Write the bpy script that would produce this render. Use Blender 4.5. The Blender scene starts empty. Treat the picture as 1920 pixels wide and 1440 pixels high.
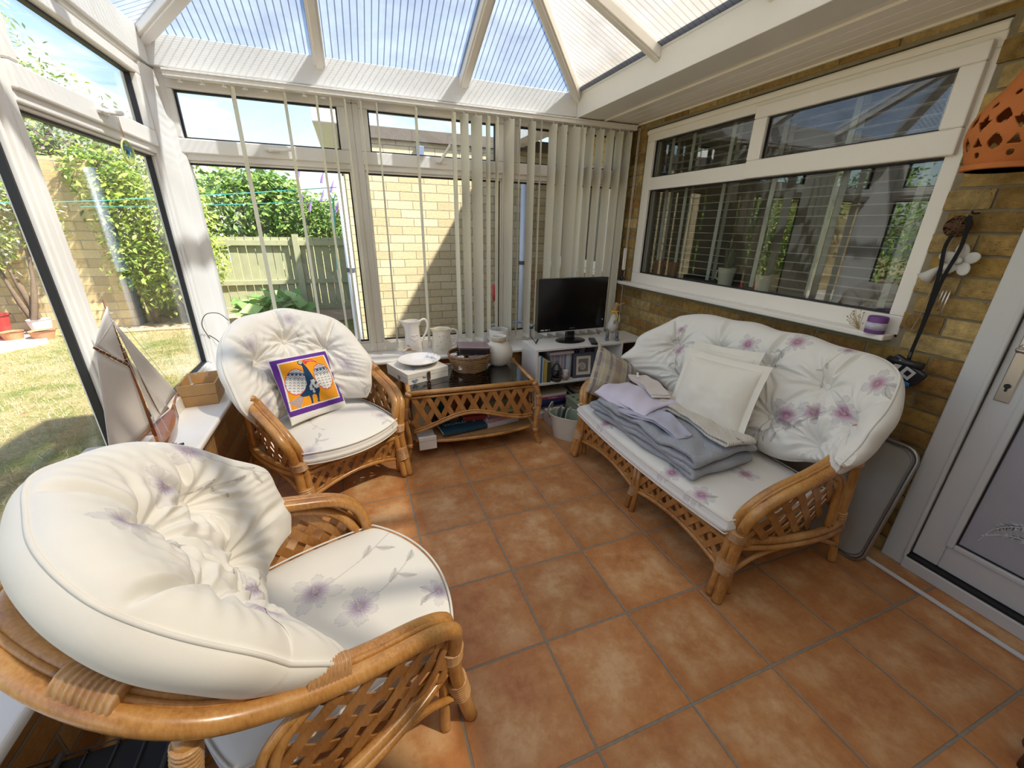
import bpy, math, random
import numpy as np
from mathutils import Vector, Matrix, noise as mnoise
random.seed(7)
SC = bpy.context.scene
COL = SC.collection
PI = math.pi

# ------------------------------------------------------------------ camera
cam_data = bpy.data.cameras.new('camera')
cam = bpy.data.objects.new('camera', cam_data)
COL.objects.link(cam)
cam_data.sensor_width = 36.0
cam_data.sensor_fit = 'HORIZONTAL'
cam_data.lens = 36.0 * 757.93 / 1920.0
cam_data.clip_start = 0.02
cam_data.clip_end = 500
RM = Matrix(((0.93482239, 0.11390297, -0.3363528), (-0.35473266, 0.34349539, -0.86958361), (0.01648748, 0.93222156, 0.36151228)))
cam.matrix_world = Matrix.Translation((-0.148817, -2.205551, 1.341051)) @ RM.to_4x4()
SC.camera = cam

# ------------------------------------------------------------------ sky and sun
world = bpy.data.worlds.new('sky')
SC.world = world
world.use_nodes = True
wn = world.node_tree
for n in list(wn.nodes): wn.nodes.remove(n)
w_out = wn.nodes.new('ShaderNodeOutputWorld')
w_bg = wn.nodes.new('ShaderNodeBackground')
w_sky = wn.nodes.new('ShaderNodeTexSky')
w_sky.sky_type = 'NISHITA'
w_sky.sun_disc = False
w_sky.sun_elevation = math.radians(52)
w_sky.sun_rotation = math.radians(125)
w_sky.air_density = 1.0
w_sky.dust_density = 1.6
w_sky.ozone_density = 1.2
w_cl = wn.nodes.new('ShaderNodeTexNoise'); w_cl.inputs['Scale'].default_value = 2.2; w_cl.inputs['Detail'].default_value = 7; w_cl.inputs['Roughness'].default_value = 0.62
w_tc = wn.nodes.new('ShaderNodeTexCoord')
w_mp = wn.nodes.new('ShaderNodeMapping'); w_mp.inputs['Scale'].default_value = (1, 1, 2.6)
w_rp = wn.nodes.new('ShaderNodeValToRGB')
w_rp.color_ramp.elements[0].position = 0.52; w_rp.color_ramp.elements[1].position = 0.72
w_mx = wn.nodes.new('ShaderNodeMix'); w_mx.data_type = 'RGBA'
wn.links.new(w_tc.outputs['Generated'], w_mp.inputs['Vector'])
wn.links.new(w_mp.outputs['Vector'], w_cl.inputs['Vector'])
wn.links.new(w_cl.outputs['Fac'], w_rp.inputs['Fac'])
wn.links.new(w_rp.outputs['Color'], w_mx.inputs[0])
wn.links.new(w_sky.outputs['Color'], w_mx.inputs[6])
w_mx.inputs[7].default_value = (5.6, 5.9, 6.4, 1)
wn.links.new(w_mx.outputs[2], w_bg.inputs['Color'])
w_bg.inputs['Strength'].default_value = 0.095
wn.links.new(w_bg.outputs['Background'], w_out.inputs['Surface'])

sun_d = bpy.data.lights.new('sun', 'SUN')
sun_d.energy = 4.9
sun_d.angle = math.radians(1.6)
sun_d.color = (1.0, 0.94, 0.84)
sun = bpy.data.objects.new('sun', sun_d)
COL.objects.link(sun)
TO_SUN = Vector((1.0, -0.62, 1.58)).normalized()
sun.rotation_euler = TO_SUN.to_track_quat('Z', 'Y').to_euler()

SC.view_settings.view_transform = 'Standard'
SC.view_settings.look = 'None'
SC.view_settings.exposure = 2.0
SC.view_settings.gamma = 1.0
SC.view_settings.use_curve_mapping = False

# ------------------------------------------------------------------ mesh helpers
class MB:
    """collects geometry for ONE mesh object"""
    def __init__(self): self.v = []; self.f = []; self.m = []; self.mi = 0
    def add(self, vs, fs):
        o = len(self.v); self.v += [tuple(p) for p in vs]
        for f in fs: self.f.append(tuple(i + o for i in f)); self.m.append(self.mi)
        return self
    def box(self, lo, hi, M=None):
        x0, y0, z0 = lo; x1, y1, z1 = hi
        vs = [Vector(p) for p in ((x0,y0,z0),(x1,y0,z0),(x1,y1,z0),(x0,y1,z0),(x0,y0,z1),(x1,y0,z1),(x1,y1,z1),(x0,y1,z1))]
        if M: vs = [M @ p for p in vs]
        return self.add(vs, [(0,3,2,1),(4,5,6,7),(0,1,5,4),(1,2,6,5),(2,3,7,6),(3,0,4,7)])
    def bar(self, a, b, w, t, up=(0,0,1)):
        """rectangular bar from a to b: w across, t along 'up'"""
        a, b = Vector(a), Vector(b); d = (b - a); L = d.length
        if L < 1e-6: return self
        d /= L; u = Vector(up); s = d.cross(u)
        if s.length < 1e-5: u = Vector((1,0,0)); s = d.cross(u)
        s.normalize(); u = s.cross(d).normalized()
        vs = []
        for p in (a, b):
            for i, j in ((-1,-1),(1,-1),(1,1),(-1,1)): vs.append(p + s*(i*w/2) + u*(j*t/2))
        return self.add(vs, [(3,2,1,0),(4,5,6,7),(0,1,5,4),(1,2,6,5),(2,3,7,6),(3,0,4,7)])
    def tube(self, pts, r, n=8, closed=False, caps=True, ry=None, up=None):
        pts = [Vector(p) for p in pts]; k = len(pts)
        rs = r if isinstance(r, (list, tuple)) else [r]*k
        T = []
        for i in range(k):
            if closed: t = pts[(i+1) % k] - pts[i-1]
            else: t = pts[min(i+1, k-1)] - pts[max(i-1, 0)]
            T.append(t.normalized() if t.length > 1e-9 else Vector((0,0,1)))
        if up is None:
            u = Vector((0,0,1)) if abs(T[0].z) < 0.9 else Vector((1,0,0))
        else: u = Vector(up)
        vs = []; fs = []
        for i in range(k):
            t = T[i]
            if i > 0 and up is None:
                ax = T[i-1].cross(t)
                if ax.length > 1e-7:
                    u = Matrix.Rotation(T[i-1].angle(t), 3, ax) @ u
            s = t.cross(u)
            if s.length < 1e-6: s = t.orthogonal()
            s.normalize(); uu = s.cross(t).normalized()
            if up is None: u = uu
            for j in range(n):
                a = 2*PI*j/n
                vs.append(pts[i] + s*(math.cos(a)*rs[i]) + uu*(math.sin(a)*(ry*rs[i]/rs[0] if ry else rs[i])))
        m = k if closed else k-1
        for i in range(m):
            for j in range(n):
                a = i*n+j; b = i*n+(j+1) % n; c = ((i+1) % k)*n+(j+1) % n; d = ((i+1) % k)*n+j
                fs.append((a, b, c, d))
        if caps and not closed:
            fs.append(tuple(range(n-1, -1, -1))); fs.append(tuple((k-1)*n+j for j in range(n)))
        return self.add(vs, fs)
    def lathe(self, prof, n=24, c=(0,0,0), M=None, a0=0, a1=None):
        full = a1 is None
        vs = []; fs = []; k = len(prof); na = n if full else n+1
        for i, (r, z) in enumerate(prof):
            for j in range(na):
                a = a0 + (2*PI if full else (a1-a0))*j/n
                p = Vector((r*math.cos(a), r*math.sin(a), z))
                if M: p = M @ p
                vs.append(p + Vector(c))
        for i in range(k-1):
            for j in range(n if full else n):
                j2 = (j+1) % na if full else j+1
                fs.append((i*na+j, i*na+j2, (i+1)*na+j2, (i+1)*na+j))
        if full:
            if prof[0][0] > 1e-5 : fs.append(tuple(range(na-1, -1, -1)))
            if prof[-1][0] > 1e-5: fs.append(tuple((k-1)*na+j for j in range(na)))
        return self.add(vs, fs)
    def ball(self, c, r, n=12, m=8, M=None):
        rx, ry, rz = (r, r, r) if not isinstance(r, (tuple, list)) else r
        prof = []
        vs = []; fs = []
        for i in range(m+1):
            th = PI*i/m
            for j in range(n):
                a = 2*PI*j/n
                p = Vector((rx*math.sin(th)*math.cos(a), ry*math.sin(th)*math.sin(a), -rz*math.cos(th)))
                if M: p = M @ p
                vs.append(p + Vector(c))
        for i in range(m):
            for j in range(n):
                fs.append((i*n+j, i*n+(j+1) % n, (i+1)*n+(j+1) % n, (i+1)*n+j))
        return self.add(vs, fs)
    def prism(self, outline, t, M=None):
        """outline in local xy, extruded 0..t along local z"""
        n = len(outline)
        vs = [Vector((x, y, 0)) for x, y in outline] + [Vector((x, y, t)) for x, y in outline]
        if M: vs = [M @ p for p in vs]
        fs = [tuple(range(n-1, -1, -1)), tuple(range(n, 2*n))]
        for i in range(n): fs.append((i, (i+1) % n, n+(i+1) % n, n+i))
        return self.add(vs, fs)
    def grid(self, P):
        """P: array nu x nv x 3"""
        nu, nv = len(P), len(P[0])
        vs = [P[i][j] for i in range(nu) for j in range(nv)]
        fs = [(i*nv+j, (i+1)*nv+j, (i+1)*nv+j+1, i*nv+j+1) for i in range(nu-1) for j in range(nv-1)]
        return self.add(vs, fs)

def tag(o, label=None, cat=None, group=None, kind=None):
    if label: o['label'] = label
    if cat: o['category'] = cat
    if group: o['group'] = group
    if kind: o['kind'] = kind
    return o

def obj(name, mb, mats, parent=None, loc=(0,0,0), rot=(0,0,0), smooth=False, bevel=0, seg=2, label=None):
    me = bpy.data.meshes.new(name)
    me.from_pydata([tuple(p) for p in mb.v], [], mb.f)
    if not isinstance(mats, (list, tuple)): mats = [mats]
    for m in mats: me.materials.append(m)
    if len(mats) > 1: me.polygons.foreach_set('material_index', mb.m)
    if smooth is True: me.polygons.foreach_set('use_smooth', [True]*len(mb.f))
    me.update()
    o = bpy.data.objects.new(name, me); COL.objects.link(o)
    if isinstance(smooth, (int, float)) and smooth is not True and smooth is not False:
        me.polygons.foreach_set('use_smooth', [True]*len(mb.f))
        try: me.set_sharp_from_angle(angle=math.radians(smooth))
        except Exception: pass
    o.location = loc; o.rotation_euler = rot
    if parent: o.parent = parent
    if bevel:
        b = o.modifiers.new('bevel', 'BEVEL'); b.width = bevel; b.segments = seg; b.limit_method = 'ANGLE'; b.angle_limit = math.radians(40)
    if label: o['label'] = label
    return o

def empty(name, label=None, cat=None, loc=(0,0,0), rotz=0, group=None, kind=None):
    o = bpy.data.objects.new(name, None); COL.objects.link(o)
    o.empty_display_size = 0.1
    o.location = loc; o.rotation_euler = (0, 0, rotz)
    return tag(o, label, cat, group, kind)

def copy_tree(o, parent=None):
    c = o.copy(); COL.objects.link(c); c.parent = parent
    for ch in list(o.children): copy_tree(ch, c)
    return c

def spline(pts, n=8, closed=False):
    """Catmull-Rom through tuples of any length"""
    P = [np.array(p, float) for p in pts]; k = len(P); out = []
    m = k if closed else k-1
    for i in range(m):
        if closed: p0, p1, p2, p3 = P[i-1], P[i], P[(i+1) % k], P[(i+2) % k]
        else: p0, p1, p2, p3 = P[max(i-1, 0)], P[i], P[i+1], P[min(i+2, k-1)]
        for j in range(n):
            t = j/n
            out.append(0.5*((2*p1) + (-p0+p2)*t + (2*p0-5*p1+4*p2-p3)*t*t + (-p0+3*p1-3*p2+p3)*t**3))
    if not closed: out.append(P[-1])
    return out

def TRS(loc=(0,0,0), rot=(0,0,0)):
    from mathutils import Euler
    return Matrix.Translation(loc) @ Euler(rot).to_matrix().to_4x4()

# ------------------------------------------------------------------ material helpers
def new_mat(name):
    m = bpy.data.materials.new(name); m.use_nodes = True
    nt = m.node_tree
    b = nt.nodes['Principled BSDF']
    return m, nt, b
def nd(nt, typ, **kw):
    n = nt.nodes.new('ShaderNode' + typ)
    for k, v in kw.items():
        if k.startswith('in_'):
            key = k[3:]
            key = int(key) if key.isdigit() else key.replace('_', ' ')
            n.inputs[key].default_value = v
        else: setattr(n, k, v)
    return n
def lk(nt, a, b): nt.links.new(a, b)
def rgba(c): return tuple(c) + (1,) if len(c) == 3 else tuple(c)
def math_(nt, op, a, b=None, c=None, clamp=False):
    n = nt.nodes.new('ShaderNodeMath'); n.operation = op; n.use_clamp = clamp
    for i, x in enumerate((a, b, c)):
        if x is None: continue
        if isinstance(x, (int, float)): n.inputs[i].default_value = x
        else: nt.links.new(x, n.inputs[i])
    return n.outputs[0]
def mix_(nt, f, a, b, mode='MIX'):
    n = nt.nodes.new('ShaderNodeMix'); n.data_type = 'RGBA'; n.blend_type = mode
    for i, x in ((0, f), (6, a), (7, b)):
        if isinstance(x, (int, float)): n.inputs[i].default_value = x
        elif isinstance(x, (tuple, list)): n.inputs[i].default_value = rgba(x)
        else: nt.links.new(x, n.inputs[i])
    return n.outputs[2]
def ramp_(nt, f, stops):
    n = nt.nodes.new('ShaderNodeValToRGB'); e = n.color_ramp.elements
    while len(e) < len(stops): e.new(0.5)
    for i, (p, c) in enumerate(stops): e[i].position = p; e[i].color = rgba(c) if isinstance(c, (tuple, list)) else (c, c, c, 1)
    nt.links.new(f, n.inputs[0]); return n.outputs[0]
def noise_(nt, vec, scale, detail=3, rough=0.5, out='Fac', dim='3D'):
    n = nt.nodes.new('ShaderNodeTexNoise'); n.inputs['Scale'].default_value = scale; n.inputs['Detail'].default_value = detail; n.inputs['Roughness'].default_value = rough
    if vec is not None: nt.links.new(vec, n.inputs['Vector'])
    return n.outputs[out]
def bump_(nt, b, h, strength=0.3, dist=0.01):
    n = nt.nodes.new('ShaderNodeBump'); n.inputs['Strength'].default_value = strength; n.inputs['Distance'].default_value = dist
    nt.links.new(h, n.inputs['Height']); nt.links.new(n.outputs[0], b.inputs['Normal'])
def coords(nt, kind='Object'):
    return nt.nodes.new('ShaderNodeTexCoord').outputs[kind]
def mapping(nt, vec, scale=(1,1,1), rot=(0,0,0), loc=(0,0,0)):
    n = nt.nodes.new('ShaderNodeMapping'); n.inputs['Scale'].default_value = scale; n.inputs['Rotation'].default_value = rot; n.inputs['Location'].default_value = loc
    nt.links.new(vec, n.inputs['Vector']); return n.outputs[0]

_pl = {}
def plain(name, col, rough=0.5, metal=0, spec=0.5, var=0.06, vscale=12, bump=0, bscale=200, alpha=1, sheen=0, coat=0, trans=0):
    """simple surface with slight procedural colour variation"""
    if name in _pl: return _pl[name]
    m, nt, b = new_mat(name)
    co = coords(nt)
    f = noise_(nt, co, vscale, 4, 0.6)
    c1 = tuple(min(1, x*(1+var)) for x in col); c0 = tuple(x*(1-var) for x in col)
    lk(nt, mix_(nt, f, c0, c1), b.inputs['Base Color'])
    b.inputs['Roughness'].default_value = rough
    b.inputs['Metallic'].default_value = metal
    b.inputs['Specular IOR Level'].default_value = spec
    if coat: b.inputs['Coat Weight'].default_value = coat
    if sheen: b.inputs['Sheen Weight'].default_value = sheen
    if trans: b.inputs['Transmission Weight'].default_value = trans
    if bump: bump_(nt, b, noise_(nt, co, bscale, 3), bump, 0.002)
    _pl[name] = m
    return m

def schlick(nt, f0=0.042):
    lw = nt.nodes.new('ShaderNodeLayerWeight'); lw.inputs[0].default_value = 0.5
    return math_(nt, 'ADD', math_(nt, 'MULTIPLY', math_(nt, 'POWER', lw.outputs['Facing'], 5.0), 1-f0), f0)

def m_glass(name, tint=(1,1,1), refl=1.0, tr=0.97):
    """thin pane: clear with a Fresnel reflection"""
    m, nt, b = new_mat(name); nt.nodes.remove(b)
    out = nt.nodes['Material Output']
    t = nd(nt, 'BsdfTransparent'); t.inputs[0].default_value = rgba(tuple(x*tr for x in tint))
    g = nd(nt, 'BsdfGlossy'); g.inputs['Roughness'].default_value = 0.01
    f = math_(nt, 'MULTIPLY', schlick(nt), refl, clamp=True)
    mx = nd(nt, 'MixShader'); lk(nt, f, mx.inputs[0]); lk(nt, t.outputs[0], mx.inputs[1]); lk(nt, g.outputs[0], mx.inputs[2])
    lk(nt, mx.outputs[0], out.inputs[0])
    return m

def m_brick(name, cols, mortar, axis='x', bw=0.225, bh=0.075, mort=0.010, bstr=0.5, soft=1.0):
    """brickwork; axis = horizontal axis of the wall face"""
    m, nt, b = new_mat(name)
    co = coords(nt)
    s = nd(nt, 'SeparateXYZ'); lk(nt, co, s.inputs[0])
    cb = nd(nt, 'CombineXYZ'); lk(nt, s.outputs[0 if axis == 'x' else 1], cb.inputs[0]); lk(nt, s.outputs[2], cb.inputs[1])
    dn = noise_(nt, co, 30, 2, 0.5, 'Color')
    dv = nd(nt, 'VectorMath', operation='SCALE'); lk(nt, dn, dv.inputs[0]); dv.inputs['Scale'].default_value = 0.006
    av = nd(nt, 'VectorMath', operation='ADD'); lk(nt, cb.outputs[0], av.inputs[0]); lk(nt, dv.outputs[0], av.inputs[1])
    br = nt.nodes.new('ShaderNodeTexBrick'); lk(nt, av.outputs[0], br.inputs['Vector'])
    br.inputs['Scale'].default_value = 1; br.inputs['Brick Width'].default_value = bw; br.inputs['Row Height'].default_value = bh
    br.inputs['Mortar Size'].default_value = mort/2; br.inputs['Mortar Smooth'].default_value = 0.3
    br.inputs['Color1'].default_value = (0,0,0,1); br.inputs['Color2'].default_value = (1,1,1,1); br.inputs['Mortar'].default_value = (0.5,0.5,0.5,1)
    bc = ramp_(nt, br.outputs['Color'], [(i/(len(cols)-1), c) for i, c in enumerate(cols)])
    nz = noise_(nt, co, 45, 6, 0.7)
    bc = mix_(nt, 0.5, bc, mix_(nt, nz, (0.25,0.2,0.12), (1.0,0.95,0.8)), 'OVERLAY')
    lk(nt, mix_(nt, br.outputs['Fac'], bc, mortar), b.inputs['Base Color'])
    b.inputs['Roughness'].default_value = 0.92; b.inputs['Specular IOR Level'].default_value = 0.2
    st = noise_(nt, mapping(nt, co, (60, 60, 160), (0, 0.5, 0.3)), 1.0, 5, 0.65)
    h = math_(nt, 'SUBTRACT', math_(nt, 'MULTIPLY', st, 0.45), math_(nt, 'MULTIPLY', br.outputs['Fac'], 1.0*soft))
    bump_(nt, b, h, bstr, 0.012)
    return m
# ------------------------------------------------------------------ materials of the room
def set_col(me, cols, name='Col'):
    a = me.color_attributes.new(name=name, type='FLOAT_COLOR', domain='POINT')
    arr = np.ones((len(cols), 4), np.float32); arr[:, :3] = cols
    a.data.foreach_set('color', arr.ravel())

def m_floor():
    m, nt, b = new_mat('terracotta_tiles')
    co = coords(nt)
    s = nd(nt, 'SeparateXYZ'); lk(nt, co, s.inputs[0])
    def cell(o):
        t = math_(nt, 'MULTIPLY', o, 3.0)
        fr = math_(nt, 'FRACT', t)
        d = math_(nt, 'MINIMUM', fr, math_(nt, 'SUBTRACT', 1.0, fr))
        return math_(nt, 'FLOOR', t), d
    fx, dx = cell(s.outputs[0]); fy, dy = cell(s.outputs[1])
    wob = math_(nt, 'MULTIPLY', math_(nt, 'SUBTRACT', noise_(nt, co, 40, 3), 0.5), 0.006)
    d = math_(nt, 'ADD', math_(nt, 'MINIMUM', dx, dy), wob)
    grout = ramp_(nt, d, [(0.010, 1.0), (0.0155, 0.0)])
    rim = ramp_(nt, math_(nt, 'ADD', d, math_(nt, 'MULTIPLY', math_(nt, 'SUBTRACT', noise_(nt, co, 14, 5, 0.7), 0.5), 0.25)), [(0.02, 1.0), (0.24, 0.0)])
    cid = nd(nt, 'CombineXYZ'); lk(nt, fx, cid.inputs[0]); lk(nt, fy, cid.inputs[1])
    wn_ = nd(nt, 'TexWhiteNoise', noise_dimensions='2D'); lk(nt, cid.outputs[0], wn_.inputs['Vector'])
    off = nd(nt, 'VectorMath', operation='SCALE'); lk(nt, wn_.outputs['Color'], off.inputs[0]); off.inputs['Scale'].default_value = 9
    v2 = nd(nt, 'VectorMath', operation='ADD'); lk(nt, co, v2.inputs[0]); lk(nt, off.outputs[0], v2.inputs[1])
    n1 = noise_(nt, v2.outputs[0], 7.0, 6, 0.66)
    n2 = noise_(nt, v2.outputs[0], 22, 5, 0.7)
    base = ramp_(nt, n1, [(0.30, (0.40, 0.145, 0.050)), (0.48, (0.55, 0.262, 0.100)), (0.62, (0.66, 0.395, 0.195)), (0.8, (0.71, 0.46, 0.25))])
    edge = ramp_(nt, n2, [(0.3, (0.40, 0.14, 0.045)), (0.6, (0.54, 0.228, 0.070)), (0.8, (0.62, 0.31, 0.125))])
    c = mix_(nt, math_(nt, 'MULTIPLY', rim, 0.75), base, edge)
    n3 = noise_(nt, v2.outputs[0], 90, 3, 0.6)
    c = mix_(nt, 0.25, c, mix_(nt, n3, (0.3,0.3,0.3), (0.75,0.75,0.75)), 'OVERLAY')
    tv = ramp_(nt, wn_.outputs['Value'], [(0, (0.86, 0.86, 0.86)), (1, (1.05, 1.03, 1.0))])
    c = mix_(nt, 1.0, c, tv, 'MULTIPLY')
    gc = mix_(nt, noise_(nt, co, 60, 3), (0.20, 0.165, 0.125), (0.36, 0.30, 0.23))
    lk(nt, mix_(nt, grout, c, gc), b.inputs['Base Color'])
    rr = math_(nt, 'ADD', math_(nt, 'MULTIPLY', n2, 0.18), 0.33)
    lk(nt, math_(nt, 'MAXIMUM', rr, math_(nt, 'MULTIPLY', grout, 0.9)), b.inputs['Roughness'])
    b.inputs['Specular IOR Level'].default_value = 0.35
    h = math_(nt, 'ADD', math_(nt, 'MULTIPLY', grout, -1.0), math_(nt, 'MULTIPLY', n2, 0.12))
    bump_(nt, b, h, 0.55, 0.004)
    return m

def m_poly(name, axis, tint, w_trans, rib=0.032, rib_dark=0.35):
    """twin wall polycarbonate: part clear, part diffusing, with fine ribs"""
    m, nt, b = new_mat(name); nt.nodes.remove(b)
    out = nt.nodes['Material Output']
    co = coords(nt)
    s = nd(nt, 'SeparateXYZ'); lk(nt, co, s.inputs[0])
    t = math_(nt, 'FRACT', math_(nt, 'MULTIPLY', s.outputs[axis], 1.0/rib))
    d = math_(nt, 'ABSOLUTE', math_(nt, 'SUBTRACT', t, 0.5))
    line = ramp_(nt, d, [(0.0, 1.0), (0.06, 1.0), (0.11, 0.0)])
    dirt = noise_(nt, mapping(nt, co, (2, 2, 2)), 2.0, 5, 0.65)
    c = mix_(nt, line, tint, tuple(x*rib_dark for x in tint))
    c = mix_(nt, 1.0, c, ramp_(nt, dirt, [(0.25, 0.72), (0.6, 1.0)]), 'MULTIPLY')
    tr = nd(nt, 'BsdfTransparent'); lk(nt, c, tr.inputs[0])
    tl = nd(nt, 'BsdfTranslucent'); lk(nt, c, tl.inputs[0])
    gl = nd(nt, 'BsdfGlossy'); gl.inputs['Roughness'].default_value = 0.15
    mx = nd(nt, 'MixShader'); mx.inputs[0].default_value = 1-w_trans; lk(nt, tr.outputs[0], mx.inputs[1]); lk(nt, tl.outputs[0], mx.inputs[2])
    m2 = nd(nt, 'MixShader'); lk(nt, schlick(nt), m2.inputs[0]); lk(nt, mx.outputs[0], m2.inputs[1]); lk(nt, gl.outputs[0], m2.inputs[2])
    lk(nt, m2.outputs[0], out.inputs[0])
    return m

UPVC = plain('white_upvc', (0.88, 0.83, 0.755), 0.32, var=0.03, vscale=5)
UPVCG = plain('grey_white_upvc', (0.62, 0.62, 0.61), 0.35, var=0.03, vscale=5)
GASK = plain('black_rubber_seal', (0.012, 0.012, 0.014), 0.5)
GLASS = m_glass('window_glass')
GLASS_D = m_glass('house_window_glass', (0.93, 0.95, 0.93), 2.2, 0.9)
WHITE = plain('white_gloss_board', (0.86, 0.84, 0.80), 0.22, var=0.02)
MORTAR = (0.30, 0.255, 0.18)

# ------------------------------------------------------------------ floor
fl = MB().box((-1.05, -3.6, -0.06), (1.99, 0.84, 0))
floor = tag(obj('floor', fl, m_floor()), 'square terracotta tiles laid with wide grey grout', kind='structure')

# ------------------------------------------------------------------ brick house wall on the right, laid brick by brick
WX = 1.946
def m_brickgeo():
    m, nt, b = new_mat('buff_rustic_brick')
    co = coords(nt)
    at = nd(nt, 'Attribute', attribute_name='Col')
    n1 = noise_(nt, co, 30, 6, 0.7); n2 = noise_(nt, mapping(nt, co, (90, 40, 190), (0.35, 0, 0)), 1.0, 4, 0.6)
    c = mix_(nt, 0.55, at.outputs['Color'], ramp_(nt, n1, [(0.3, (0.22, 0.17, 0.09)), (0.5, (0.55, 0.5, 0.42)), (0.72, (0.95, 0.86, 0.66))]), 'OVERLAY')
    pits = ramp_(nt, noise_(nt, co, 120, 2, 0.5), [(0.66, 0.0), (0.72, 1.0)])
    c = mix_(nt, math_(nt, 'MULTIPLY', pits, 0.6), c, (0.10, 0.065, 0.03))
    lk(nt, c, b.inputs['Base Color'])
    b.inputs['Roughness'].default_value = 0.93; b.inputs['Specular IOR Level'].default_value = 0.15
    h = math_(nt, 'SUBTRACT', math_(nt, 'ADD', math_(nt, 'MULTIPLY', n1, 0.8), math_(nt, 'MULTIPLY', n2, 0.6)), math_(nt, 'MULTIPLY', pits, 0.5))
    bump_(nt, b, h, 0.9, 0.010)
    return m
BRICKG = m_brickgeo()
MORT = plain('raked_mortar', (0.27, 0.225, 0.15), 0.95, var=0.25, vscale=40, bump=0.6, bscale=150, spec=0.1)

def laid_bricks(y0, y1, z0, z1, holes, X=WX, rake=0.006):
    """geometry facing -X, running along Y, cut round the holes"""
    rnd = random.Random(3)
    mb = MB(); cols = []
    pal = [(0.33,0.225,0.085), (0.39,0.28,0.115), (0.28,0.185,0.07), (0.45,0.34,0.16), (0.36,0.24,0.08), (0.30,0.18,0.065), (0.42,0.31,0.13)]
    def cuts(a, b, z_a, z_b):
        segs = [(a, b)]
        for (h0, h1, k0, k1) in holes:
            if z_b <= k0+0.012 or z_a >= k1-0.012: continue
            ns = []
            for p, q in segs:
                if q <= h0 or p >= h1: ns.append((p, q)); continue
                if p < h0: ns.append((p, h0))
                if q > h1: ns.append((h1, q))
            segs = ns
        return segs
    row = 0; z = z0
    while z < z1-0.01:
        zt = min(z+0.065, z1)
        off = 0.0 if row % 2 == 0 else 0.1125
        y = y0 - off
        while y < y1:
            a = max(y, y0); b = min(y+0.215, y1)
            if b-a > 0.02:
                for p, q in cuts(a, b, z, zt):
                    if q-p < 0.015: continue
                    c = rnd.choice(pal); k = rnd.uniform(0.8, 1.15)
                    nb = len(mb.v)
                    pier = q < -1.19
                    j = rnd.uniform(-0.003, 0.003) - (0.004 if pier else 0)
                    nu = 6; nv = 4; e = 0.0025
                    P = []
                    for iu in range(nu+1):
                        r = []
                        for iv in range(nv+1):
                            yy = p+(q-p)*iu/nu; zz = z+(zt-z)*iv/nv
                            edge = 0.004 if iu in (0, nu) or iv in (0, nv) else 0
                            nz = mnoise.noise(Vector((yy*28, zz*38, row*0.3)))*(0.0035 if pier else 0.0018)
                            yj = mnoise.noise(Vector((yy*60, zz*60, 4)))*0.002
                            r.append(Vector((X + j + edge + nz, yy+yj, zz+yj)))
                        P.append(r)
                    fv = [P[iu][iv] for iu in range(nu+1) for iv in range(nv+1)]
                    ff = [(iu*(nv+1)+iv, iu*(nv+1)+iv+1, (iu+1)*(nv+1)+iv+1, (iu+1)*(nv+1)+iv) for iu in range(nu) for iv in range(nv)]
                    mb.add(fv, ff)
                    # sides back to the mortar
                    ring = [(iu, 0) for iu in range(nu+1)] + [(nu, iv) for iv in range(1, nv+1)] + [(iu, nv) for iu in range(nu-1, -1, -1)] + [(0, iv) for iv in range(nv-1, 0, -1)]
                    front = [P[a_][b_] for a_, b_ in ring]; back = [Vector((X+0.02, v.y, v.z)) for v in front]
                    n = len(ring)
                    mb.add(front+back, [(i, (i+1) % n, n+(i+1) % n, n+i) for i in range(n)])
                    cols += [tuple(x*k for x in c)]*(len(mb.v)-nb)
            y += 0.225
        z += 0.075; row += 1
    return mb, cols

HOLE_W = (-1.235, 0.605, 0.935, 2.012)     # house window opening (y0,y1,z0,z1)
HOLE_D = (-2.52, -1.470, -0.1, 2.08)
wr = MB()
def wall_x(mb, x0, x1, y0, y1, z0, z1, holes):
    ys = sorted(set([y0, y1] + [h[0] for h in holes] + [h[1] for h in holes])); zs = sorted(set([z0, z1] + [h[2] for h in holes] + [h[3] for h in holes]))
    ys = [y for y in ys if y0 <= y <= y1]; zs = [z for z in zs if z0 <= z <= z1]
    for i in range(len(ys)-1):
        for j in range(len(zs)-1):
            cy = (ys[i]+ys[i+1])/2; cz = (zs[j]+zs[j+1])/2
            if any(h[0] < cy < h[1] and h[2] < cz < h[3] for h in holes): continue
            mb.box((x0, ys[i], zs[j]), (x1, ys[i+1], zs[j+1]))
wall_x(wr, WX+0.007, WX+0.12, -3.6, 0.86, 0.0, 2.5, [HOLE_W, (HOLE_D[0], HOLE_D[1], 0.0, HOLE_D[3])])
wall_r = tag(obj('wall_right', wr, MORT), 'buff rustic brick house wall with raked mortar', kind='structure')
bk, bc = laid_bricks(-3.5, 0.86, 0.003, 2.13, [HOLE_W, HOLE_D])
bo = obj('brickwork', bk, BRICKG, wall_r, smooth=50)
set_col(bo.data, bc)

# inner linings of the two openings
rv = MB()
rv.box((WX+0.121, 0.60, 0.90), (WX+0.16, 0.70, 2.05)).box((WX+0.121, -1.34, 0.9), (WX+0.16, -1.235, 2.05))
obj('reveal', rv, plain('cream_plaster', (0.62, 0.58, 0.5), 0.8), wall_r)

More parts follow.
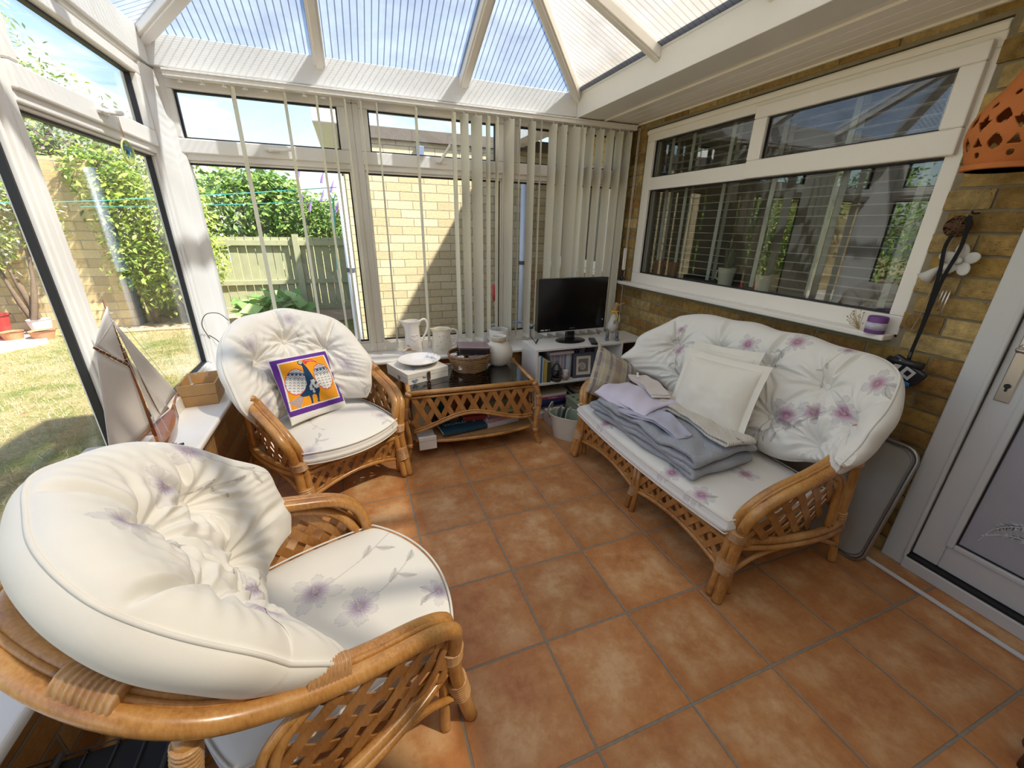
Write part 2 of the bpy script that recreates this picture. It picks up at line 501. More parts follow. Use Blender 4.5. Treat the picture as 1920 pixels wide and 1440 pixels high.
# ------------------------------------------------------------------ dim room seen through the house window
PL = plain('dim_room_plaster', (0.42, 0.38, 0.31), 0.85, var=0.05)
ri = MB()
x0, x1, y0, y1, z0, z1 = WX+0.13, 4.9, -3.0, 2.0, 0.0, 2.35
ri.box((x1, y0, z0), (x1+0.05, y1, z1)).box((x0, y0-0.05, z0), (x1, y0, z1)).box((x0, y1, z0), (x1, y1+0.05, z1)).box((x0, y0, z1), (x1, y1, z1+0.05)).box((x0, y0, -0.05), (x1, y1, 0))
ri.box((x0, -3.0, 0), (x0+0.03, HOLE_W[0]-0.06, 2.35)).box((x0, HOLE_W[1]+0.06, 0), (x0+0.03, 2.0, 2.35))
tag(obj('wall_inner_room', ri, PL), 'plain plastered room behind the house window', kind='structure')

# ------------------------------------------------------------------ house window with its white sill
wd = empty('window_1', 'wide white three pane window set in the brick house wall', kind='structure')
f = MB()
fx0, fx1 = WX+0.012, WX+0.08
Y0, Y1 = -1.232, 0.602
f.box((fx0, Y0, 0.945), (fx1, Y1, 1.022)); f.box((fx0, Y0, 1.93), (fx1, Y1, 2.008))
f.box((fx0, Y0, 1.022), (fx1, -1.178, 1.93)); f.box((fx0, 0.522, 1.022), (fx1, Y1, 1.93))
f.box((fx0, -1.178, 1.612), (fx1, 0.522, 1.695)); f.box((fx0, -0.36, 1.695), (fx1, -0.30, 1.93))
f.box((fx0-0.010, Y0, 1.975), (fx0, Y1, 2.0))
obj('window_frame', f, UPVC, wd, bevel=0.004)
s = MB()
sx0, sx1 = WX-0.012, WX+0.03
s.box((sx0, -1.212, 1.895), (sx1, -0.312, 1.955)).box((sx0, -1.212, 1.612), (sx1, -0.312, 1.700)).box((sx0, -1.212, 1.700), (sx1, -1.140, 1.895)).box((sx0, -0.392, 1.700), (sx1, -0.312, 1.895))
obj('opening_sash', s, UPVC, wd, bevel=0.006)
g = MB()
def gask_x(mb, x, ya, yb, za, zb, w=0.007):
    mb.box((x, ya, za), (x+0.01, yb, za+w)).box((x, ya, zb-w), (x+0.01, yb, zb)).box((x, ya, za+w), (x+0.01, ya+w, zb-w)).box((x, yb-w, za+w), (x+0.01, yb, zb-w))
gask_x(g, WX+0.03, -1.178, 0.522, 1.022, 1.612); gask_x(g, WX+0.03, -0.30, 0.522, 1.695, 1.93); gask_x(g, WX+0.006, -1.140, -0.392, 1.700, 1.895)
obj('rubber_seal', g, GASK, wd)
for a in ((-1.178, 0.522, 1.022, 1.612, 0.045), (-0.30, 0.522, 1.695, 1.93, 0.045), (-1.140, -0.392, 1.700, 1.895, 0.012)):
    obj('pane', MB().box((WX+a[4], a[0], a[2]), (WX+a[4]+0.004, a[1], a[3])), GLASS_D, wd)
sl = MB().box((WX-0.060, -1.222, 0.921), (WX+0.02, 0.715, 0.946))
tag(obj('trim_1', sl, UPVC, bevel=0.006, seg=3), 'white sill under the house window', kind='structure')

# ------------------------------------------------------------------ white door with frosted lower panel
dr = empty('door_1', 'white plastic door with frosted feather panel, right of the wall', kind='structure')
d = MB(); dx0, dx1 = WX-0.012, WX+0.07
d.box((dx0, -1.545, 0.0), (dx1, -1.468, 2.07)).box((dx0, -2.52, 0), (dx1, -2.445, 2.07)).box((dx0, -2.445, 1.995), (dx1, -1.545, 2.07)).box((dx0-0.01, -2.445, 0.0), (dx1, -1.545, 0.055))
d.box((dx0-0.006, -1.553, 0.05), (dx0+0.01, -1.538, 1.995))
obj('door_frame', d, UPVCG, dr, bevel=0.005)
d = MB(); lx0, lx1 = WX+0.012, WX+0.06
d.box((lx0, -1.636, 0.07), (lx1, -1.552, 1.985)).box((lx0, -2.44, 0.07), (lx1, -2.356, 1.985)).box((lx0, -2.356, 0.07), (lx1, -1.636, 0.178)).box((lx0, -2.356, 0.89), (lx1, -1.636, 1.06)).box((lx0, -2.356, 1.88), (lx1, -1.636, 1.985))
obj('door_leaf', d, UPVCG, dr, bevel=0.005)
d = MB()
for za, zb in ((0.178, 0.89), (1.06, 1.88)):
    for A, B in (((-1.655, za), (-1.632, zb)), ((-2.36, za), (-2.337, zb)), ((-2.337, za), (-1.655, za+0.02)), ((-2.337, zb-0.02), (-1.655, zb))):
        d.box((lx0-0.008, A[0], A[1]), (lx0+0.01, B[0], B[1]))
obj('glazing_bead', d, UPVCG, dr, bevel=0.004)
d = MB(); gask_x(d, lx0+0.004, -2.338, -1.654, 0.197, 0.871, 0.006)
d.box((dx0-0.004, -2.44, 0.056), (dx0+0.04, -1.55, 0.068))
obj('rubber_seal', d, GASK, dr)
FROST = plain('frosted_door_glass', (0.40, 0.40, 0.44), 0.22, var=0.05, bump=0.25, bscale=260)
obj('frosted_pane', MB().box((lx0+0.010, -2.34, 0.195), (lx0+0.018, -1.652, 0.873)), FROST, dr)
obj('upper_pane', MB().box((lx0+0.010, -2.34, 1.078), (lx0+0.018, -1.652, 1.862)), FROST, dr)
fe = MB()
rr = random.Random(5)
def feather(mb, y, z, L, a, bend, wd_, X):
    base = spline([(y + L*t*math.cos(a+bend*t), z + L*t*math.sin(a+bend*t)) for t in (0, .25, .5, .75, 1)], 6)
    n = len(base)
    for i in range(0, n-1):
        t = i/n; p = base[i]; q = base[i+1]
        dirv = math.atan2(q[1]-p[1], q[0]-p[0])
        for sgn in (-1, 1):
            for k in range(3):
                L2 = wd_*(math.sin(PI*min(1, t*1.15+0.05))+0.12)*rr.uniform(0.6, 1.1)
                aa = dirv + sgn*rr.uniform(0.45, 1.0)
                e = (p[0]+L2*math.cos(aa), p[1]+L2*math.sin(aa))
                nx, ny = -math.sin(aa)*0.0016, math.cos(aa)*0.0016
                mb.add([(X, p[0]+nx, p[1]+ny), (X, p[0]-nx, p[1]-ny), (X, e[0], e[1])], [(0, 1, 2)])
    mb.tube([(X, p[0], p[1]) for p in base], 0.0018, 5)
FX = lx0+0.0085
feather(fe, -1.86, 0.375, 0.20, 0.50, -1.15, 0.026, FX); feather(fe, -1.90, 0.30, 0.20, 0.9, -1.0, 0.030, FX)
feather(fe, -1.95, 0.42, 0.22, 0.3, 0.5, 0.030, FX)
obj('etched_feather', fe, plain('etched_white', (0.72, 0.74, 0.72), 0.6), dr)
STEEL = plain('brushed_steel', (0.72, 0.66, 0.60), 0.3, metal=0.9, var=0.03)
pt = []
h = MB().box((lx0-0.006, -1.612, 0.79), (lx0+0.001, -1.572, 1.035))
hp = obj('handle_plate', h, STEEL, dr, bevel=0.004)
h = MB().tube([(lx0-0.005, -1.592, 0.985), (lx0-0.05, -1.592, 0.985)], 0.010, 14)
h.tube(spline([(lx0-0.048, -1.590, 0.985), (lx0-0.055, -1.610, 0.985), (lx0-0.052, -1.66, 0.983), (lx0-0.05, -1.705, 0.980)], 5), 0.0095, 12, ry=0.006, up=(0,0,1))
h.ball((lx0-0.006, -1.592, 0.985), (0.008, 0.018, 0.018))
obj('lever', h, STEEL, hp, smooth=True)
h = MB().lathe([(0, -0.001), (0.0085, -0.001), (0.0085, 0.003), (0, 0.003)], 16, M=TRS((lx0-0.007, -1.592, 0.85), (0, -PI/2, 0))).box((lx0-0.0095, -1.595, 0.830), (lx0-0.006, -1.589, 0.848))
obj('keyhole', h, GASK, hp)
tag(obj('trim_2', MB().tube([(1.824, -1.30, 0.009), (1.824, -3.4, 0.009)], 0.009, 8), UPVCG), 'thin white cable cover along the floor by the door', kind='structure')

# ------------------------------------------------------------------ dwarf walls
BR_IN = m_brick('dwarf_wall_brick_x', [(0.30,0.15,0.05), (0.40,0.21,0.075), (0.44,0.26,0.10)], MORTAR, 'x', bstr=0.8)
BR_INY = m_brick('dwarf_wall_brick_y', [(0.30,0.15,0.05), (0.40,0.21,0.075), (0.44,0.26,0.10)], MORTAR, 'y', bstr=0.8)
tag(obj('wall_back', MB().box((-1.14, 0.60, -0.2), (WX+0.007, 0.90, 0.455)), BR_IN), 'low brick wall under the back windows', kind='structure')
tag(obj('wall_left', MB().box((-1.14, -3.6, -0.2), (-0.865, 0.60, 0.455)), BR_INY), 'low brick wall under the left windows', kind='structure')
tag(obj('wall_light_block', MB().box((-1.14, -2.75, -0.2), (WX, -2.60, 2.062)), plain('cream_wall', (0.55, 0.50, 0.42), 0.8)), 'unseen cream wall added behind the viewer to cut the light', kind='structure')  # unseen solid wall, set close behind the camera to cut daylight on the floor
def bull(pts_outline, z0, z1):
    m = MB().prism(pts_outline, z1-z0, TRS((0, 0, z0))); return m
tag(obj('trim_3', MB().prism([(-1.0, 0.80), (-1.0, 0.535), (-0.815, 0.535), (WX, 0.535), (WX, 0.80)], 0.028, TRS((0,0,0.453))), WHITE, bevel=0.011, seg=4), 'white window board of the back windows', kind='structure')
tag(obj('trim_4', MB().prism([(-1.02, 0.533), (-1.02, -3.45), (-0.815, -3.45), (-0.815, 0.533)], 0.028, TRS((0,0,0.453))), WHITE, bevel=0.011, seg=4), 'white window board of the left windows', kind='structure')

# ------------------------------------------------------------------ white window bays
ZB, ZG0, ZT0, ZT1, ZV0, ZV1, ZH = 0.48, 0.56, 1.645, 1.700, 1.76, 1.985, 2.05
def bay(n, desc, a, b, loc, rotz, handle=None, hl=0.5):
    """a,b: mullion centres along local x; local y points outwards"""
    w = empty('window_%d' % n, desc, loc=loc, rotz=rotz, kind='structure')
    hw = 0.05
    f = MB()
    f.box((a, 0, ZB), (b, 0.065, ZG0-0.012)); f.box((a+hw-0.012, 0, ZT0+0.012), (b-hw+0.012, 0.065, ZT1)); f.box((a, 0, 2.01), (b, 0.065, ZH))
    f.box((a, 0, ZG0-0.012), (a+hw-0.012, 0.065, 2.01)); f.box((b-hw+0.012, 0, ZG0-0.012), (b, 0.065, 2.01))
    obj('window_frame', f, UPVC, w, bevel=0.005)
    f = MB(); e = 0.012; y = 0.012
    f.box((a+hw-e, y, ZG0-e), (b-hw+e, 0.05, ZG0)).box((a+hw-e, y, ZT0), (b-hw+e, 0.05, ZT0+e)).box((a+hw-e, y, ZG0), (a+hw, 0.05, ZT0)).box((b-hw, y, ZG0), (b-hw+e, 0.05, ZT0))
    obj('glazing_bead', f, UPVC, w, bevel=0.004)
    f = MB(); v = 0.085; o = 0.034
    f.box((a+o, -0.014, ZT1-0.012), (b-o, 0.05, ZV0)).box((a+o, -0.014, ZV1), (b-o, 0.05, 2.028)).box((a+o, -0.014, ZV0), (a+v, 0.05, ZV1)).box((b-v, -0.014, ZV0), (b-o, 0.05, ZV1))
    obj('vent_sash', f, UPVC, w, bevel=0.006)
    g = MB(); k = 0.009
    for (xa, xb, za, zb, yy) in ((a+hw, b-hw, ZG0, ZT0, 0.026), (a+v, b-v, ZV0, ZV1, 0.012)):
        g.box((xa, yy, za), (xb, yy+0.022, za+k)).box((xa, yy, zb-k), (xb, yy+0.022, zb)).box((xa, yy, za+k), (xa+k, yy+0.022, zb-k)).box((xb-k, yy, za+k), (xb, yy+0.022, zb-k))
    obj('rubber_seal', g, GASK, w)
    obj('pane', MB().box((a+hw, 0.040, ZG0), (b-hw, 0.044, ZT0)), GLASS, w)
    obj('pane', MB().box((a+v, 0.028, ZV0), (b-v, 0.032, ZV1)), GLASS, w)
    if handle is not None:
        cx = handle; h = MB()
        h.box((cx-0.035, -0.024, 1.722), (cx+0.035, -0.013, 1.740))
        h.ball((cx-0.012, -0.028, 1.731), (0.013, 0.014, 0.012)).ball((cx-0.03, -0.022, 1.731), (0.010, 0.009, 0.009))
        dx, dz = math.cos(hl), math.sin(hl)
        h.tube(spline([(cx-0.012, -0.036, 1.731), (cx-0.012+0.03*dx, -0.040, 1.731+0.03*dz), (cx-0.012+0.075*dx, -0.043, 1.731+0.075*dz), (cx-0.012+0.118*dx, -0.042, 1.731+0.118*dz+0.004)], 4), [0.010]*5+[0.009]*4+[0.0085]*4, 10, ry=0.008, up=(0,1,0))
        obj('handle', h, UPVC, w, smooth=40)
    return w
bay(2, 'left bay of the back windows, beside the corner post', -1.005, -0.045, (0, 0.78, 0), 0, handle=-0.50, hl=0.02)
bay(3, 'middle bay of the back windows, looking onto a brick wall', -0.045, 0.945, (0, 0.78, 0), 0, handle=0.475, hl=0.95)
bay(4, 'right bay of the back windows, behind the blinds', 0.945, 1.90, (0, 0.78, 0), 0, handle=1.45, hl=0.3)
bay(5, 'left side bay nearest the back corner, looking onto the lawn', -0.438, 0.635, (-1.0, 0, 0), PI/2, handle=0.075, hl=0.12)
bay(6, 'left side bay nearer the viewer, cut by the photo edge', -1.50, -0.438, (-1.0, 0, 0), PI/2, handle=-0.97, hl=0.05)
bay(7, 'left side bay beside the near armchair', -2.55, -1.50, (-1.0, 0, 0), PI/2)
po = MB().prism([(-1.0, 0.615), (-0.985, 0.615), (-0.965, 0.755), (-0.925, 0.775), (-0.925, 0.84), (-1.065, 0.84), (-1.065, 0.615)], ZH-ZB, TRS((0,0,ZB)))
tag(obj('trim_5', po, UPVC, bevel=0.004), 'white corner post between left and back windows', kind='structure')
tag(obj('trim_6', MB().box((1.86, 0.775, 0.45), (WX+0.005, 0.85, 2.1)), UPVC, bevel=0.003), 'white end post of the back windows at the brick wall', kind='structure')

# ------------------------------------------------------------------ ring beam, box gutter, soffit
EV = 2.20
def m_ribbed():
    m, nt, b = new_mat('ribbed_white_cladding')
    co = coords(nt); s = nd(nt, 'SeparateXYZ'); lk(nt, co, s.inputs[0])
    w = nd(nt, 'Math', operation='SINE'); lk(nt, math_(nt, 'MULTIPLY', s.outputs[2], 2*PI/0.0105), w.inputs[0])
    f = noise_(nt, co, 3, 4, 0.6)
    lk(nt, mix_(nt, f, (0.80, 0.765, 0.70), (0.85, 0.82, 0.765)), b.inputs['Base Color'])
    b.inputs['Roughness'].default_value = 0.4
    bump_(nt, b, w.outputs[0], 0.12, 0.001)
    return m
RIB = m_ribbed()
bm = MB().box((-1.10, 0.72, 2.062), (1.43, 0.90, EV))
tag(obj('trim_8', bm, RIB, bevel=0.004), 'white ribbed eaves beam above the back windows', kind='structure')
tag(obj('trim_9', MB().box((-1.12, -3.5, 2.062), (-0.975, 0.72, EV)), RIB, bevel=0.004), 'white ribbed eaves beam above the left windows', kind='structure')
tag(obj('trim_10', MB().box((-0.975, -2.75, 2.062), (1.43, -2.60, EV)), RIB, bevel=0.004), 'white eaves beam behind the viewer', kind='structure')
bx = MB().box((1.43, -3.5, 2.055), (1.60, 0.80, EV-0.012)).box((1.43, -3.5, EV-0.012), (1.452, 0.80, EV+0.002))
tag(obj('trim_11', bx, plain('painted_box_gutter', (0.78, 0.755, 0.70), 0.4, var=0.02), bevel=0.003), 'white box gutter beam along the house wall', kind='structure')
so = MB()
so.box((1.60, -3.5, 2.060), (1.655, 0.86, 2.075))
y = 1.66
for k in range(4):
    so.box((1.655+k*0.073, -3.5, 2.058), (1.655+k*0.073+0.069, 0.86, 2.075))
so.box((1.655, -3.5, 2.066), (WX+0.01, 0.86, 2.08))
so.box((1.640, -3.5, 2.050), (1.652, 0.86, 2.062)).box((WX-0.012, -3.5, 2.050), (WX+0.004, 0.86, 2.06))
tag(obj('ceiling', so, UPVC, bevel=0.002), 'white planked soffit strip along the house wall', kind='structure')
tag(obj('trim_12', MB().box((-0.975, 0.752, 2.045), (WX, 0.90, 2.075)).box((-1.1, -3.45, 2.045), (-0.992, 0.752, 2.075)), UPVC, bevel=0.003), 'white head strip between windows and eaves', kind='structure')

# ------------------------------------------------------------------ hipped polycarbonate roof
PIT = 0.43
XL, XR, YB, YF = -0.985, 1.435, 0.725, -2.62
XM = (XL+XR)/2; HW = (XR-XL)/2
ZR = EV + PIT*HW
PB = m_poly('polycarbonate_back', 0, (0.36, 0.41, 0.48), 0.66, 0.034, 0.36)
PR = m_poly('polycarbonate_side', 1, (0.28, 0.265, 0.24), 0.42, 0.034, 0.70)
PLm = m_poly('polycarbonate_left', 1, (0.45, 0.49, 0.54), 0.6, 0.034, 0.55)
roof = empty('ceiling_roof', 'hipped glazed roof of ribbed translucent sheets between white bars', kind='structure')
def sheet(name, pts, m, t=0.025):
    pts = [Vector(p) for p in pts]
    n = (pts[1]-pts[0]).cross(pts[2]-pts[0]).normalized()
    if n.z < 0: n = -n
    k = len(pts)
    mb = MB().add(pts + [p + n*t for p in pts], [tuple(range(k-1, -1, -1)), tuple(range(k, 2*k))] + [(i, (i+1) % k, k+(i+1) % k, k+i) for i in range(k)])
    mb2 = MB().add(pts, [tuple(range(k))])
    return obj(name, mb2, m, roof)
apB = (XM, YB-HW, ZR); apF = (XM, YF+HW, ZR)
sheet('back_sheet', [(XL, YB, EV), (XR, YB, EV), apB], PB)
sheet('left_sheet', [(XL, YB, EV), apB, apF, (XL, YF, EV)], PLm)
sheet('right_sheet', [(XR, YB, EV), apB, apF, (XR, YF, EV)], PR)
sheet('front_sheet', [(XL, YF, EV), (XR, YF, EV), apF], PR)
def rafter(a, b, w=0.060, t=0.045):
    a, b = Vector(a), Vector(b); dz = Vector((0, 0, -t/2-0.004))
    mb = MB().bar(a+dz, b+dz, w, t); mb.bar(a+dz+Vector((0,0,-t/2-0.004)), b+dz+Vector((0,0,-t/2-0.004)), w*0.62, 0.012)
    mb.bar(a+Vector((0,0,0.02)), b+Vector((0,0,0.02)), w*0.9, 0.02)
    return obj('rafter', mb, UPVC, roof, bevel=0.004)
rafter((XL, YB, EV), apB, 0.075); rafter((XR, YB, EV), apB, 0.055); rafter((XL, YF, EV), apF, 0.07); rafter((XR, YF, EV), apF, 0.07)
rafter(apB, apF, 0.10, 0.06)
for x in (-0.19, 0.63): rafter((x, YB, EV), (x, YB-(HW-abs(x-XM)), EV+PIT*(HW-abs(x-XM))))
for y in (-0.10, -0.75, -1.40, -2.05):
    k = min(HW, YB-y, y-YF)
    rafter((XR, y, EV), (XR-k, y, EV+PIT*k), 0.055); rafter((XL, y, EV), (XL+k, y, EV+PIT*k), 0.055)
# ------------------------------------------------------------------ cane materials
def m_cane(name, c0, c1, c2, knots=True, rough=0.30, sc=1.0):
    m, nt, b = new_mat(name)
    co = coords(nt)
    n1 = noise_(nt, co, 9*sc, 4, 0.6)
    n2 = noise_(nt, mapping(nt, co, (160*sc, 160*sc, 22*sc)), 1.0, 3, 0.6)
    c = ramp_(nt, math_(nt, 'ADD', math_(nt, 'MULTIPLY', n1, 0.65), math_(nt, 'MULTIPLY', n2, 0.35)), [(0.33, c0), (0.5, c1), (0.68, c2)])
    if knots:
        k = ramp_(nt, noise_(nt, co, 17*sc, 2, 0.5), [(0.70, 0.0), (0.76, 1.0)])
        c = mix_(nt, math_(nt, 'MULTIPLY', k, 0.55), c, (0.10, 0.04, 0.012))
    lk(nt, c, b.inputs['Base Color'])
    b.inputs['Roughness'].default_value = rough; b.inputs['Specular IOR Level'].default_value = 0.55
    b.inputs['Coat Weight'].default_value = 0.35; b.inputs['Coat Roughness'].default_value = 0.2
    bump_(nt, b, n2, 0.12, 0.001)
    return m
CANE = m_cane('honey_cane', (0.30, 0.115, 0.025), (0.50, 0.235, 0.060), (0.63, 0.36, 0.125))
STRIP = m_cane('flat_cane_strip', (0.27, 0.105, 0.025), (0.42, 0.19, 0.05), (0.54, 0.29, 0.10), knots=False, rough=0.35)
BIND = m_cane('cane_binding', (0.33, 0.15, 0.05), (0.52, 0.28, 0.11), (0.64, 0.40, 0.20), knots=False, rough=0.4)

# ------------------------------------------------------------------ printed cotton
def m_fabric(name, rough=0.85, weave=0.15, trans=0.0, bscale=900):
    m, nt, b = new_mat(name)
    at = nd(nt, 'Attribute', attribute_name='Col')
    lk(nt, at.outputs['Color'], b.inputs['Base Color'])
    b.inputs['Roughness'].default_value = rough; b.inputs['Specular IOR Level'].default_value = 0.2
    b.inputs['Sheen Weight'].default_value = 0.15
    co = coords(nt)
    bump_(nt, b, noise_(nt, co, bscale, 2), weave, 0.0008)
    return m
COTTON = m_fabric('printed_cotton')
CREAM = np.array((0.80, 0.77, 0.70))

def sstep(x, a, b):
    t = np.clip((x-a)/(b-a), 0, 1); return t*t*(3-2*t)
def mixc(C, col, w):
    return C*(1-w[..., None]) + np.array(col)*w[..., None]

def p_flower(C, X, Y, cx, cy, R, n, rot, outer, inner, st=1.0, core=(0.45, 0.40, 0.30)):
    dx, dy = X-cx, Y-cy
    r = np.hypot(dx, dy)/R; a = np.arctan2(dy, dx)+rot
    k = np.abs(np.cos(n*a/2)); jag = 0.06*np.sin(a*31)+0.05*np.sin(a*17+1)
    edge = 0.40+0.60*k**0.45+jag*0.6*np.clip(r, 0, 1)
    edge *= 1+0.18*np.sin(np.floor((a*n/2/PI)+0.5)*2.4)
    w = 1-sstep(r, edge-0.03, edge+0.01)
    C = mixc(C, outer, w*0.55*st*(0.85+0.15*np.sin(a*n*5)))
    C = mixc(C, tuple(x*0.8 for x in outer), w*st*0.35*(np.abs(r-edge) < 0.07))
    vein = np.clip(1-r*1.55, 0, 1)*(0.35+0.65*np.abs(np.sin(a*n*1.5+0.4)))
    C = mixc(C, inner, w*np.clip(vein*1.5, 0, 1)*st)
    C = mixc(C, core, (1-sstep(r, 0.10, 0.15))*st*0.85)
    return C
def p_line(C, X, Y, pts, wd, col, st=1.0):
    for (ax, ay), (bx, by) in zip(pts[:-1], pts[1:]):
        ux, uy = bx-ax, by-ay; L2 = ux*ux+uy*uy+1e-12
        t = np.clip(((X-ax)*ux+(Y-ay)*uy)/L2, 0, 1)
        d = np.hypot(X-ax-t*ux, Y-ay-t*uy)
        C = mixc(C, col, (1-sstep(d, wd*0.6, wd*1.3))*st)
    return C
def p_leaf(C, X, Y, cx, cy, L, W, rot, col, st=1.0):
    dx, dy = X-cx, Y-cy; c, s = math.cos(rot), math.sin(rot)
    u = (dx*c+dy*s)/L; v = (-dx*s+dy*c)/W
    hw = np.where((u > 0) & (u < 1), np.sin(np.clip(u, 0, 1)*PI)**0.8, 0)
    v2 = v + 0.25*np.sin(u*PI)
    w = ((np.abs(v2) < hw*0.5) & (u > 0) & (u < 1)).astype(float)
    C = mixc(C, col, w*0.6*st)
    C = mixc(C, tuple(x*0.6 for x in col), w*(np.abs(v2) < 0.05)*st)
    return C
def p_print(X, Y, motifs, st, outer, inner, seed=1):
    """X,Y metres on the cloth; motifs (x, y, R, petals, rotation, stem angle, stem length)"""
    C = np.broadcast_to(CREAM, X.shape+(3,)).copy()
    rnd = random.Random(seed)
    stemc = (0.40, 0.35, 0.31)
    for (x, y, R, n, rot, sa, sl) in motifs:
        pts = [(x+sl*t*math.cos(sa+0.35*t), y+sl*t*math.sin(sa+0.35*t)) for t in np.linspace(0, 1, 6)]
        C = p_line(C, X, Y, pts, 0.0018, stemc, 0.6*st)
        for t, sg in ((0.45, 1), (0.62, -1), (0.85, 1)):
            px, py = x+sl*t*math.cos(sa+0.35*t), y+sl*t*math.sin(sa+0.35*t)
            C = p_leaf(C, X, Y, px, py, R*0.95, R*0.34, sa+sg*0.75, (0.42, 0.39, 0.36), 0.9*st)
        C = p_flower(C, X, Y, x, y, R, n, rot, outer, inner, st)
    return C

def wnoise(X, Y, f, seed=0):
    rs = np.random.RandomState(seed); out = np.zeros_like(X)
    for k in range(9):
        a = rs.uniform(0, 2*PI); ph = rs.uniform(0, 6.28); ff = f*rs.uniform(0.6, 1.8)
        out += np.sin((X*math.cos(a)+Y*math.sin(a))*ff*2*PI+ph+0.6*np.sin((X*math.sin(a)-Y*math.cos(a))*ff*3+ph))
    return out/9

def sheet_object(name, F, B, colF, colB, mat, parent):
    """closed cushion from a front grid and a back grid (n x m x 3 each) sharing the rim"""
    n, m = F.shape[:2]
    V = np.concatenate([F.reshape(-1, 3), B.reshape(-1, 3)])
    idx = np.arange(n*m).reshape(n, m)
    q = np.stack([idx[:-1, :-1], idx[1:, :-1], idx[1:, 1:], idx[:-1, 1:]], -1).reshape(-1, 4)
    qb = q[:, ::-1] + n*m
    ring = np.concatenate([idx[:, 0], idx[-1, 1:], idx[-2::-1, -1], idx[0, -2:0:-1]])
    r2 = np.roll(ring, -1)
    side = np.stack([ring, ring+n*m, r2+n*m, r2], -1)
    faces = np.concatenate([q, qb, side])
    me = bpy.data.meshes.new(name)
    me.vertices.add(len(V)); me.vertices.foreach_set('co', V.astype(np.float32).ravel())
    me.loops.add(faces.size); me.loops.foreach_set('vertex_index', faces.astype(np.int32).ravel())
    me.polygons.add(len(faces)); me.polygons.foreach_set('loop_start', np.arange(0, faces.size, 4, dtype=np.int32))
    me.polygons.foreach_set('loop_total', np.full(len(faces), 4, np.int32))
    me.polygons.foreach_set('use_smooth', np.ones(len(faces), bool))
    me.update(calc_edges=True); me.validate()
    me.materials.append(mat)
    set_col(me, np.concatenate([colF.reshape(-1, 3), colB.reshape(-1, 3)]))
    o = bpy.data.objects.new(name, me); COL.objects.link(o)
    if parent: o.parent = parent
    return o, ring

def normals(P):
    du = np.gradient(P, axis=0); dv = np.gradient(P, axis=1)
    n = np.cross(du, dv); n /= (np.linalg.norm(n, axis=2, keepdims=True)+1e-12)
    return n

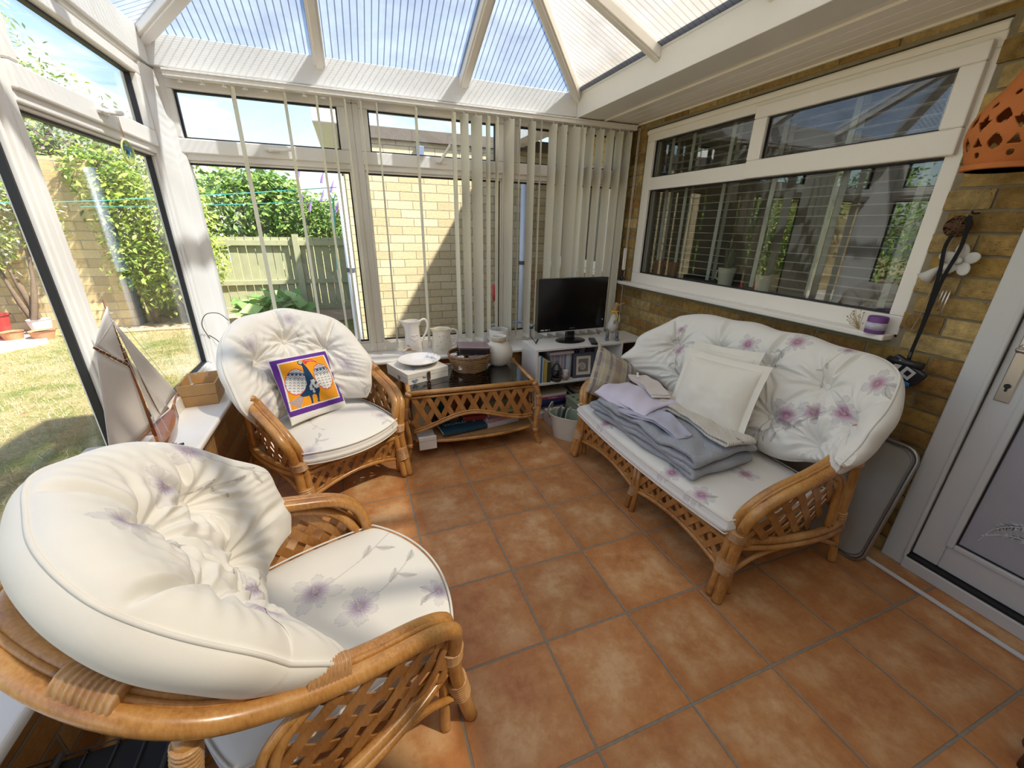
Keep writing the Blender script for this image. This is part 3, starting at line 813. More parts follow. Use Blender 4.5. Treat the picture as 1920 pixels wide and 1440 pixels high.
def cane_seat(kind, hw, name, label, cat, loc, rotz, motifs_back, motifs_seat, st, outer, inner, seed, group, buttons, sofa=False, xoff=0.0, zoff=0.0, near=1.0, boff=0.40):
    root = empty(name, label, cat, loc, rotz, group)
    # ---- hoop: right half control points (x, y(back), z, inward x, inward y)
    H = [(hw+0.015, -0.045, 0.0, -1, 0), (hw+0.010, -0.02, 0.12, -1, 0), (hw+0.008, 0.0, 0.26, -1, 0), (hw+0.020, 0.0, 0.36, -1, 0),
         (hw+0.042, 0.02, 0.43, -1, 0), (hw+0.055, 0.09, 0.480, -1, 0), (hw+0.064, 0.22, 0.520, -1, 0), (hw+0.066, 0.34, 0.562, -1, -0.1),
         (hw+0.050, 0.47, 0.622, -0.9, -0.4), (hw-0.02, 0.575, 0.672, -0.55, -0.8), (hw-0.14, 0.665, 0.715, -0.15, -1)]
    if sofa: H += [(hw*0.35, 0.73, 0.73, 0, -1)]
    full = H + [(0, 0.715 if not sofa else 0.74, 0.735, 0, -1)] + [(-x, y, z, -ix, iy) for x, y, z, ix, iy in H[::-1]]
    S = spline(full, 8)
    def off(d, up): return [(s[0]+s[3]*d/max(1e-6, math.hypot(s[3], s[4])), s[1]+s[4]*d/max(1e-6, math.hypot(s[3], s[4])), s[2]+up) for s in S]
    obj('hoop_rail', MB().tube(off(0, 0), 0.0200, 12), CANE, root, smooth=True)
    obj('hoop_rail', MB().tube(off(0.034, 0.006), 0.0165, 12), CANE, root, smooth=True)
    obj('reed_strip', MB().tube(off(0.016, 0.017), 0.0058, 8), CANE, root, smooth=True)
    # third pole at each front foot
    for sg in (1, -1):
        P = [(sg*(hw-0.005), 0.03, 0.0), (sg*(hw-0.012), 0.022, 0.12), (sg*(hw-0.015), 0.02, 0.27), (sg*(hw+0.0), 0.035, 0.36), (sg*(hw+0.04), 0.09, 0.43), (sg*(hw+0.045), 0.20, 0.490), (sg*(hw+0.050), 0.34, 0.53)]
        obj('leg', MB().tube(spline(P, 8), 0.0150, 10), CANE, root, smooth=True)
    def wrap(path, a, b, rx, ry, n=26, turns=10):
        """coiled binding round a path section; path = list of centre points, a..b index range"""
        Q = [Vector(p[:3]) for p in path[a:b+1]]
        L = sum((Q[i+1]-Q[i]).length for i in range(len(Q)-1))
        P = spline([tuple(p) for p in Q], max(2, int(turns*6/max(1, len(Q)-1))))
        k = len(P); rs = [rx*(0.94+0.10*abs(math.sin(PI*turns*i/(k-1)))) for i in range(k)]
        return MB().tube(P, rs, 16, ry=ry)
    mid = off(0.016, 0.002)
    nS = len(mid)
    def w_at(t0, t1, rx, ry, turns):
        a, b = int(t0*(nS-1)), int(t1*(nS-1))
        for (i, j) in ((a, b), (nS-1-b, nS-1-a)):
            obj('binding', wrap(mid, i, j, rx, ry, turns=turns), BIND, root, smooth=True)
    w_at(0.045, 0.065, 0.030, 0.034, 8) if not sofa else w_at(0.042, 0.060, 0.030, 0.034, 8)
    w_at(0.0985, 0.115, 0.034, 0.034, 7) if not sofa else w_at(0.092, 0.108, 0.034, 0.034, 7)
    w_at(0.292, 0.322, 0.026, 0.040, 11) if not sofa else w_at(0.30, 0.34, 0.026, 0.042, 14)
    w_at(0.405, 0.432, 0.026, 0.040, 9) if not sofa else w_at(0.44, 0.46, 0.026, 0.042, 9)
    # ---- seat frame
    zs = 0.262
    fr = MB(); fr.tube([(-hw, 0.0, zs+0.010), (hw, 0.0, zs+0.010)], 0.0155, 10); fr.tube([(-hw, -0.004, zs-0.020), (hw, -0.004, zs-0.020)], 0.012, 10)
    obj('front_rail', fr, CANE, root, smooth=True)
    for sg in (1, -1):
        P = [(sg*(hw-0.012), 0.0, zs), (sg*(hw+0.035), 0.18, zs-0.012), (sg*(hw+0.052), 0.40, zs-0.022), (sg*(hw+0.02), 0.58, zs-0.03), (sg*(hw-0.10), 0.68, zs-0.03)]
        sr = MB(); sr.tube(spline(P, 8), 0.0150, 10); sr.tube([(x+sg*0.006, y, z-0.028) for x, y, z in spline(P, 8)], 0.0125, 10)
        obj('side_rail', sr, CANE, root, smooth=True)
    obj('back_rail', MB().tube([(-hw+0.10, 0.68, zs-0.03), (hw-0.10, 0.68, zs-0.03)], 0.014, 10), CANE, root, smooth=True)
    for t in ([0.33, 0.66] if not sofa else [0.2, 0.4, 0.6, 0.8]):
        x = -hw+2*hw*t
        obj('seat_support', MB().tube([(x, 0, zs-0.01), (x, 0.68, zs-0.03)], 0.009, 8), CANE, root, smooth=True)
    # ---- arm arch, rear leg, stretcher
    for sg in (1, -1):
        P = [(sg*(hw+0.055), 0.31, 0.53), (sg*(hw+0.055), 0.385, 0.48), (sg*(hw+0.050), 0.42, 0.38), (sg*(hw+0.05), 0.43, 0.25)]
        ar = MB().tube(spline(P, 6), 0.012, 8); ar.tube([(x, y+0.026, z) for x, y, z in spline(P, 6)], 0.010, 8)
        obj('arm_arch', ar, CANE, root, smooth=True)
        P = [(sg*(hw+0.032), 0.495, 0.60), (sg*(hw+0.03), 0.53, 0.42), (sg*(hw+0.025), 0.55, 0.22), (sg*(hw+0.03), 0.60, 0.0)]
        obj('leg', MB().tube(spline(P, 7), 0.0175, 10), CANE, root, smooth=True)
        obj('binding', wrap(spline(P, 7), 1, 4, 0.022, 0.022, turns=8), BIND, root, smooth=True)
        obj('binding', wrap(spline(P, 7), 12, 15, 0.022, 0.022, turns=8), BIND, root, smooth=True)
        P = [(sg*(hw+0.004), 0.0, 0.115), (sg*(hw+0.016), 0.10, 0.175), (sg*(hw+0.036), 0.25, 0.205), (sg*(hw+0.04), 0.40, 0.19), (sg*(hw+0.035), 0.575, 0.10)]
        obj('stretcher', MB().tube(spline(P, 6), 0.0105, 8), CANE, root, smooth=True)
    # ---- lattice panels of flat strips
    def lattice(poly, spacing, w, mp, slopes=(1.15, -1.15), bands=1):
        mb = MB(); k = len(poly)
        for si, s in enumerate(slopes):
            L = math.hypot(1, s); nx, ny = -s/L, 1/L; dx, dy = 1/L, s/L
            ds = [p[0]*nx+p[1]*ny for p in poly]; d = min(ds)+spacing*0.5
            while d < max(ds):
                hits = []
                for i in range(k):
                    a, b = poly[i], poly[(i+1) % k]; da = a[0]*nx+a[1]*ny-d; db = b[0]*nx+b[1]*ny-d
                    if da*db < 0:
                        t = da/(da-db); hits.append((a[0]+(b[0]-a[0])*t, a[1]+(b[1]-a[1])*t))
                hits.sort(key=lambda q: q[0]*dx+q[1]*dy)
                for h0, h1 in zip(hits[::2], hits[1::2]):
                    Ls = math.hypot(h1[0]-h0[0], h1[1]-h0[1])
                    if Ls < 0.015: continue
                    ns = max(2, int(Ls/0.012)); ring = []
                    for j in range(ns+1):
                        t = j/ns; px = h0[0]+(h1[0]-h0[0])*t; py = h0[1]+(h1[1]-h0[1])*t
                        wv = 0.0042*math.sin(PI*(px*slopes[0]*1.0/spacing*0.98+py/spacing*(1 if si else -1)*0.0 + (si)))
                        o = (0.0030 if si else -0.0030)+wv*0.6
                        for (aw, at) in ((-1, -1), (1, -1), (1, 1), (-1, 1)):
                            ring.append(mp(px+nx*aw*w/2, py+ny*aw*w/2, o+at*0.0022))
                    fs = []
                    for j in range(ns):
                        for q in range(4): fs.append((j*4+q, j*4+(q+1) % 4, (j+1)*4+(q+1) % 4, (j+1)*4+q))
                    fs += [(3, 2, 1, 0), tuple(ns*4+q for q in range(4))]
                    mb.add(ring, fs)
                d += spacing
        return mb
    for sg in (1, -1):
        poly = [(0.01, 0.245), (0.01, 0.36), (0.03, 0.43), (0.09, 0.478), (0.20, 0.508), (0.32, 0.52), (0.39, 0.46), (0.415, 0.37), (0.42, 0.235), (0.2, 0.245)]
        def mp(a, b, o, sg=sg):
            lean = hw+0.010 + 0.042*min(1, max(0, (b-0.25)/0.25))*min(1, a/0.12+0.25) + 0.03*math.sin(min(1, a/0.42)*PI)*0.6
            return (sg*(lean+o), a, b)
        obj('arm_lattice', lattice(poly, 0.060, 0.027, mp), STRIP, root)
    def apron(xa, xb, za, zm):
        n = 14; low = [(xa+(xb-xa)*i/n, za(i/n)) for i in range(n+1)]
        poly = [(xa, zs-0.02)] + low + [(xb, zs-0.02)]
        obj('apron_lattice', lattice(poly, 0.050, 0.025, lambda a, b, o: (a, -0.004+o, b), slopes=(1.35, -1.35)), STRIP, root)
        lw = MB().tube([(x, -0.006, z) for x, z in low], 0.0105, 8); lw.tube([(x, -0.002, z+0.016) for x, z in low], 0.006, 6)
        obj('apron_rail', lw, CANE, root, smooth=True)
    if not sofa:
        apron(-hw, hw, lambda t: 0.098+0.055*math.sin(PI*t)**0.9, 0)
    else:
        apron(-hw, 0, lambda t: 0.098+0.05*math.sin(PI*t)**0.9+0.01*t, 0); apron(0, hw, lambda t: 0.108+0.05*math.sin(PI*t)**0.9-0.01*t, 0)
        ml = MB()
        for dx in (-0.014, 0.014): ml.tube([(dx*1.3, -0.03, 0), (dx, -0.008, 0.12), (dx, -0.006, zs)], 0.0135, 8)
        obj('leg', ml, CANE, root, smooth=True)
        obj('binding', wrap([(0, -0.02, 0.085), (0, -0.012, 0.11), (0, -0.01, 0.135)], 0, 2, 0.030, 0.022, turns=6), BIND, root, smooth=True)
        bl = MB().tube([(0, 0.66, 0), (0, 0.68, zs)], 0.016, 8); obj('leg', bl, CANE, root, smooth=True)
    # ---- seat cushion
    nu, nv = (300, 240) if not sofa else (420, 220)
    su = np.sin(np.linspace(-PI/2, PI/2, nu)); sv = np.sin(np.linspace(-PI/2, PI/2, nv))
    su = 0.55*su+0.45*np.linspace(-1, 1, nu); sv = 0.55*sv+0.45*np.linspace(-1, 1, nv)
    U, Vv = np.meshgrid(su, sv, indexing='ij')
    cw = hw+0.005
    kq = 0.16 if not sofa else 0.06
    Xc = cw*U*np.sqrt(1-kq*Vv**2)*(1-0.03*(Vv > 0)*Vv)
    Yc = 0.225+0.295*Vv*np.sqrt(1-(0.30 if not sofa else 0.12)*U**2) - (0.03 if not sofa else 0.015)*(1-U**2)*(Vv < 0)*(-Vv)
    e = (1-np.abs(U)**22)*(1-np.abs(Vv)**22)
    e = np.clip(e, 0, 1)**0.45
    dome = (1-U**4)*(1-Vv**4)
    wr = wnoise(Xc, Yc, 6, seed)*0.0022*dome
    zt = 0.362+0.016*dome+wr; zb = 0.285+0*U
    zm = 0.325
    F = np.stack([Xc, Yc, zm+(zt-zm)*e], -1); B = np.stack([Xc, Yc, zm-(zm-zb)*e], -1)
    px, py = (Xc, Yc)
    cf = p_print(px, py, motifs_seat, st, outer, inner, seed)
    # side band pattern: shadow-grey leaves
    sideband = (e < 0.9)
    cb = np.broadcast_to(CREAM, cf.shape).copy()
    so_, _ = sheet_object('seat_cushion', F, B, cf, cb, COTTON, root)
    def rimpts(zz, kk=0.985, step=5):
        idx = [(i, 0) for i in range(0, nu, step)]+[(nu-1, j) for j in range(0, nv, step)]+[(i, nv-1) for i in range(nu-1, -1, -step)]+[(0, j) for j in range(nv-1, 0, -step)]
        cx, cy = 0, 0.225
        return [(cx+(Xc[i, j]-cx)*kk, cy+(Yc[i, j]-cy)*kk, zz) for i, j in idx]
    obj('piping', MB().tube(rimpts(0.358, 0.992), 0.0032, 6, closed=True), plain('cotton_piping', tuple(CREAM*0.97), 0.85), so_, smooth=True)
    obj('piping', MB().tube(rimpts(0.299, 0.986), 0.0032, 6, closed=True), plain('cotton_piping', tuple(CREAM*0.97), 0.85), so_, smooth=True)
    # ---- back cushion: a tufted shell that wraps forward at the sides
    nu, nv = (340, 280) if not sofa else (560, 260)
    su = np.linspace(-1, 1, nu); sv = np.linspace(-1, 1, nv)
    su = 0.4*np.sin(su*PI/2)+0.6*su; sv = 0.4*np.sin(sv*PI/2)+0.6*sv
    U, Vv = np.meshgrid(su, sv, indexing='ij')
    k = np.where(Vv > 0, 1.0, 0.45 if not sofa else 0.85)
    ku = np.where(Vv > 0, 0.92, 0.35) if not sofa else np.where(Vv > 0, 0.50, 0.95)
    Wb = 0.43 if not sofa else 0.755
    Ht, Hb, qc = 0.33, 0.27, 0.27
    px = U*np.sqrt(1-(0.5 if not sofa else 0.42)*k*Vv**2)*Wb
    lowsq = np.where(Vv < 0, 1-0.20*np.abs(Vv)**1.4, 1.0) if not sofa else np.where(Vv < 0, 1-0.32*np.abs(Vv)**1.2, 1.0)
    px = px*lowsq
    qy = Vv*np.sqrt(1-0.5*ku*U**2 if not sofa else 1-0.5*ku*np.abs(U)**3.2)
    qy = qc+np.where(Vv > 0, qy*Ht, qy*Hb)
    # scalloped rim
    ang = np.arctan2(Vv, U)
    rim = np.maximum(np.abs(U), np.abs(Vv))
    sc = 1+0.018*np.cos(ang*(9 if not sofa else 14))*rim**6
    px = px*sc; qy = qc+(qy-qc)*sc
    if not sofa:
        R = 0.35; th = np.clip(px/R, -1.35, 1.35)
        wr_ = 1-0.5*np.clip(qy/0.6, 0, 1)
        bx = R*np.sin(th)*1.04+xoff; fwd = R*(1-np.cos(th))*1.25*wr_*(1-(1-near)*sstep(-px, 0.05, 0.30)*np.clip(qy/0.27, 0, 1))
    else:
        # straight middle with wrapped ends
        Ls = 0.36; R = 0.27; ax = np.abs(px); th = np.clip((ax-Ls)/R, 0, 1.45)
        bx = np.sign(px)*(np.minimum(ax, Ls)+R*np.sin(th)*1.0)+xoff; fwd = R*(1-np.cos(th))*(1.1+0.9*np.clip(1-qy/0.30, 0, 1))
    base = np.stack([bx, (boff if not sofa else 0.43)+(0.40 if not sofa else 0.43)*qy-fwd, 0.395+zoff+0.835*qy], -1)
    N = normals(base)
    if N[nu//2, nv//2, 1] > 0: N = -N
    pr = (np.clip(1-np.abs(U)**2.6, 0, 1)*np.clip(1-np.abs(Vv)**2.6, 0, 1))**0.42
    T = 0.095*pr
    # tufts and creases
    tuft = np.zeros_like(U)
    for (bx_, by_) in buttons:
        d = np.hypot(px-bx_, qy-by_); tuft += 0.052*np.exp(-(d/0.045)**2)+0.022*np.exp(-(d/0.11)**2)
        a = np.arctan2(qy-by_, px-bx_)
        tuft += 0.0070*np.sin(a*9+bx_*20)*np.exp(-((d-0.065)/0.05)**2)+0.0028*np.sin(a*17+bx_*9)*np.exp(-((d-0.10)/0.06)**2)
    def seg(ax_, ay_, bx2, by2, dep, wd=0.018):
        ux, uy = bx2-ax_, by2-ay_; L2 = ux*ux+uy*uy
        t = np.clip(((px-ax_)*ux+(qy-ay_)*uy)/L2, 0, 1)
        d = np.hypot(px-ax_-t*ux, qy-ay_-t*uy)
        return dep*np.exp(-(d/wd)**2)
    for i, p in enumerate(buttons):
        for j, q in enumerate(buttons):
            if i < j and math.hypot(p[0]-q[0], p[1]-q[1]) < 0.30: tuft = np.maximum(tuft, seg(p[0], p[1], q[0], q[1], 0.030, 0.015))
        # radial crease to the rim
        if p[1] > 0.25:
            a = math.atan2(p[1]-0.05, p[0]*1.0) if not sofa else math.atan2(0.5, p[0]*0.5)
            tuft = np.maximum(tuft, seg(p[0], p[1], p[0]+0.40*math.cos(a), p[1]+0.40*math.sin(a), 0.034, 0.014))
        else:
            sg = 1 if p[0] >= 0 else -1
            tuft = np.maximum(tuft, seg(p[0], p[1], p[0]+sg*0.4, p[1]-0.02, 0.016, 0.018))
            tuft = np.maximum(tuft, seg(p[0], p[1], p[0]*0.9, -0.1, 0.016, 0.018))
    wr = wnoise(px, qy, 7, seed+1)*0.0035+wnoise(px, qy, 22, seed+2)*0.0014
    wr += 0.004*np.sin(ang*46+3*np.sin(ang*5))*rim**5*(1-rim**30)
    tf = np.minimum(tuft, 0.075)*np.clip(pr*1.3, 0, 1)
    F = base+N*(T-tf+wr*pr)[..., None]
    B = base-N*((0.050+0.06*np.clip((qy-0.15)/0.4, 0, 1))*pr+wnoise(px, qy, 5, 9)*0.005*pr)[..., None]
    F[..., 2] = np.maximum(F[..., 2], 0.372); B[..., 2] = np.maximum(B[..., 2], 0.30)
    cf = p_print(px, qy, motifs_back, st, outer, inner, seed+3)
    cb = p_print(px, qy+0.1, motifs_back, st*0.35, outer, inner, seed+4)
    bo_, ring = sheet_object('back_cushion', F, B, cf, cb, COTTON, root)
    rp = (F.reshape(-1, 3)[ring[::4]])
    rp = [tuple(p) for p in rp]
    obj('piping', MB().tube(rp, 0.0042, 6, closed=True), plain('cotton_piping', tuple(CREAM*0.97), 0.85), bo_, smooth=True)
    for (bx_, by_) in buttons:
        d = np.hypot(px-bx_, qy-by_); i, j = np.unravel_index(np.argmin(d), d.shape)
        p = F[i, j]+N[i, j]*0.004
        q = Vector(N[i, j]).to_track_quat('Z', 'Y').to_matrix().to_4x4()
        obj('button', MB().ball(tuple(p), (0.014, 0.014, 0.006), 14, 8, M=q), plain('covered_button', (0.72, 0.68, 0.62), 0.8), bo_, smooth=True)
    return root

BTN = [(-0.19, 0.33), (0.0, 0.40), (0.19, 0.33), (-0.10, 0.16), (0.10, 0.16)]
LILAC, PURP = (0.56, 0.54, 0.57), (0.20, 0.11, 0.27)
chairA = cane_seat('chair', 0.27, 'cane_armchair', 'cane armchair with pale floral cushions in the back corner, toucan cushion on it', 'armchair', (-0.247, -0.235, 0), math.radians(28),
    [(-0.22, 0.42, 0.065, 6, 0.3, -1.2, 0.26), (0.05, 0.52, 0.06, 7, 0.9, -1.6, 0.20), (0.30, 0.22, 0.075, 6, 0.2, -1.4, 0.22), (-0.16, 0.26, 0.075, 7, 1.0, -1.1, 0.2), (-0.27, 0.12, 0.07, 6, 0, -0.9, 0.2)],
    [(0.205, 0.06, 0.055, 8, 0.4, -1.9, 0.12), (-0.22, -0.02, 0.055, 7, 0.4, 0.4, 0.12), (-0.09, 0.26, 0.03, 6, 0.1, -1.9, 0.16)],
    0.66, (0.56, 0.54, 0.55), (0.30, 0.24, 0.36), 11, 'cane armchairs', BTN, xoff=-0.045)
chairB = cane_seat('chair', 0.27, 'cane_armchair', 'nearest cane armchair, empty, with lilac flowers on its seat cushion', 'armchair', (-0.115, -1.21, 0), math.radians(110.6),
    [(0.14, 0.42, 0.055, 5, 0.3, -0.9, 0.24), (0.33, 0.44, 0.06, 6, 0.9, -1.35, 0.26), (-0.27, 0.26, 0.075, 6, 0.2, -0.6, 0.2), (-0.10, 0.50, 0.05, 7, 1.0, -1.5, 0.16), (-0.02, 0.12, 0.05, 6, 0, -0.8, 0.1)],
    [(0.07, 0.225, 0.066, 7, 0.4, -1.5, 0.34), (-0.057, 0.150, 0.060, 6, 1.4, -1.5, 0.22), (-0.142, -0.045, 0.045, 7, 0.1, 1.2, 0.03)],
    0.85, LILAC, PURP, 21, 'cane armchairs', BTN, xoff=0.01, zoff=0.025, near=0.6, boff=0.37)
SBTN = [(-0.50, 0.36), (-0.22, 0.40), (0.06, 0.40), (0.33, 0.40), (0.56, 0.33), (-0.36, 0.18), (-0.08, 0.18), (0.20, 0.18), (0.44, 0.16)]
sofa = cane_seat('sofa', 0.565, 'cane_sofa', 'two seat cane sofa with magenta flowered cushions under the house window', 'sofa', (1.07, -0.83, 0), math.radians(-90),
    [(-0.46, 0.33, 0.055, 7, 0.3, -1.5, 0.15), (-0.06, 0.47, 0.055, 8, 0.1, -1.8, 0.12), (0.14, 0.55, 0.055, 9, 0.5, -2.2, 0.12), (0.28, 0.21, 0.075, 7, 0.2, -2.2, 0.2), (0.37, 0.27, 0.055, 5, 0.8, -2.4, 0.20), (0.49, 0.33, 0.062, 9, 0.2, 3.5, 0.20), (0.56, 0.50, 0.06, 7, 0.5, 0.2, 0.06), (-0.18, 0.20, 0.05, 6, 0.5, 4.6, 0.15), (-0.52, 0.46, 0.035, 4, 0.5, 4.6, 0.10), (0.62, 0.04, 0.05, 5, 0.5, -2.6, 0.12), (0.33, 0.58, 0.03, 5, 0.2, -2.0, 0.2)],
    [(0.24, -0.035, 0.05, 7, 0.3, 2.0, 0.05), (-0.26, -0.04, 0.05, 7, 0.3, 0.3, 0.05), (0.36, 0.25, 0.05, 6, 0.3, 2.8, 0.2), (0.40, -0.03, 0.05, 7, 0.6, 0.3, 0.02)],
    0.95, (0.52, 0.47, 0.50), (0.36, 0.07, 0.22), 31, None, SBTN, sofa=True, xoff=0.045)
# ------------------------------------------------------------------ garden ground
GZ = -0.15
def m_lawn():
    m, nt, b = new_mat('dry_lawn')
    co = coords(nt)
    n1 = noise_(nt, co, 1.1, 6, 0.62); n2 = noise_(nt, mapping(nt, co, (1, 1.6, 1)), 34, 6, 0.75); n3 = noise_(nt, co, 5, 4, 0.6)
    f = math_(nt, 'ADD', math_(nt, 'MULTIPLY', n1, 0.55), math_(nt, 'MULTIPLY', n3, 0.45))
    c = ramp_(nt, f, [(0.34, (0.12, 0.17, 0.04)), (0.44, (0.24, 0.25, 0.09)), (0.52, (0.38, 0.32, 0.17)), (0.66, (0.48, 0.40, 0.25))])
    c = mix_(nt, 0.6, c, ramp_(nt, n2, [(0.3, (0.12, 0.12, 0.06)), (0.5, (0.5, 0.5, 0.45)), (0.72, (0.92, 0.88, 0.72))]), 'OVERLAY')
    leaf = ramp_(nt, noise_(nt, co, 13, 1, 0.4), [(0.735, 0.0), (0.75, 1.0)])
    c = mix_(nt, leaf, c, (0.42, 0.15, 0.04))
    lk(nt, c, b.inputs['Base Color']); b.inputs['Roughness'].default_value = 1.0; b.inputs['Specular IOR Level'].default_value = 0.1
    bump_(nt, b, n2, 1.0, 0.03)
    return m
gr = MB().box((-30, -14, GZ-0.1), (20, 34, GZ))
tag(obj('lawn', gr, m_lawn()), 'dry yellow and green garden lawn', kind='structure')
PAVE = plain('pale_paving', (0.38, 0.355, 0.31), 0.9, var=0.12, vscale=6, bump=0.5, bscale=60)
tag(obj('garden_path', MB().prism([(-9, 4.1), (-4.2, 4.15), (-3.9, 4.6), (-4.3, 5.3), (-9, 5.3)], 0.03, TRS((0, 0, GZ))), PAVE), 'pale stone garden path', kind='structure')
tag(obj('patio', MB().box((-1.16, 0.9, GZ), (3, 2.2, GZ+0.02)).box((-2.0, -4, GZ), (-1.14, 1.1, GZ+0.03)), PAVE, bevel=0.01), 'pale paving strip round the conservatory', kind='structure')
ERTH = plain('bare_soil', (0.32, 0.24, 0.16), 1.0, var=0.3, vscale=14, bump=0.9, bscale=40)
tag(obj('flower_bed', MB().box((-4.0, 5.0, GZ), (-0.1, 6.2, GZ+0.025)), ERTH, bevel=0.01), 'dry strip of soil in front of the fence', kind='structure')

# ------------------------------------------------------------------ garden wall, fence, garage, house beyond the window
BR_G = m_brick('garden_wall_brick', [(0.33,0.25,0.14), (0.47,0.38,0.23), (0.54,0.45,0.28)], (0.33,0.29,0.22), 'x', bw=0.34, bh=0.12, mort=0.012, bstr=0.9)
gw = MB().box((-9.5, 5.4, GZ), (-3.22, 5.62, 2.05)); gw.box((-3.90, 5.34, GZ), (-3.22, 5.66, 2.09)); gw.box((-9.5, 5.37, 2.05), (-3.9, 5.65, 2.11))
tag(obj('garden_wall', gw, BR_G), 'tall buff garden wall overgrown with climbers, left of the fence', 'garden wall')
WOODG = plain('weathered_green_timber', (0.30, 0.31, 0.19), 0.9, var=0.22, vscale=9, bump=0.4, bscale=50)
fn = empty('garden_fence', 'weathered green board fence along the back of the garden', 'fence', (0, 6.0, GZ))
bd = MB(); x = -3.3; rf = random.Random(2)
while x < 0.4:
    w = 0.118; bd.box((x, rf.uniform(-0.004, 0.004), 0.02), (x+w, 0.018+rf.uniform(-.004, .004), 1.27)); x += 0.128
obj('boards', bd, WOODG, fn)
obj('rail', MB().box((-3.3, -0.045, 0.50), (0.4, 0.0, 0.57)), WOODG, fn); obj('rail', MB().box((-3.3, -0.05, 1.14), (0.4, 0.0, 1.22)), WOODG, fn); obj('rail', MB().box((-3.3, -0.045, 0.03), (0.4, 0.0, 0.12)), WOODG, fn)
for px_ in (-2.95, -1.05, 0.30): obj('post', MB().box((px_, -0.10, 0), (px_+0.09, 0.0, 1.32)), WOODG, fn)
GB = m_brick('pale_garage_brick', [(0.44,0.38,0.25), (0.50,0.44,0.30), (0.55,0.50,0.37)], (0.27,0.235,0.17), 'x', bw=0.24, bh=0.078, mort=0.008, bstr=0.7)
gg = empty('garage', 'pale brick flat roofed garage facing the back windows', 'garage', (0, 2.2, GZ))
obj('wall', MB().box((-0.115, 0, 0), (1.95, 3.4, 2.22)), GB, gg)
obj('coping', MB().box((-0.14, -0.03, 2.22), (1.95, 3.43, 2.32)), plain('dark_coping', (0.11, 0.095, 0.08), 0.9, var=0.3, vscale=50), gg, bevel=0.004)
BLUEW = plain('pale_blue_white_plastic', (0.62, 0.70, 0.84), 0.35)
obj('gutter', MB().box((-0.33, -0.06, 2.30), (-0.13, 2.4, 2.42)), plain('white_fascia', (0.8, 0.8, 0.8), 0.4), gg, bevel=0.01)
obj('bracket', MB().box((0.535, -0.035, 2.03), (0.61, 0.0, 2.19)), plain('blue_metal', (0.12, 0.17, 0.27), 0.5), gg, bevel=0.004)
def pipe(nm, x, z0, z1, lab):
    p = empty(nm, lab, 'downpipe', (x, 2.14, GZ))
    obj('pipe', MB().tube([(0, 0, z0), (0, 0, z1)], 0.036, 12), BLUEW, p, smooth=True)
    for z in (z0+0.28, (z0+z1)/2+0.15): obj('clip', MB().tube([(0, 0, z-0.02), (0, 0, z+0.02)], 0.042, 12).box((-0.012, 0.03, z-0.015), (0.012, 0.06, z+0.015)), plain('dark_clip', (0.05, 0.06, 0.08), 0.5), p)
pipe('downpipe', -0.165, 0.0, 1.86, 'pale blue white downpipe at the left edge of the garage')
pipe('downpipe', 1.63, 0.0, 1.95, 'pale downpipe seen between the vertical blinds, towards the house')

HB = m_brick('house_outer_brick', [(0.42,0.30,0.13), (0.52,0.39,0.19), (0.58,0.46,0.26)], (0.36,0.31,0.22), 'y', bstr=0.8)
hw_ = MB(); wall_x(hw_, 1.955, 2.2, 0.87, 2.2, GZ, 2.2, [(0.98, 2.0, 1.02, 1.78)]); wall_x(hw_, 1.955, 2.2, -9, -3.62, GZ, 2.2, [])
tag(obj('wall_house', hw_, HB), 'outer house wall beyond the conservatory', kind='structure')
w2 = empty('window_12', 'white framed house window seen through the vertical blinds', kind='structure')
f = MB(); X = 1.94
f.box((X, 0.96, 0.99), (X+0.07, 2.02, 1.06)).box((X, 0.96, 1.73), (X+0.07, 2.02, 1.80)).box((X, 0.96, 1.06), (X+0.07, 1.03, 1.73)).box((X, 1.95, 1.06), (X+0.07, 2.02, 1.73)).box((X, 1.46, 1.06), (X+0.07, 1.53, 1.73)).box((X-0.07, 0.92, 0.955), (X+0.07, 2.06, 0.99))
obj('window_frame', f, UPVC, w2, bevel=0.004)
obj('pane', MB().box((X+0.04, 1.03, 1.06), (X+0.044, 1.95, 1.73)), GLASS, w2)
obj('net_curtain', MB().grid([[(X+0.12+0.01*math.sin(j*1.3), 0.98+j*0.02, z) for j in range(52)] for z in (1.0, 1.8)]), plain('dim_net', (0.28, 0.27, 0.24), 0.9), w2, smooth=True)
ROOFM = m_brick('roof_tiles', [(0.16,0.10,0.07), (0.22,0.13,0.09)], (0.08,0.06,0.05), 'y', bw=0.3, bh=0.2)
hr = MB().prism([(1.60, 2.20), (4.6, 4.55), (7.6, 2.20)], 12.2, Matrix(((1,0,0,0),(0,0,-1,2.2),(0,1,0,0.02),(0,0,0,1))))
tag(obj('house_roof', hr, ROOFM), 'tiled roof of the house above the conservatory', kind='structure')
tag(obj('house_gutter', MB().box((1.43, 0.88, 2.10), (1.62, 2.2, 2.24)).box((1.43, -10, 2.24), (1.62, 2.2, 2.262)), UPVC), 'white gutter line of the house roof', kind='structure')
nh = empty('neighbour_house', 'white walled neighbouring house beyond the garden trees', 'house', (-6.2, 13.0, GZ))
obj('wall', MB().box((-2.6, 0, 0), (1.6, 5, 3.9)), plain('white_render', (0.8, 0.8, 0.78), 0.8), nh)
obj('roof', MB().prism([(-2.9, 3.9), (-0.5, 5.3), (1.9, 3.9)], 5.4, Matrix(((1,0,0,0),(0,0,-1,5.2),(0,1,0,0),(0,0,0,1)))), plain('pale_roof', (0.62, 0.60, 0.60), 0.8, var=0.1), nh)
obj('window', MB().box((-1.6, -0.03, 2.5), (-0.6, 0.02, 3.4)), GASK, nh)

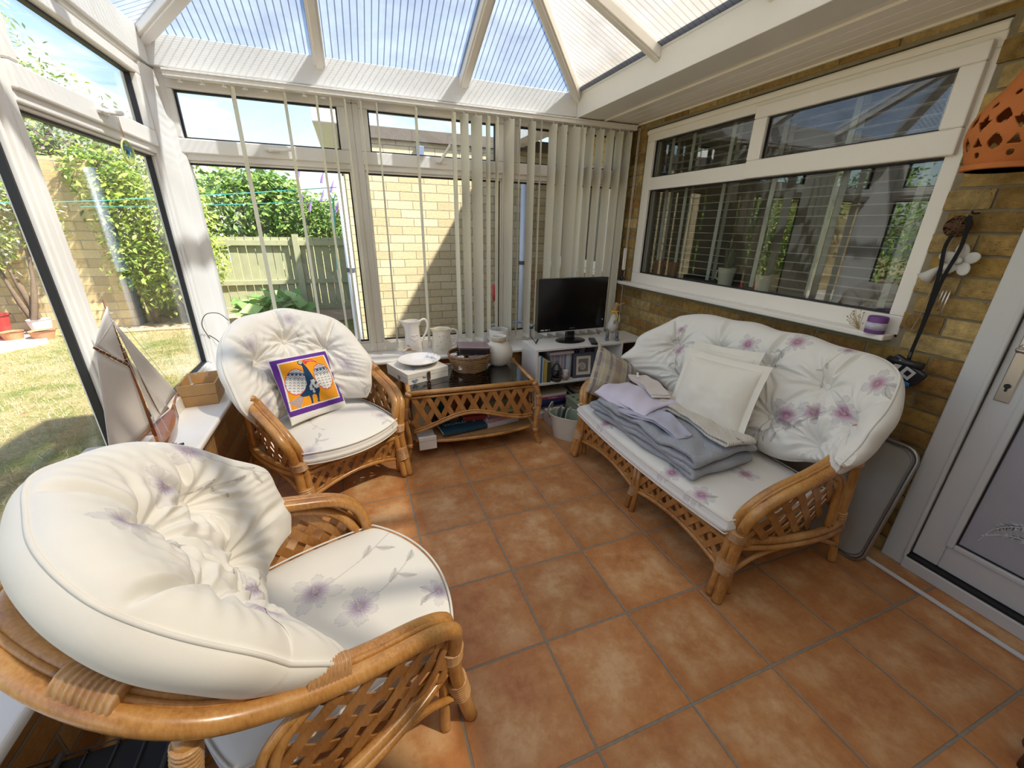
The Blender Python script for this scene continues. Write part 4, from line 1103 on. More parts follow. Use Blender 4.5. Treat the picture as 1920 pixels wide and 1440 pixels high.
# ------------------------------------------------------------------ leaves
def m_leaf():
    m, nt, b = new_mat('leaves')
    at = nd(nt, 'Attribute', attribute_name='Col')
    lk(nt, at.outputs['Color'], b.inputs['Base Color']); b.inputs['Roughness'].default_value = 0.5; b.inputs['Specular IOR Level'].default_value = 0.3
    out = nt.nodes['Material Output']; tl = nd(nt, 'BsdfTranslucent'); lk(nt, at.outputs['Color'], tl.inputs[0])
    mx = nd(nt, 'MixShader'); mx.inputs[0].default_value = 0.35; lk(nt, b.outputs[0], mx.inputs[1]); lk(nt, tl.outputs[0], mx.inputs[2]); lk(nt, mx.outputs[0], out.inputs[0])
    return m
LEAF = m_leaf()
def leaves(name, blobs, n, size, pal, seed, parent, droop=0.4, hollow=0.55, lw=0.45):
    """n leaves of given length spread through ellipsoids (cx,cy,cz,rx,ry,rz)"""
    rs = np.random.RandomState(seed); B = np.array(blobs, float)
    vol = (B[:, 3]*B[:, 4]*B[:, 5])**0.67; k = rs.choice(len(B), n, p=vol/vol.sum())
    d = rs.normal(size=(n, 3)); d /= np.linalg.norm(d, axis=1, keepdims=True)
    r = rs.uniform(hollow, 1.0, n)**0.6
    C = B[k, :3]+d*B[k, 3:6]*r[:, None]*(1+0.15*rs.normal(size=(n, 1)))
    a = rs.uniform(0, 2*PI, n)
    ax = np.stack([np.cos(a), np.sin(a), rs.normal(-droop, 0.5, n)], 1)+d*0.5; ax /= np.linalg.norm(ax, axis=1, keepdims=True)
    up = rs.normal(size=(n, 3))*0.5+np.array([0, -0.2, 1]); sd = np.cross(ax, up); sd /= np.linalg.norm(sd, axis=1, keepdims=True)
    nn = np.cross(sd, ax); L = size*rs.uniform(0.6, 1.3, n)[:, None]; W = L*lw
    P = np.stack([C, C+ax*L*0.45+sd*W*0.5-nn*L*0.06, C+ax*L-nn*L*0.18, C+ax*L*0.45-sd*W*0.5-nn*L*0.06], 1).reshape(-1, 3)
    F = np.arange(4*n).reshape(n, 4)
    me = bpy.data.meshes.new(name); me.from_pydata(P.tolist(), [], F.tolist()); me.materials.append(LEAF)
    pl = np.array(pal); c = pl[rs.choice(len(pl), n)]*rs.uniform(0.75, 1.25, (n, 1))
    set_col(me, np.repeat(np.clip(c, 0, 1), 4, 0)); me.update()
    o = bpy.data.objects.new(name, me); COL.objects.link(o); o.parent = parent
    return o
BARK = plain('bark', (0.14, 0.10, 0.07), 0.95, var=0.3, vscale=30, bump=0.6, bscale=60)
def bush(name, label, cat, base, blobs, n, size, pal, seed, trunk=None, group=None, **kw):
    r = empty(name, label, cat, base, group=group)
    bl = [(b[0]-base[0], b[1]-base[1], b[2]-base[2]) + tuple(b[3:]) for b in blobs]
    leaves('foliage', bl, n, size, pal, seed, r, **kw)
    mb = MB(); rn = random.Random(seed)
    for b in bl:
        mb.tube(spline([(rn.uniform(-.08, .08), rn.uniform(-.08, .08), 0), (b[0]*0.4+rn.uniform(-.1, .1), b[1]*0.4, b[2]*0.5), (b[0], b[1], b[2]+b[5]*0.6)], 4), [0.035*(trunk or 1)]*4+[0.022*(trunk or 1)]*4+[0.008], 6)
    obj('stems', mb, BARK, r, smooth=True)
    return r
YG = [(0.30,0.42,0.06), (0.42,0.52,0.10), (0.22,0.34,0.05), (0.52,0.58,0.16)]
MG = [(0.13,0.25,0.05), (0.20,0.34,0.07), (0.28,0.40,0.10), (0.09,0.18,0.04)]
SG = [(0.38,0.46,0.30), (0.50,0.56,0.42), (0.24,0.33,0.16), (0.62,0.66,0.55)]
PG = [(0.16,0.10,0.12), (0.10,0.14,0.07), (0.24,0.16,0.18)]
bush('shrub', 'bright yellow green bush at the left end of the fence', 'bush', (-2.55, 5.45, GZ),
     [(-2.55,5.4,1.25,0.55,0.4,0.55), (-2.35,5.3,0.85,0.45,0.4,0.5), (-2.8,5.4,0.75,0.5,0.4,0.6), (-2.4,5.4,1.6,0.4,0.35,0.3), (-2.9,5.3,1.6,0.4,0.35,0.4)], 5200, 0.085, YG, 1)
bush('shrub', 'broad leaved bush rising behind the middle of the fence', 'bush', (-1.6, 6.9, GZ),
     [(-1.9,6.9,1.6,0.8,0.5,0.6), (-1.2,6.9,1.5,0.7,0.5,0.5), (-1.5,7.0,2.0,0.5,0.4,0.3), (-0.7,6.9,1.35,0.5,0.4,0.35)], 4200, 0.13, MG, 2, lw=0.5)
bush('shrub', 'tall pale leaved bush behind the left end of the fence', 'bush', (-3.3, 7.6, GZ),
     [(-3.5,7.6,2.2,0.9,0.6,0.6), (-2.8,7.6,2.0,0.9,0.6,0.55), (-2.0,7.8,1.9,0.7,0.6,0.45), (-4.3,7.6,2.3,0.8,0.6,0.8)], 6200, 0.085, MG+YG, 3)
bd_ = bush('shrub', 'bush with purple flower spikes beside the garage', 'bush', (-0.55, 6.6, GZ),
     [(-0.55,6.6,1.3,0.45,0.4,0.45), (-0.25,6.6,1.5,0.35,0.35,0.35), (-0.8,6.7,1.6,0.3,0.3,0.25)], 2400, 0.09, MG, 4, lw=0.25)
sp = MB(); rs_ = random.Random(8)
for i in range(12):
    x, y, z = rs_.uniform(-0.4, 0.5), rs_.uniform(-0.3, 0.2), rs_.uniform(1.5, 2.25)
    obj('flower_spike', MB().tube([(x, y, z), (x+0.03, y, z+0.10), (x+0.07, y, z+0.2)], [0.026, 0.02, 0.006], 6), plain('purple_blossom', (0.22, 0.14, 0.42), 0.9, var=0.3, vscale=60), bd_)
bush('climber', 'leafy climber hanging over the garden wall, left part', 'climber', (-5.6, 5.3, GZ),
     [(-6.2,5.2,1.1,0.9,0.25,0.75), (-5.2,5.2,1.7,0.7,0.25,0.5), (-5.4,5.2,0.9,0.6,0.25,0.6), (-6.8,5.2,1.9,0.8,0.3,0.4)], 4600, 0.085, MG+YG, 5, group=None)
bush('climber', 'light green climber on the wall pier by the fence', 'climber', (-4.3, 5.25, GZ),
     [(-4.4,5.2,1.75,0.5,0.22,0.35), (-4.0,5.2,1.35,0.4,0.15,0.4), (-4.5,5.2,1.1,0.35,0.15,0.4)], 2600, 0.07, YG+SG, 6)
bush('shrub', 'leafy bush between the wall pier and the corner post', 'bush', (-3.0, 5.5, GZ),
     [(-3.05,5.35,1.35,0.35,0.3,0.6), (-2.95,5.3,0.8,0.35,0.3,0.35), (-3.1,5.3,1.9,0.4,0.3,0.35)], 3400, 0.085, YG+MG, 7)
bush('shrub', 'dark purple leaved bush on top of the garden wall', 'bush', (-3.6, 5.9, GZ),
     [(-3.7,5.9,2.15,0.6,0.3,0.28), (-4.6,6.0,2.4,0.7,0.4,0.3), (-3.3,5.7,1.75,0.25,0.2,0.25)], 2600, 0.07, PG+MG, 9)
bush('birch_tree', 'tall silvery leaved tree against the sky, top left', 'tree', (-5.2, 7.4, GZ),
     [(-4.6,6.6,3.3,0.8,0.6,0.6), (-3.9,6.6,2.9,0.6,0.5,0.5), (-5.4,6.8,3.0,0.9,0.6,0.8), (-3.3,6.5,2.6,0.5,0.4,0.4), (-5.3,6.4,4.0,0.8,0.6,0.7), (-6.4,6.6,3.3,1.0,0.7,1.0), (-4.3,6.4,3.9,0.4,0.4,0.35)], 8500, 0.085, SG+MG, 10, trunk=2.2, hollow=0.1)
bush('shrub', 'green hedge beyond the left end of the garden wall', 'hedge', (-9.2, 6.6, GZ),
     [(-8.6,6.6,2.2,1.6,0.7,1.0), (-11,6.2,2.0,1.8,0.8,1.4), (-10,4.6,1.2,1.0,1.2,1.2), (-12,2.5,1.4,1.4,2.0,1.6), (-12,-1.5,1.4,1.4,2.4,1.6), (-12,-5.5,1.4,1.4,2.4,1.6)], 9000, 0.17, MG, 12)
rb = bush('rhubarb_plant', 'large leaved rhubarb plant at the foot of the fence', 'plant', (-1.45, 5.3, GZ),
     [(-1.5,5.3,0.12,0.42,0.3,0.16), (-1.2,5.3,0.05,0.3,0.25,0.12)], 130, 0.26, [(0.14,0.30,0.08), (0.25,0.42,0.14), (0.38,0.52,0.2)], 13, hollow=0.2, lw=0.85, droop=0.0)
# grass blades near the glass
rs = np.random.RandomState(4); n = 42000
C = np.stack([rs.uniform(-6.0, -1.2, n), rs.uniform(-1.5, 5.2, n), np.full(n, GZ)], 1)
C = C[~((C[:, 0] > -2.02) & (C[:, 1] < 1.12)) & ~((C[:, 0] < -3.95) & (C[:, 1] > 4.1))]; n = len(C)
a = rs.uniform(0, 2*PI, n); t = np.stack([np.cos(a), np.sin(a), 0*a], 1); h = rs.uniform(0.015, 0.045, n)[:, None]
P = np.stack([C-t*0.003, C+t*0.003, C+np.stack([rs.normal(0, .02, n), rs.normal(0, .02, n), 0*a], 1)+h*np.array([[0, 0, 1]])], 1).reshape(-1, 3)
me = bpy.data.meshes.new('grass'); me.from_pydata(P.tolist(), [], np.arange(3*n).reshape(n, 3).tolist()); me.materials.append(LEAF)
nz = np.array([mnoise.noise(Vector((c[0]*1.3, c[1]*1.3, 0))) for c in C]); w = np.clip(nz*1.6+0.68+rs.normal(0, .2, n), 0, 1)[:, None]
set_col(me, np.repeat((1-w)*np.array([[0.20, 0.26, 0.08]])+w*np.array([[0.52, 0.44, 0.27]]), 3, 0))
go = bpy.data.objects.new('grass', me); COL.objects.link(go)
tag(go, 'short dry grass blades of the lawn beyond the left windows', 'grass', kind='stuff')

# ------------------------------------------------------------------ pots, clothes line, tools
TERR = plain('terracotta', (0.50, 0.20, 0.09), 0.85, var=0.15)
def pot(label, x, y, r, h, m, rim=True, z=GZ):
    p = empty('plant_pot', label, 'plant pot', (x, y, z))
    obj('pot', MB().lathe([(r*0.7, 0), (r, h), (r*1.06, h), (r*1.06, h*0.86), (r*0.98, h*0.84)][:3]+[(r*0.92, h), (r*0.66, 0.02), (0, 0.02)], 20), m, p, smooth=40)
    obj('soil', MB().lathe([(0, h*0.82), (r*0.86, h*0.82)], 16), ERTH, p)
pot('large red plastic tub by the garden wall', -4.62, 5.0, 0.20, 0.32, plain('red_plastic', (0.50, 0.04, 0.04), 0.4))
pot('terracotta pot left of the red tub', -4.85, 4.78, 0.14, 0.17, TERR)
pot('small terracotta pot in front of the red tub', -4.36, 4.86, 0.11, 0.13, TERR)
pot('low terracotta bowl right of the small pot', -4.08, 4.88, 0.13, 0.12, TERR)
pot('white bowl resting by the terracotta pots', -4.22, 5.16, 0.12, 0.22, plain('white_ceramic_outside', (0.85, 0.85, 0.83), 0.4))
TEAL = plain('teal_plastic', (0.05, 0.42, 0.40), 0.4)
cl = MB().tube(spline([(-0.14, 3.0, 1.72), (-1.6, 3.0, 1.57), (-3.0, 3.0, 1.47), (-5.5, 3.0, 1.46)], 6), 0.004, 5); cl.tube(spline([(-0.26, 3.1, 1.58), (-1.5, 3.15, 1.50), (-2.6, 3.4, 1.46)], 5), 0.003, 5)
tag(obj('clothes_line', cl, TEAL), 'teal clothes line stretched across the garden', 'clothes line')
pp = empty('line_prop', 'teal and grey prop pole of the clothes line by the garage', 'prop pole', (-0.30, 3.0, GZ))
obj('pole', MB().tube([(0.02, 0, 0), (-0.01, 0, 1.0)], 0.012, 8), plain('grey_tube', (0.5, 0.52, 0.52), 0.4), pp); obj('pole', MB().tube([(-0.01, 0, 1.0), (0.04, 0, 1.75)], 0.010, 8), TEAL, pp, label='teal upper tube')
for sx in (-1, 1): obj('fork', MB().tube([(0.04, 0, 1.72), (0.04+sx*0.03, 0, 1.80)], 0.005, 6), TEAL, pp)
def tool(label, x, z):
    t = empty('garden_tool', label, 'garden tool', (x, 2.12, GZ))
    obj('shaft', MB().tube([(0.05, -0.12, 0), (0, 0, z)], 0.012, 8), plain('grey_shaft', (0.45, 0.45, 0.42), 0.5), t)
    obj('grip', MB().tube([(0.003, -0.01, z-0.08), (0, 0, z+0.03), (-0.01, 0.0, z+0.10)], [0.018, 0.022, 0.016], 8), plain('red_grip', (0.55, 0.02, 0.03), 0.4), t, smooth=True)
tool('garden tool with red grip leaning on the garage, left one', 1.29, 0.80); tool('garden tool with red grip leaning on the garage, near the house', 1.80, 0.82)
bf = MB()
bf.tube(spline([(0, 0, 0.0), (0.0, 0, 0.42), (0.08, 0, 0.50), (0.35, 0.05, 0.52), (0.46, 0.12, 0.50), (0.46, 0.25, 0.50), (0.35, 0.33, 0.52), (0.08, 0.35, 0.50), (0, 0.35, 0.42), (0, 0.35, 0)], 5), 0.014, 8)
tag(obj('trolley_frame', bf, plain('blue_grey_tube', (0.34, 0.42, 0.52), 0.35, metal=0.4), loc=(1.14, 1.55, GZ), smooth=True), 'blue grey bent tube frame standing outside the blinds', 'trolley')
# ------------------------------------------------------------------ vertical blinds of the back windows
def m_blind():
    m, nt, b = new_mat('translucent_blind_fabric')
    out = nt.nodes['Material Output']
    b.inputs['Base Color'].default_value = (0.80, 0.77, 0.67, 1); b.inputs['Roughness'].default_value = 0.8
    w = noise_(nt, mapping(nt, coords(nt), (300, 300, 40)), 1.0, 2)
    bump_(nt, b, w, 0.1, 0.001)
    tl = nd(nt, 'BsdfTranslucent'); tl.inputs[0].default_value = (0.80, 0.76, 0.62, 1)
    mx = nd(nt, 'MixShader'); mx.inputs[0].default_value = 0.35; lk(nt, b.outputs[0], mx.inputs[1]); lk(nt, tl.outputs[0], mx.inputs[2]); lk(nt, mx.outputs[0], out.inputs[0])
    return m
BLT = m_blind()
vbl = empty('vertical_blind', 'cream vertical blind hanging in front of the back windows, drawn to the right', 'blind', (0, 0, 0))
hr_ = MB().box((-0.925, 0.690, 2.018), (1.925, 0.735, 2.050)); hr_.box((-0.925, 0.683, 2.040), (1.925, 0.692, 2.050))
obj('head_rail', hr_, UPVC, vbl, bevel=0.003)
SP = [(435,165,7,2),(532,172,5,2),(592,178,4,2),(618,181,4,2),(645,184,4,2),(675,187,3,2),(705,190,3,2),(779,200,5,2),(850,206,8,2),(870,208,15,2),(893,210,20,2),(915,213,8,2),(932,214,6,2),(956,217,17,2),(975,220,3,2),(998,222,14,2),(1016,224,3,2),(1038,227,15,2),(1056,229,17,2),(1078,231,22,2),(1093,232,14,2),(1109,234,14,2),(1127,236,14,2),(1146,238,14,2),(1163,240,14,2),(1180,242,13,2)]
def unproject(px, py, Y):
    d = RM @ Vector(((px-960)/757.93, -(py-720)/757.93, -1)); C = Vector((-0.148817, -2.205551, 1.341051)); t = (Y-C.y)/d.y
    return C + d*t
slat_x = []
for i, (px, py, wpx, _) in enumerate(SP):
    P = unproject(px, py, 0.712); x = P.x; slat_x.append(x)
    dx, dy = x+0.1488, 0.712+2.2056; depth = dx*0.336+dy*0.87-0.1
    s = min(0.98, wpx*depth/(757.93*0.089)); al = math.atan2(dy, dx)+math.asin(s)
    mb = MB(); n = 6
    P1 = [[(-0.0445+0.089*j/n, 0.003*math.sin(PI*j/n), z) for z in (0.525, 2.0)] for j in range(n+1)]
    mb.grid(P1); mb.grid([[(p[0], p[1]+0.0006, p[2]) for p in r][::-1] for r in P1])
    t = obj('slat', mb, BLT, vbl, loc=(x, 0.712, 0), rot=(0, 0, al), smooth=True)
    obj('hanger', MB().box((-0.014, -0.002, 1.995), (0.014, 0.003, 2.004)).box((-0.003, -0.003, 2.0), (0.003, 0.003, 2.022)), UPVC, t)
    obj('bottom_weight', MB().box((-0.040, -0.002, 0.523), (0.040, 0.004, 0.548)), UPVC, t)
# empty hangers on the left part of the rail
for k in range(9):
    x = -0.86+0.095*k
    if min(abs(x-q) for q in slat_x) < 0.02: continue
    obj('empty_hanger', MB().box((x-0.012, 0.708, 2.0), (x+0.012, 0.712, 2.006)).box((x-0.003, 0.707, 2.004), (x+0.003, 0.713, 2.02)), UPVC, vbl)
sx = sorted(slat_x)
pts = []
for a, b in zip(sx[7:-1], sx[8:]):
    for k in range(6):
        t = k/6; pts.append((a+(b-a)*t, 0.675, 0.530-0.03*math.sin(PI*t)*min(1, (b-a)/0.08)))
obj('bead_chain', MB().tube(pts, 0.0016, 5), UPVC, vbl)
for i, (x, y, z0, lab) in enumerate(((1.925, 0.672, 0.90, 'white pull cord of the blinds at the brick wall, left strand'), (1.936, 0.672, 0.62, 'white pull cord of the blinds at the brick wall, right strand'))):
    obj('pull_cord', MB().tube([(x, y, 2.03), (x, y, z0)], 0.0018, 5), UPVC, vbl)
obj('cord_weight', MB().box((1.905, 0.660, 1.03), (1.935, 0.672, 1.20)), UPVC, vbl, bevel=0.005, seg=3)

# ------------------------------------------------------------------ venetian blind and pots inside the house window
vb = empty('venetian_blind', 'white venetian blind inside the brick wall window', 'blind', (WX+0.155, 0, 0))
z = 1.05; k = 0
VM = plain('venetian_slat', (0.66, 0.64, 0.57), 0.45)
while z < 1.93:
    s = obj('slat', MB().box((-0.022, -1.20, z), (0.022, 0.56, z+0.0022), TRS((0, 0, 0), (0, 0, 0))), VM, vb); z += 0.046
for y in (-1.08, -0.74, -0.40, -0.06, 0.26, 0.46):
    obj('tape', MB().box((-0.026, y-0.014, 1.03), (-0.0245, y+0.014, 1.97)).box((0.0245, y-0.014, 1.03), (0.026, y+0.014, 1.97)), plain('tape_white', (0.62, 0.64, 0.58), 0.8), vb)
obj('head_box', MB().box((-0.03, -1.22, 1.95), (0.03, 0.58, 2.0)), VM, vb)
tag(obj('trim_13', MB().box((WX+0.08, -1.235, 0.985), (WX+0.30, 0.605, 1.012)), WHITE), 'inner sill behind the house window', kind='structure')
CREAMC = plain('cream_glazed_pot', (0.70, 0.69, 0.58), 0.3)
def leafplant(label, x, y, z, r, h, kind):
    p = empty('potted_plant', label, 'potted plant', (x, y, z))
    obj('pot', MB().lathe([(0, 0), (r*0.72, 0), (r, h), (r*1.04, h), (r*0.95, h-0.004), (r*0.7, 0.01), (0, 0.01)], 22), CREAMC, p, smooth=40)
    rn = random.Random(int(y*100)+7); st = MB()
    for i in range(46):
        a = rn.uniform(0, 2*PI); L = rn.uniform(0.06, 0.14); o = rn.uniform(0.1, 0.7)
        st.tube([(0.3*r*math.cos(a), 0.3*r*math.sin(a), h*0.8), (r*o*math.cos(a), r*o*math.sin(a), h+L*0.6), (r*1.5*o*math.cos(a), r*1.5*o*math.sin(a), h+L)], [0.0022, 0.003, 0.0006], 4)
    obj('foliage', st, plain('grey_green_herb', (0.10, 0.15, 0.10), 0.8), p)
    if kind: obj('handle', MB().tube(spline([(-0.0, r*0.95, h*0.85), (0, r*1.45, h*0.75), (0, r*1.45, h*0.4), (0, r*0.85, h*0.3)], 4), 0.005, 6), CREAMC, p, smooth=True)
leafplant('cream mug with a grey green herb inside the house window, left one', WX+0.10, -0.235, 1.012, 0.052, 0.115, True)
leafplant('cream pot with a wispy herb inside the house window, right one', WX+0.10, -0.50, 1.012, 0.048, 0.10, False)
for i, (y, x) in enumerate(((0.40, WX+0.11), (0.28, WX+0.13))):
    p = empty('flower_pot', ('dark terracotta pot in the far left corner inside the house window', 'second dark terracotta pot inside the house window, beside the corner one')[i], 'flower pot', (x, y, 1.012))
    obj('pot', MB().lathe([(0, 0), (0.036, 0), (0.05, 0.085), (0.056, 0.085), (0.056, 0.11), (0.048, 0.11), (0.03, 0.01), (0, 0.01)], 20), plain('brown_terracotta', (0.25, 0.09, 0.04), 0.8), p, smooth=40)
# ------------------------------------------------------------------ coffee table
tb = empty('cane_coffee_table', 'low cane coffee table with dark glass top between armchair and white shelf unit', 'coffee table', (0.075, 0.035, 0), math.radians(-3.5))
TW, TD, TH = 0.775, 0.47, 0.425
P = [(0, 0, TH), (TW, 0, TH), (TW, TD, TH), (0, TD, TH)]
for a, b in ((0, 1), (1, 2), (2, 3), (3, 0)):
    obj('top_rail', MB().tube([P[a], P[b]], 0.015, 10), CANE, tb, smooth=True)
    if a == 0: obj('top_rail', MB().tube([(0, -0.004, TH-0.027), (TW, -0.004, TH-0.027)], 0.008, 8), CANE, tb, smooth=True)
def m_dark_glass():
    m, nt, b = new_mat('smoked_glass'); nt.nodes.remove(b)
    out = nt.nodes['Material Output']
    t = nd(nt, 'BsdfTransparent'); t.inputs[0].default_value = (0.16, 0.14, 0.12, 1)
    g = nd(nt, 'BsdfGlossy'); g.inputs['Roughness'].default_value = 0.02; g.inputs[0].default_value = (0.9, 0.9, 0.9, 1)
    mx = nd(nt, 'MixShader'); lk(nt, math_(nt, 'MULTIPLY', schlick(nt, 0.06), 1.6, clamp=True), mx.inputs[0]); lk(nt, t.outputs[0], mx.inputs[1]); lk(nt, g.outputs[0], mx.inputs[2]); lk(nt, mx.outputs[0], out.inputs[0])
    return m
obj('glass_top', MB().box((0.008, 0.008, TH), (TW-0.008, TD-0.008, TH+0.006)), m_dark_glass(), tb)
for (x, y, sx_, sy_) in ((0, 0, -1, -1), (TW, 0, 1, -1), (TW, TD, 1, 1), (0, TD, -1, 1)):
    L = spline([(x, y, TH+0.004), (x+sx_*0.022, y+sy_*0.012, TH-0.05), (x+sx_*0.034, y+sy_*0.016, 0.27), (x+sx_*0.018, y+sy_*0.012, 0.14), (x+sx_*0.024, y+sy_*0.020, 0.05), (x+sx_*0.045, y+sy_*0.036, 0.0)], 6)
    obj('leg', MB().tube(L, [0.0165]*len(L), 10), CANE, tb, smooth=True)
    obj('binding', MB().tube([L[0], L[3]], [0.021, 0.019], 12), BIND, tb, smooth=True)
    obj('binding', MB().tube(L[8:13], 0.0195, 12), BIND, tb, smooth=True)
    obj('binding', MB().tube(L[20:23], 0.0188, 12), BIND, tb, smooth=True)
def tlow(t): return 0.215 + 0.055*math.sin((t-0.20)*2*PI)*(1 if True else 0)*0.75 + 0.02*t
N_ = 24
low = [(0.012+(TW-0.024)*i/N_, tlow(i/N_)) for i in range(N_+1)]
mbp = MB(); mbp.tube([(x, -0.010, z) for x, z in low], 0.0095, 8); mbp.tube([(x, -0.008, z+0.015) for x, z in low], 0.006, 8)
obj('wavy_rail', mbp, CANE, tb, smooth=True)
def lat2(poly, spacing, w, mp, s0):
    mb = MB(); k = len(poly)
    for si, s in enumerate((s0, -s0)):
        L = math.hypot(1, s); nx, ny = -s/L, 1/L; dx, dy = 1/L, s/L
        ds = [p[0]*nx+p[1]*ny for p in poly]; d = min(ds)+spacing*0.5
        while d < max(ds):
            hits = []
            for i in range(k):
                a, b = poly[i], poly[(i+1) % k]; da = a[0]*nx+a[1]*ny-d; db = b[0]*nx+b[1]*ny-d
                if da*db < 0: t = da/(da-db); hits.append((a[0]+(b[0]-a[0])*t, a[1]+(b[1]-a[1])*t))
            hits.sort(key=lambda q: q[0]*dx+q[1]*dy)
            for h0, h1 in zip(hits[::2], hits[1::2]):
                o = 0.0028 if si else -0.0028
                if math.hypot(h1[0]-h0[0], h1[1]-h0[1]) > 0.03: mb.bar(mp(h0[0], h0[1], o), mp(h1[0], h1[1], o), w, 0.0042, up=mp(0, 0, 1)-mp(0, 0, 0))
            d += spacing
    return mb
obj('lattice', lat2([(0.012, TH-0.03)]+low+[(TW-0.012, TH-0.03)], 0.072, 0.030, lambda a, b, o: Vector((a, -0.002-o, b)), 2.0), STRIP, tb)
for x, sg in ((0.0, -1), (TW, 1)):
    obj('lattice', lat2([(0.02, TH-0.02), (0.02, 0.24), (TD/2, 0.27), (TD-0.02, 0.24), (TD-0.02, TH-0.02)], 0.072, 0.030, lambda a, b, o, x=x, sg=sg: Vector((x+sg*(0.006+o), a, b)), 2.0), STRIP, tb)
    obj('side_rail', MB().tube(spline([(x+sg*0.01, 0.0, 0.235), (x+sg*0.01, TD/2, 0.265), (x+sg*0.01, TD, 0.235)], 6), 0.009, 8), CANE, tb, smooth=True)
    obj('shelf_bearer', MB().tube([(x+sg*0.012, 0, 0.115), (x+sg*0.012, TD, 0.115)], 0.013, 8), CANE, tb, smooth=True)
obj('shelf_front_rail', MB().tube(spline([(0.02, 0.0, 0.115), (TW*0.3, -0.045, 0.112), (TW*0.7, -0.045, 0.112), (TW-0.02, 0.0, 0.115)], 8), 0.011, 8), CANE, tb, smooth=True)
obj('shelf', MB().prism([(0, 0), (TW*0.15, -0.03), (TW*0.3, -0.042), (TW*0.7, -0.042), (TW*0.85, -0.03), (TW, 0), (TW, TD), (0, TD)], 0.006, TRS((0, 0, 0.119))), plain('woven_cane_shelf', (0.30, 0.16, 0.06), 0.6, var=0.2, vscale=60), tb)
TZ = TH+0.006

# ------------------------------------------------------------------ text helper
def text_mesh(name, s, size, mat, M, parent, ext=0.0004, spacing=1.0, bold=False):
    cu = bpy.data.curves.new(name+'_curve', 'FONT'); cu.body = s; cu.size = size; cu.align_x = 'CENTER'; cu.align_y = 'CENTER'; cu.extrude = ext; cu.space_character = spacing; cu.resolution_u = 2
    to = bpy.data.objects.new(name+'_tmp', cu); COL.objects.link(to)
    bpy.context.view_layer.update()
    me = bpy.data.meshes.new_from_object(to.evaluated_get(bpy.context.evaluated_depsgraph_get()))
    bpy.data.objects.remove(to); bpy.data.curves.remove(cu)
    me.transform(M); me.materials.clear(); me.materials.append(mat)
    o = bpy.data.objects.new(name, me); COL.objects.link(o); o.parent = parent
    return o
PAPER = plain('page_edges', (0.82, 0.80, 0.74), 0.9, var=0.08, vscale=200)
def book(label, loc, rotz, w, d, t, col, group=None, cat='book', spine_text=None, txcol=(0.8, 0.8, 0.8), rotx=0, roty=0, cover_text=None, rough=0.4):
    """book lying flat: w along local x (spine length), d along y, t thick; spine at y=0"""
    b = empty('book', label, cat, loc, 0, group); b.rotation_euler = (rotx, roty, rotz)
    cm = plain('cover_%02d%02d%02d' % tuple(int(c*99) for c in col), col, rough)
    obj('cover', MB().box((0, 0, 0), (w, d, 0.0022)).box((0, 0, t-0.0022), (w, d, t)).box((0, 0, 0.0022), (w, 0.0022, t-0.0022)), cm, b)
    obj('pages', MB().box((0.003, 0.003, 0.0022), (w-0.003, d-0.004, t-0.0022)), PAPER, b)
    if spine_text:
        text_mesh('spine_lettering', spine_text, t*0.62, plain('ink_%02d%02d%02d' % tuple(int(c*99) for c in txcol), txcol, 0.5), Matrix.Translation((w/2, -0.0003, t/2)) @ Matrix.Rotation(PI/2, 4, 'X'), b)
    return b

# ------------------------------------------------------------------ things on the coffee table
PBW = plain('painted_wooden_box', (0.78, 0.74, 0.66), 0.6, var=0.06, vscale=30, bump=0.15, bscale=90)
BLUEP = plain('faded_blue_motif', (0.22, 0.34, 0.48), 0.7, var=0.25, vscale=80)
wb = empty('wooden_box', 'cream painted wooden box with blue flower motifs and metal clasp', 'box', (0.088, 0.155, TZ), math.radians(20))
BW, BD, BH = 0.285, 0.29, 0.036
obj('body', MB().box((0, 0, 0), (BW, BD, BH)), PBW, wb, bevel=0.002)
obj('lid', MB().box((-0.001, -0.001, BH+0.0015), (BW+0.001, BD+0.001, BH+0.034)), PBW, wb, bevel=0.002)
cl_ = obj('clasp', MB().box((0.130, -0.006, 0.012), (0.152, -0.001, 0.055)).ball((0.141, -0.004, 0.055), (0.013, 0.004, 0.010)).ball((0.141, -0.004, 0.012), (0.010, 0.004, 0.009)), plain('old_bronze', (0.18, 0.12, 0.08), 0.4, metal=0.8), wb, smooth=40)
rn = random.Random(4)
def sprig(mb, x, y, s, M, n=26):
    for i in range(n):
        a = rn.uniform(0.6, 2.5); L = s*rn.uniform(0.3, 1); e = (x+L*math.cos(a), y+L*math.sin(a)); p = rn.uniform(0.002, 0.005)
        mb.add([M @ Vector((e[0]-p, e[1], 0)), M @ Vector((e[0]+p, e[1]-p*0.5, 0)), M @ Vector((e[0]+p*0.4, e[1]+p*1.4, 0))], [(0, 1, 2)])
        if i % 3 == 0: mb.add([M @ Vector((x-0.0006, y, 0)), M @ Vector((x+0.0006, y, 0)), M @ Vector((e[0], e[1], 0))], [(0, 1, 2)])
sm = MB(); top = TRS((0, 0, BH+0.0345)); fr = TRS((0, -0.0016, 0), (PI/2, 0, 0)); lf = TRS((-0.0016, 0, 0), (PI/2, 0, -PI/2))
sprig(sm, 0.07, 0.05, 0.07, top, 70); sprig(sm, 0.25, 0.16, 0.04, top, 30)
sprig(sm, 0.045, 0.003, 0.028, fr, 45); sprig(sm, 0.11, 0.02, 0.016, fr, 20); sprig(sm, -0.12, 0.004, 0.028, lf, 40)
obj('painted_flowers', sm, BLUEP, wb)
BLW = plain('glazed_white_plate', (0.84, 0.82, 0.80), 0.18, var=0.02, coat=0.4)
plt_c = (0.19, 0.345, TZ+BH+0.035)
pl_ = empty('plate', 'white bowl shaped plate with blue lace rim on the wooden box', 'plate', plt_c)
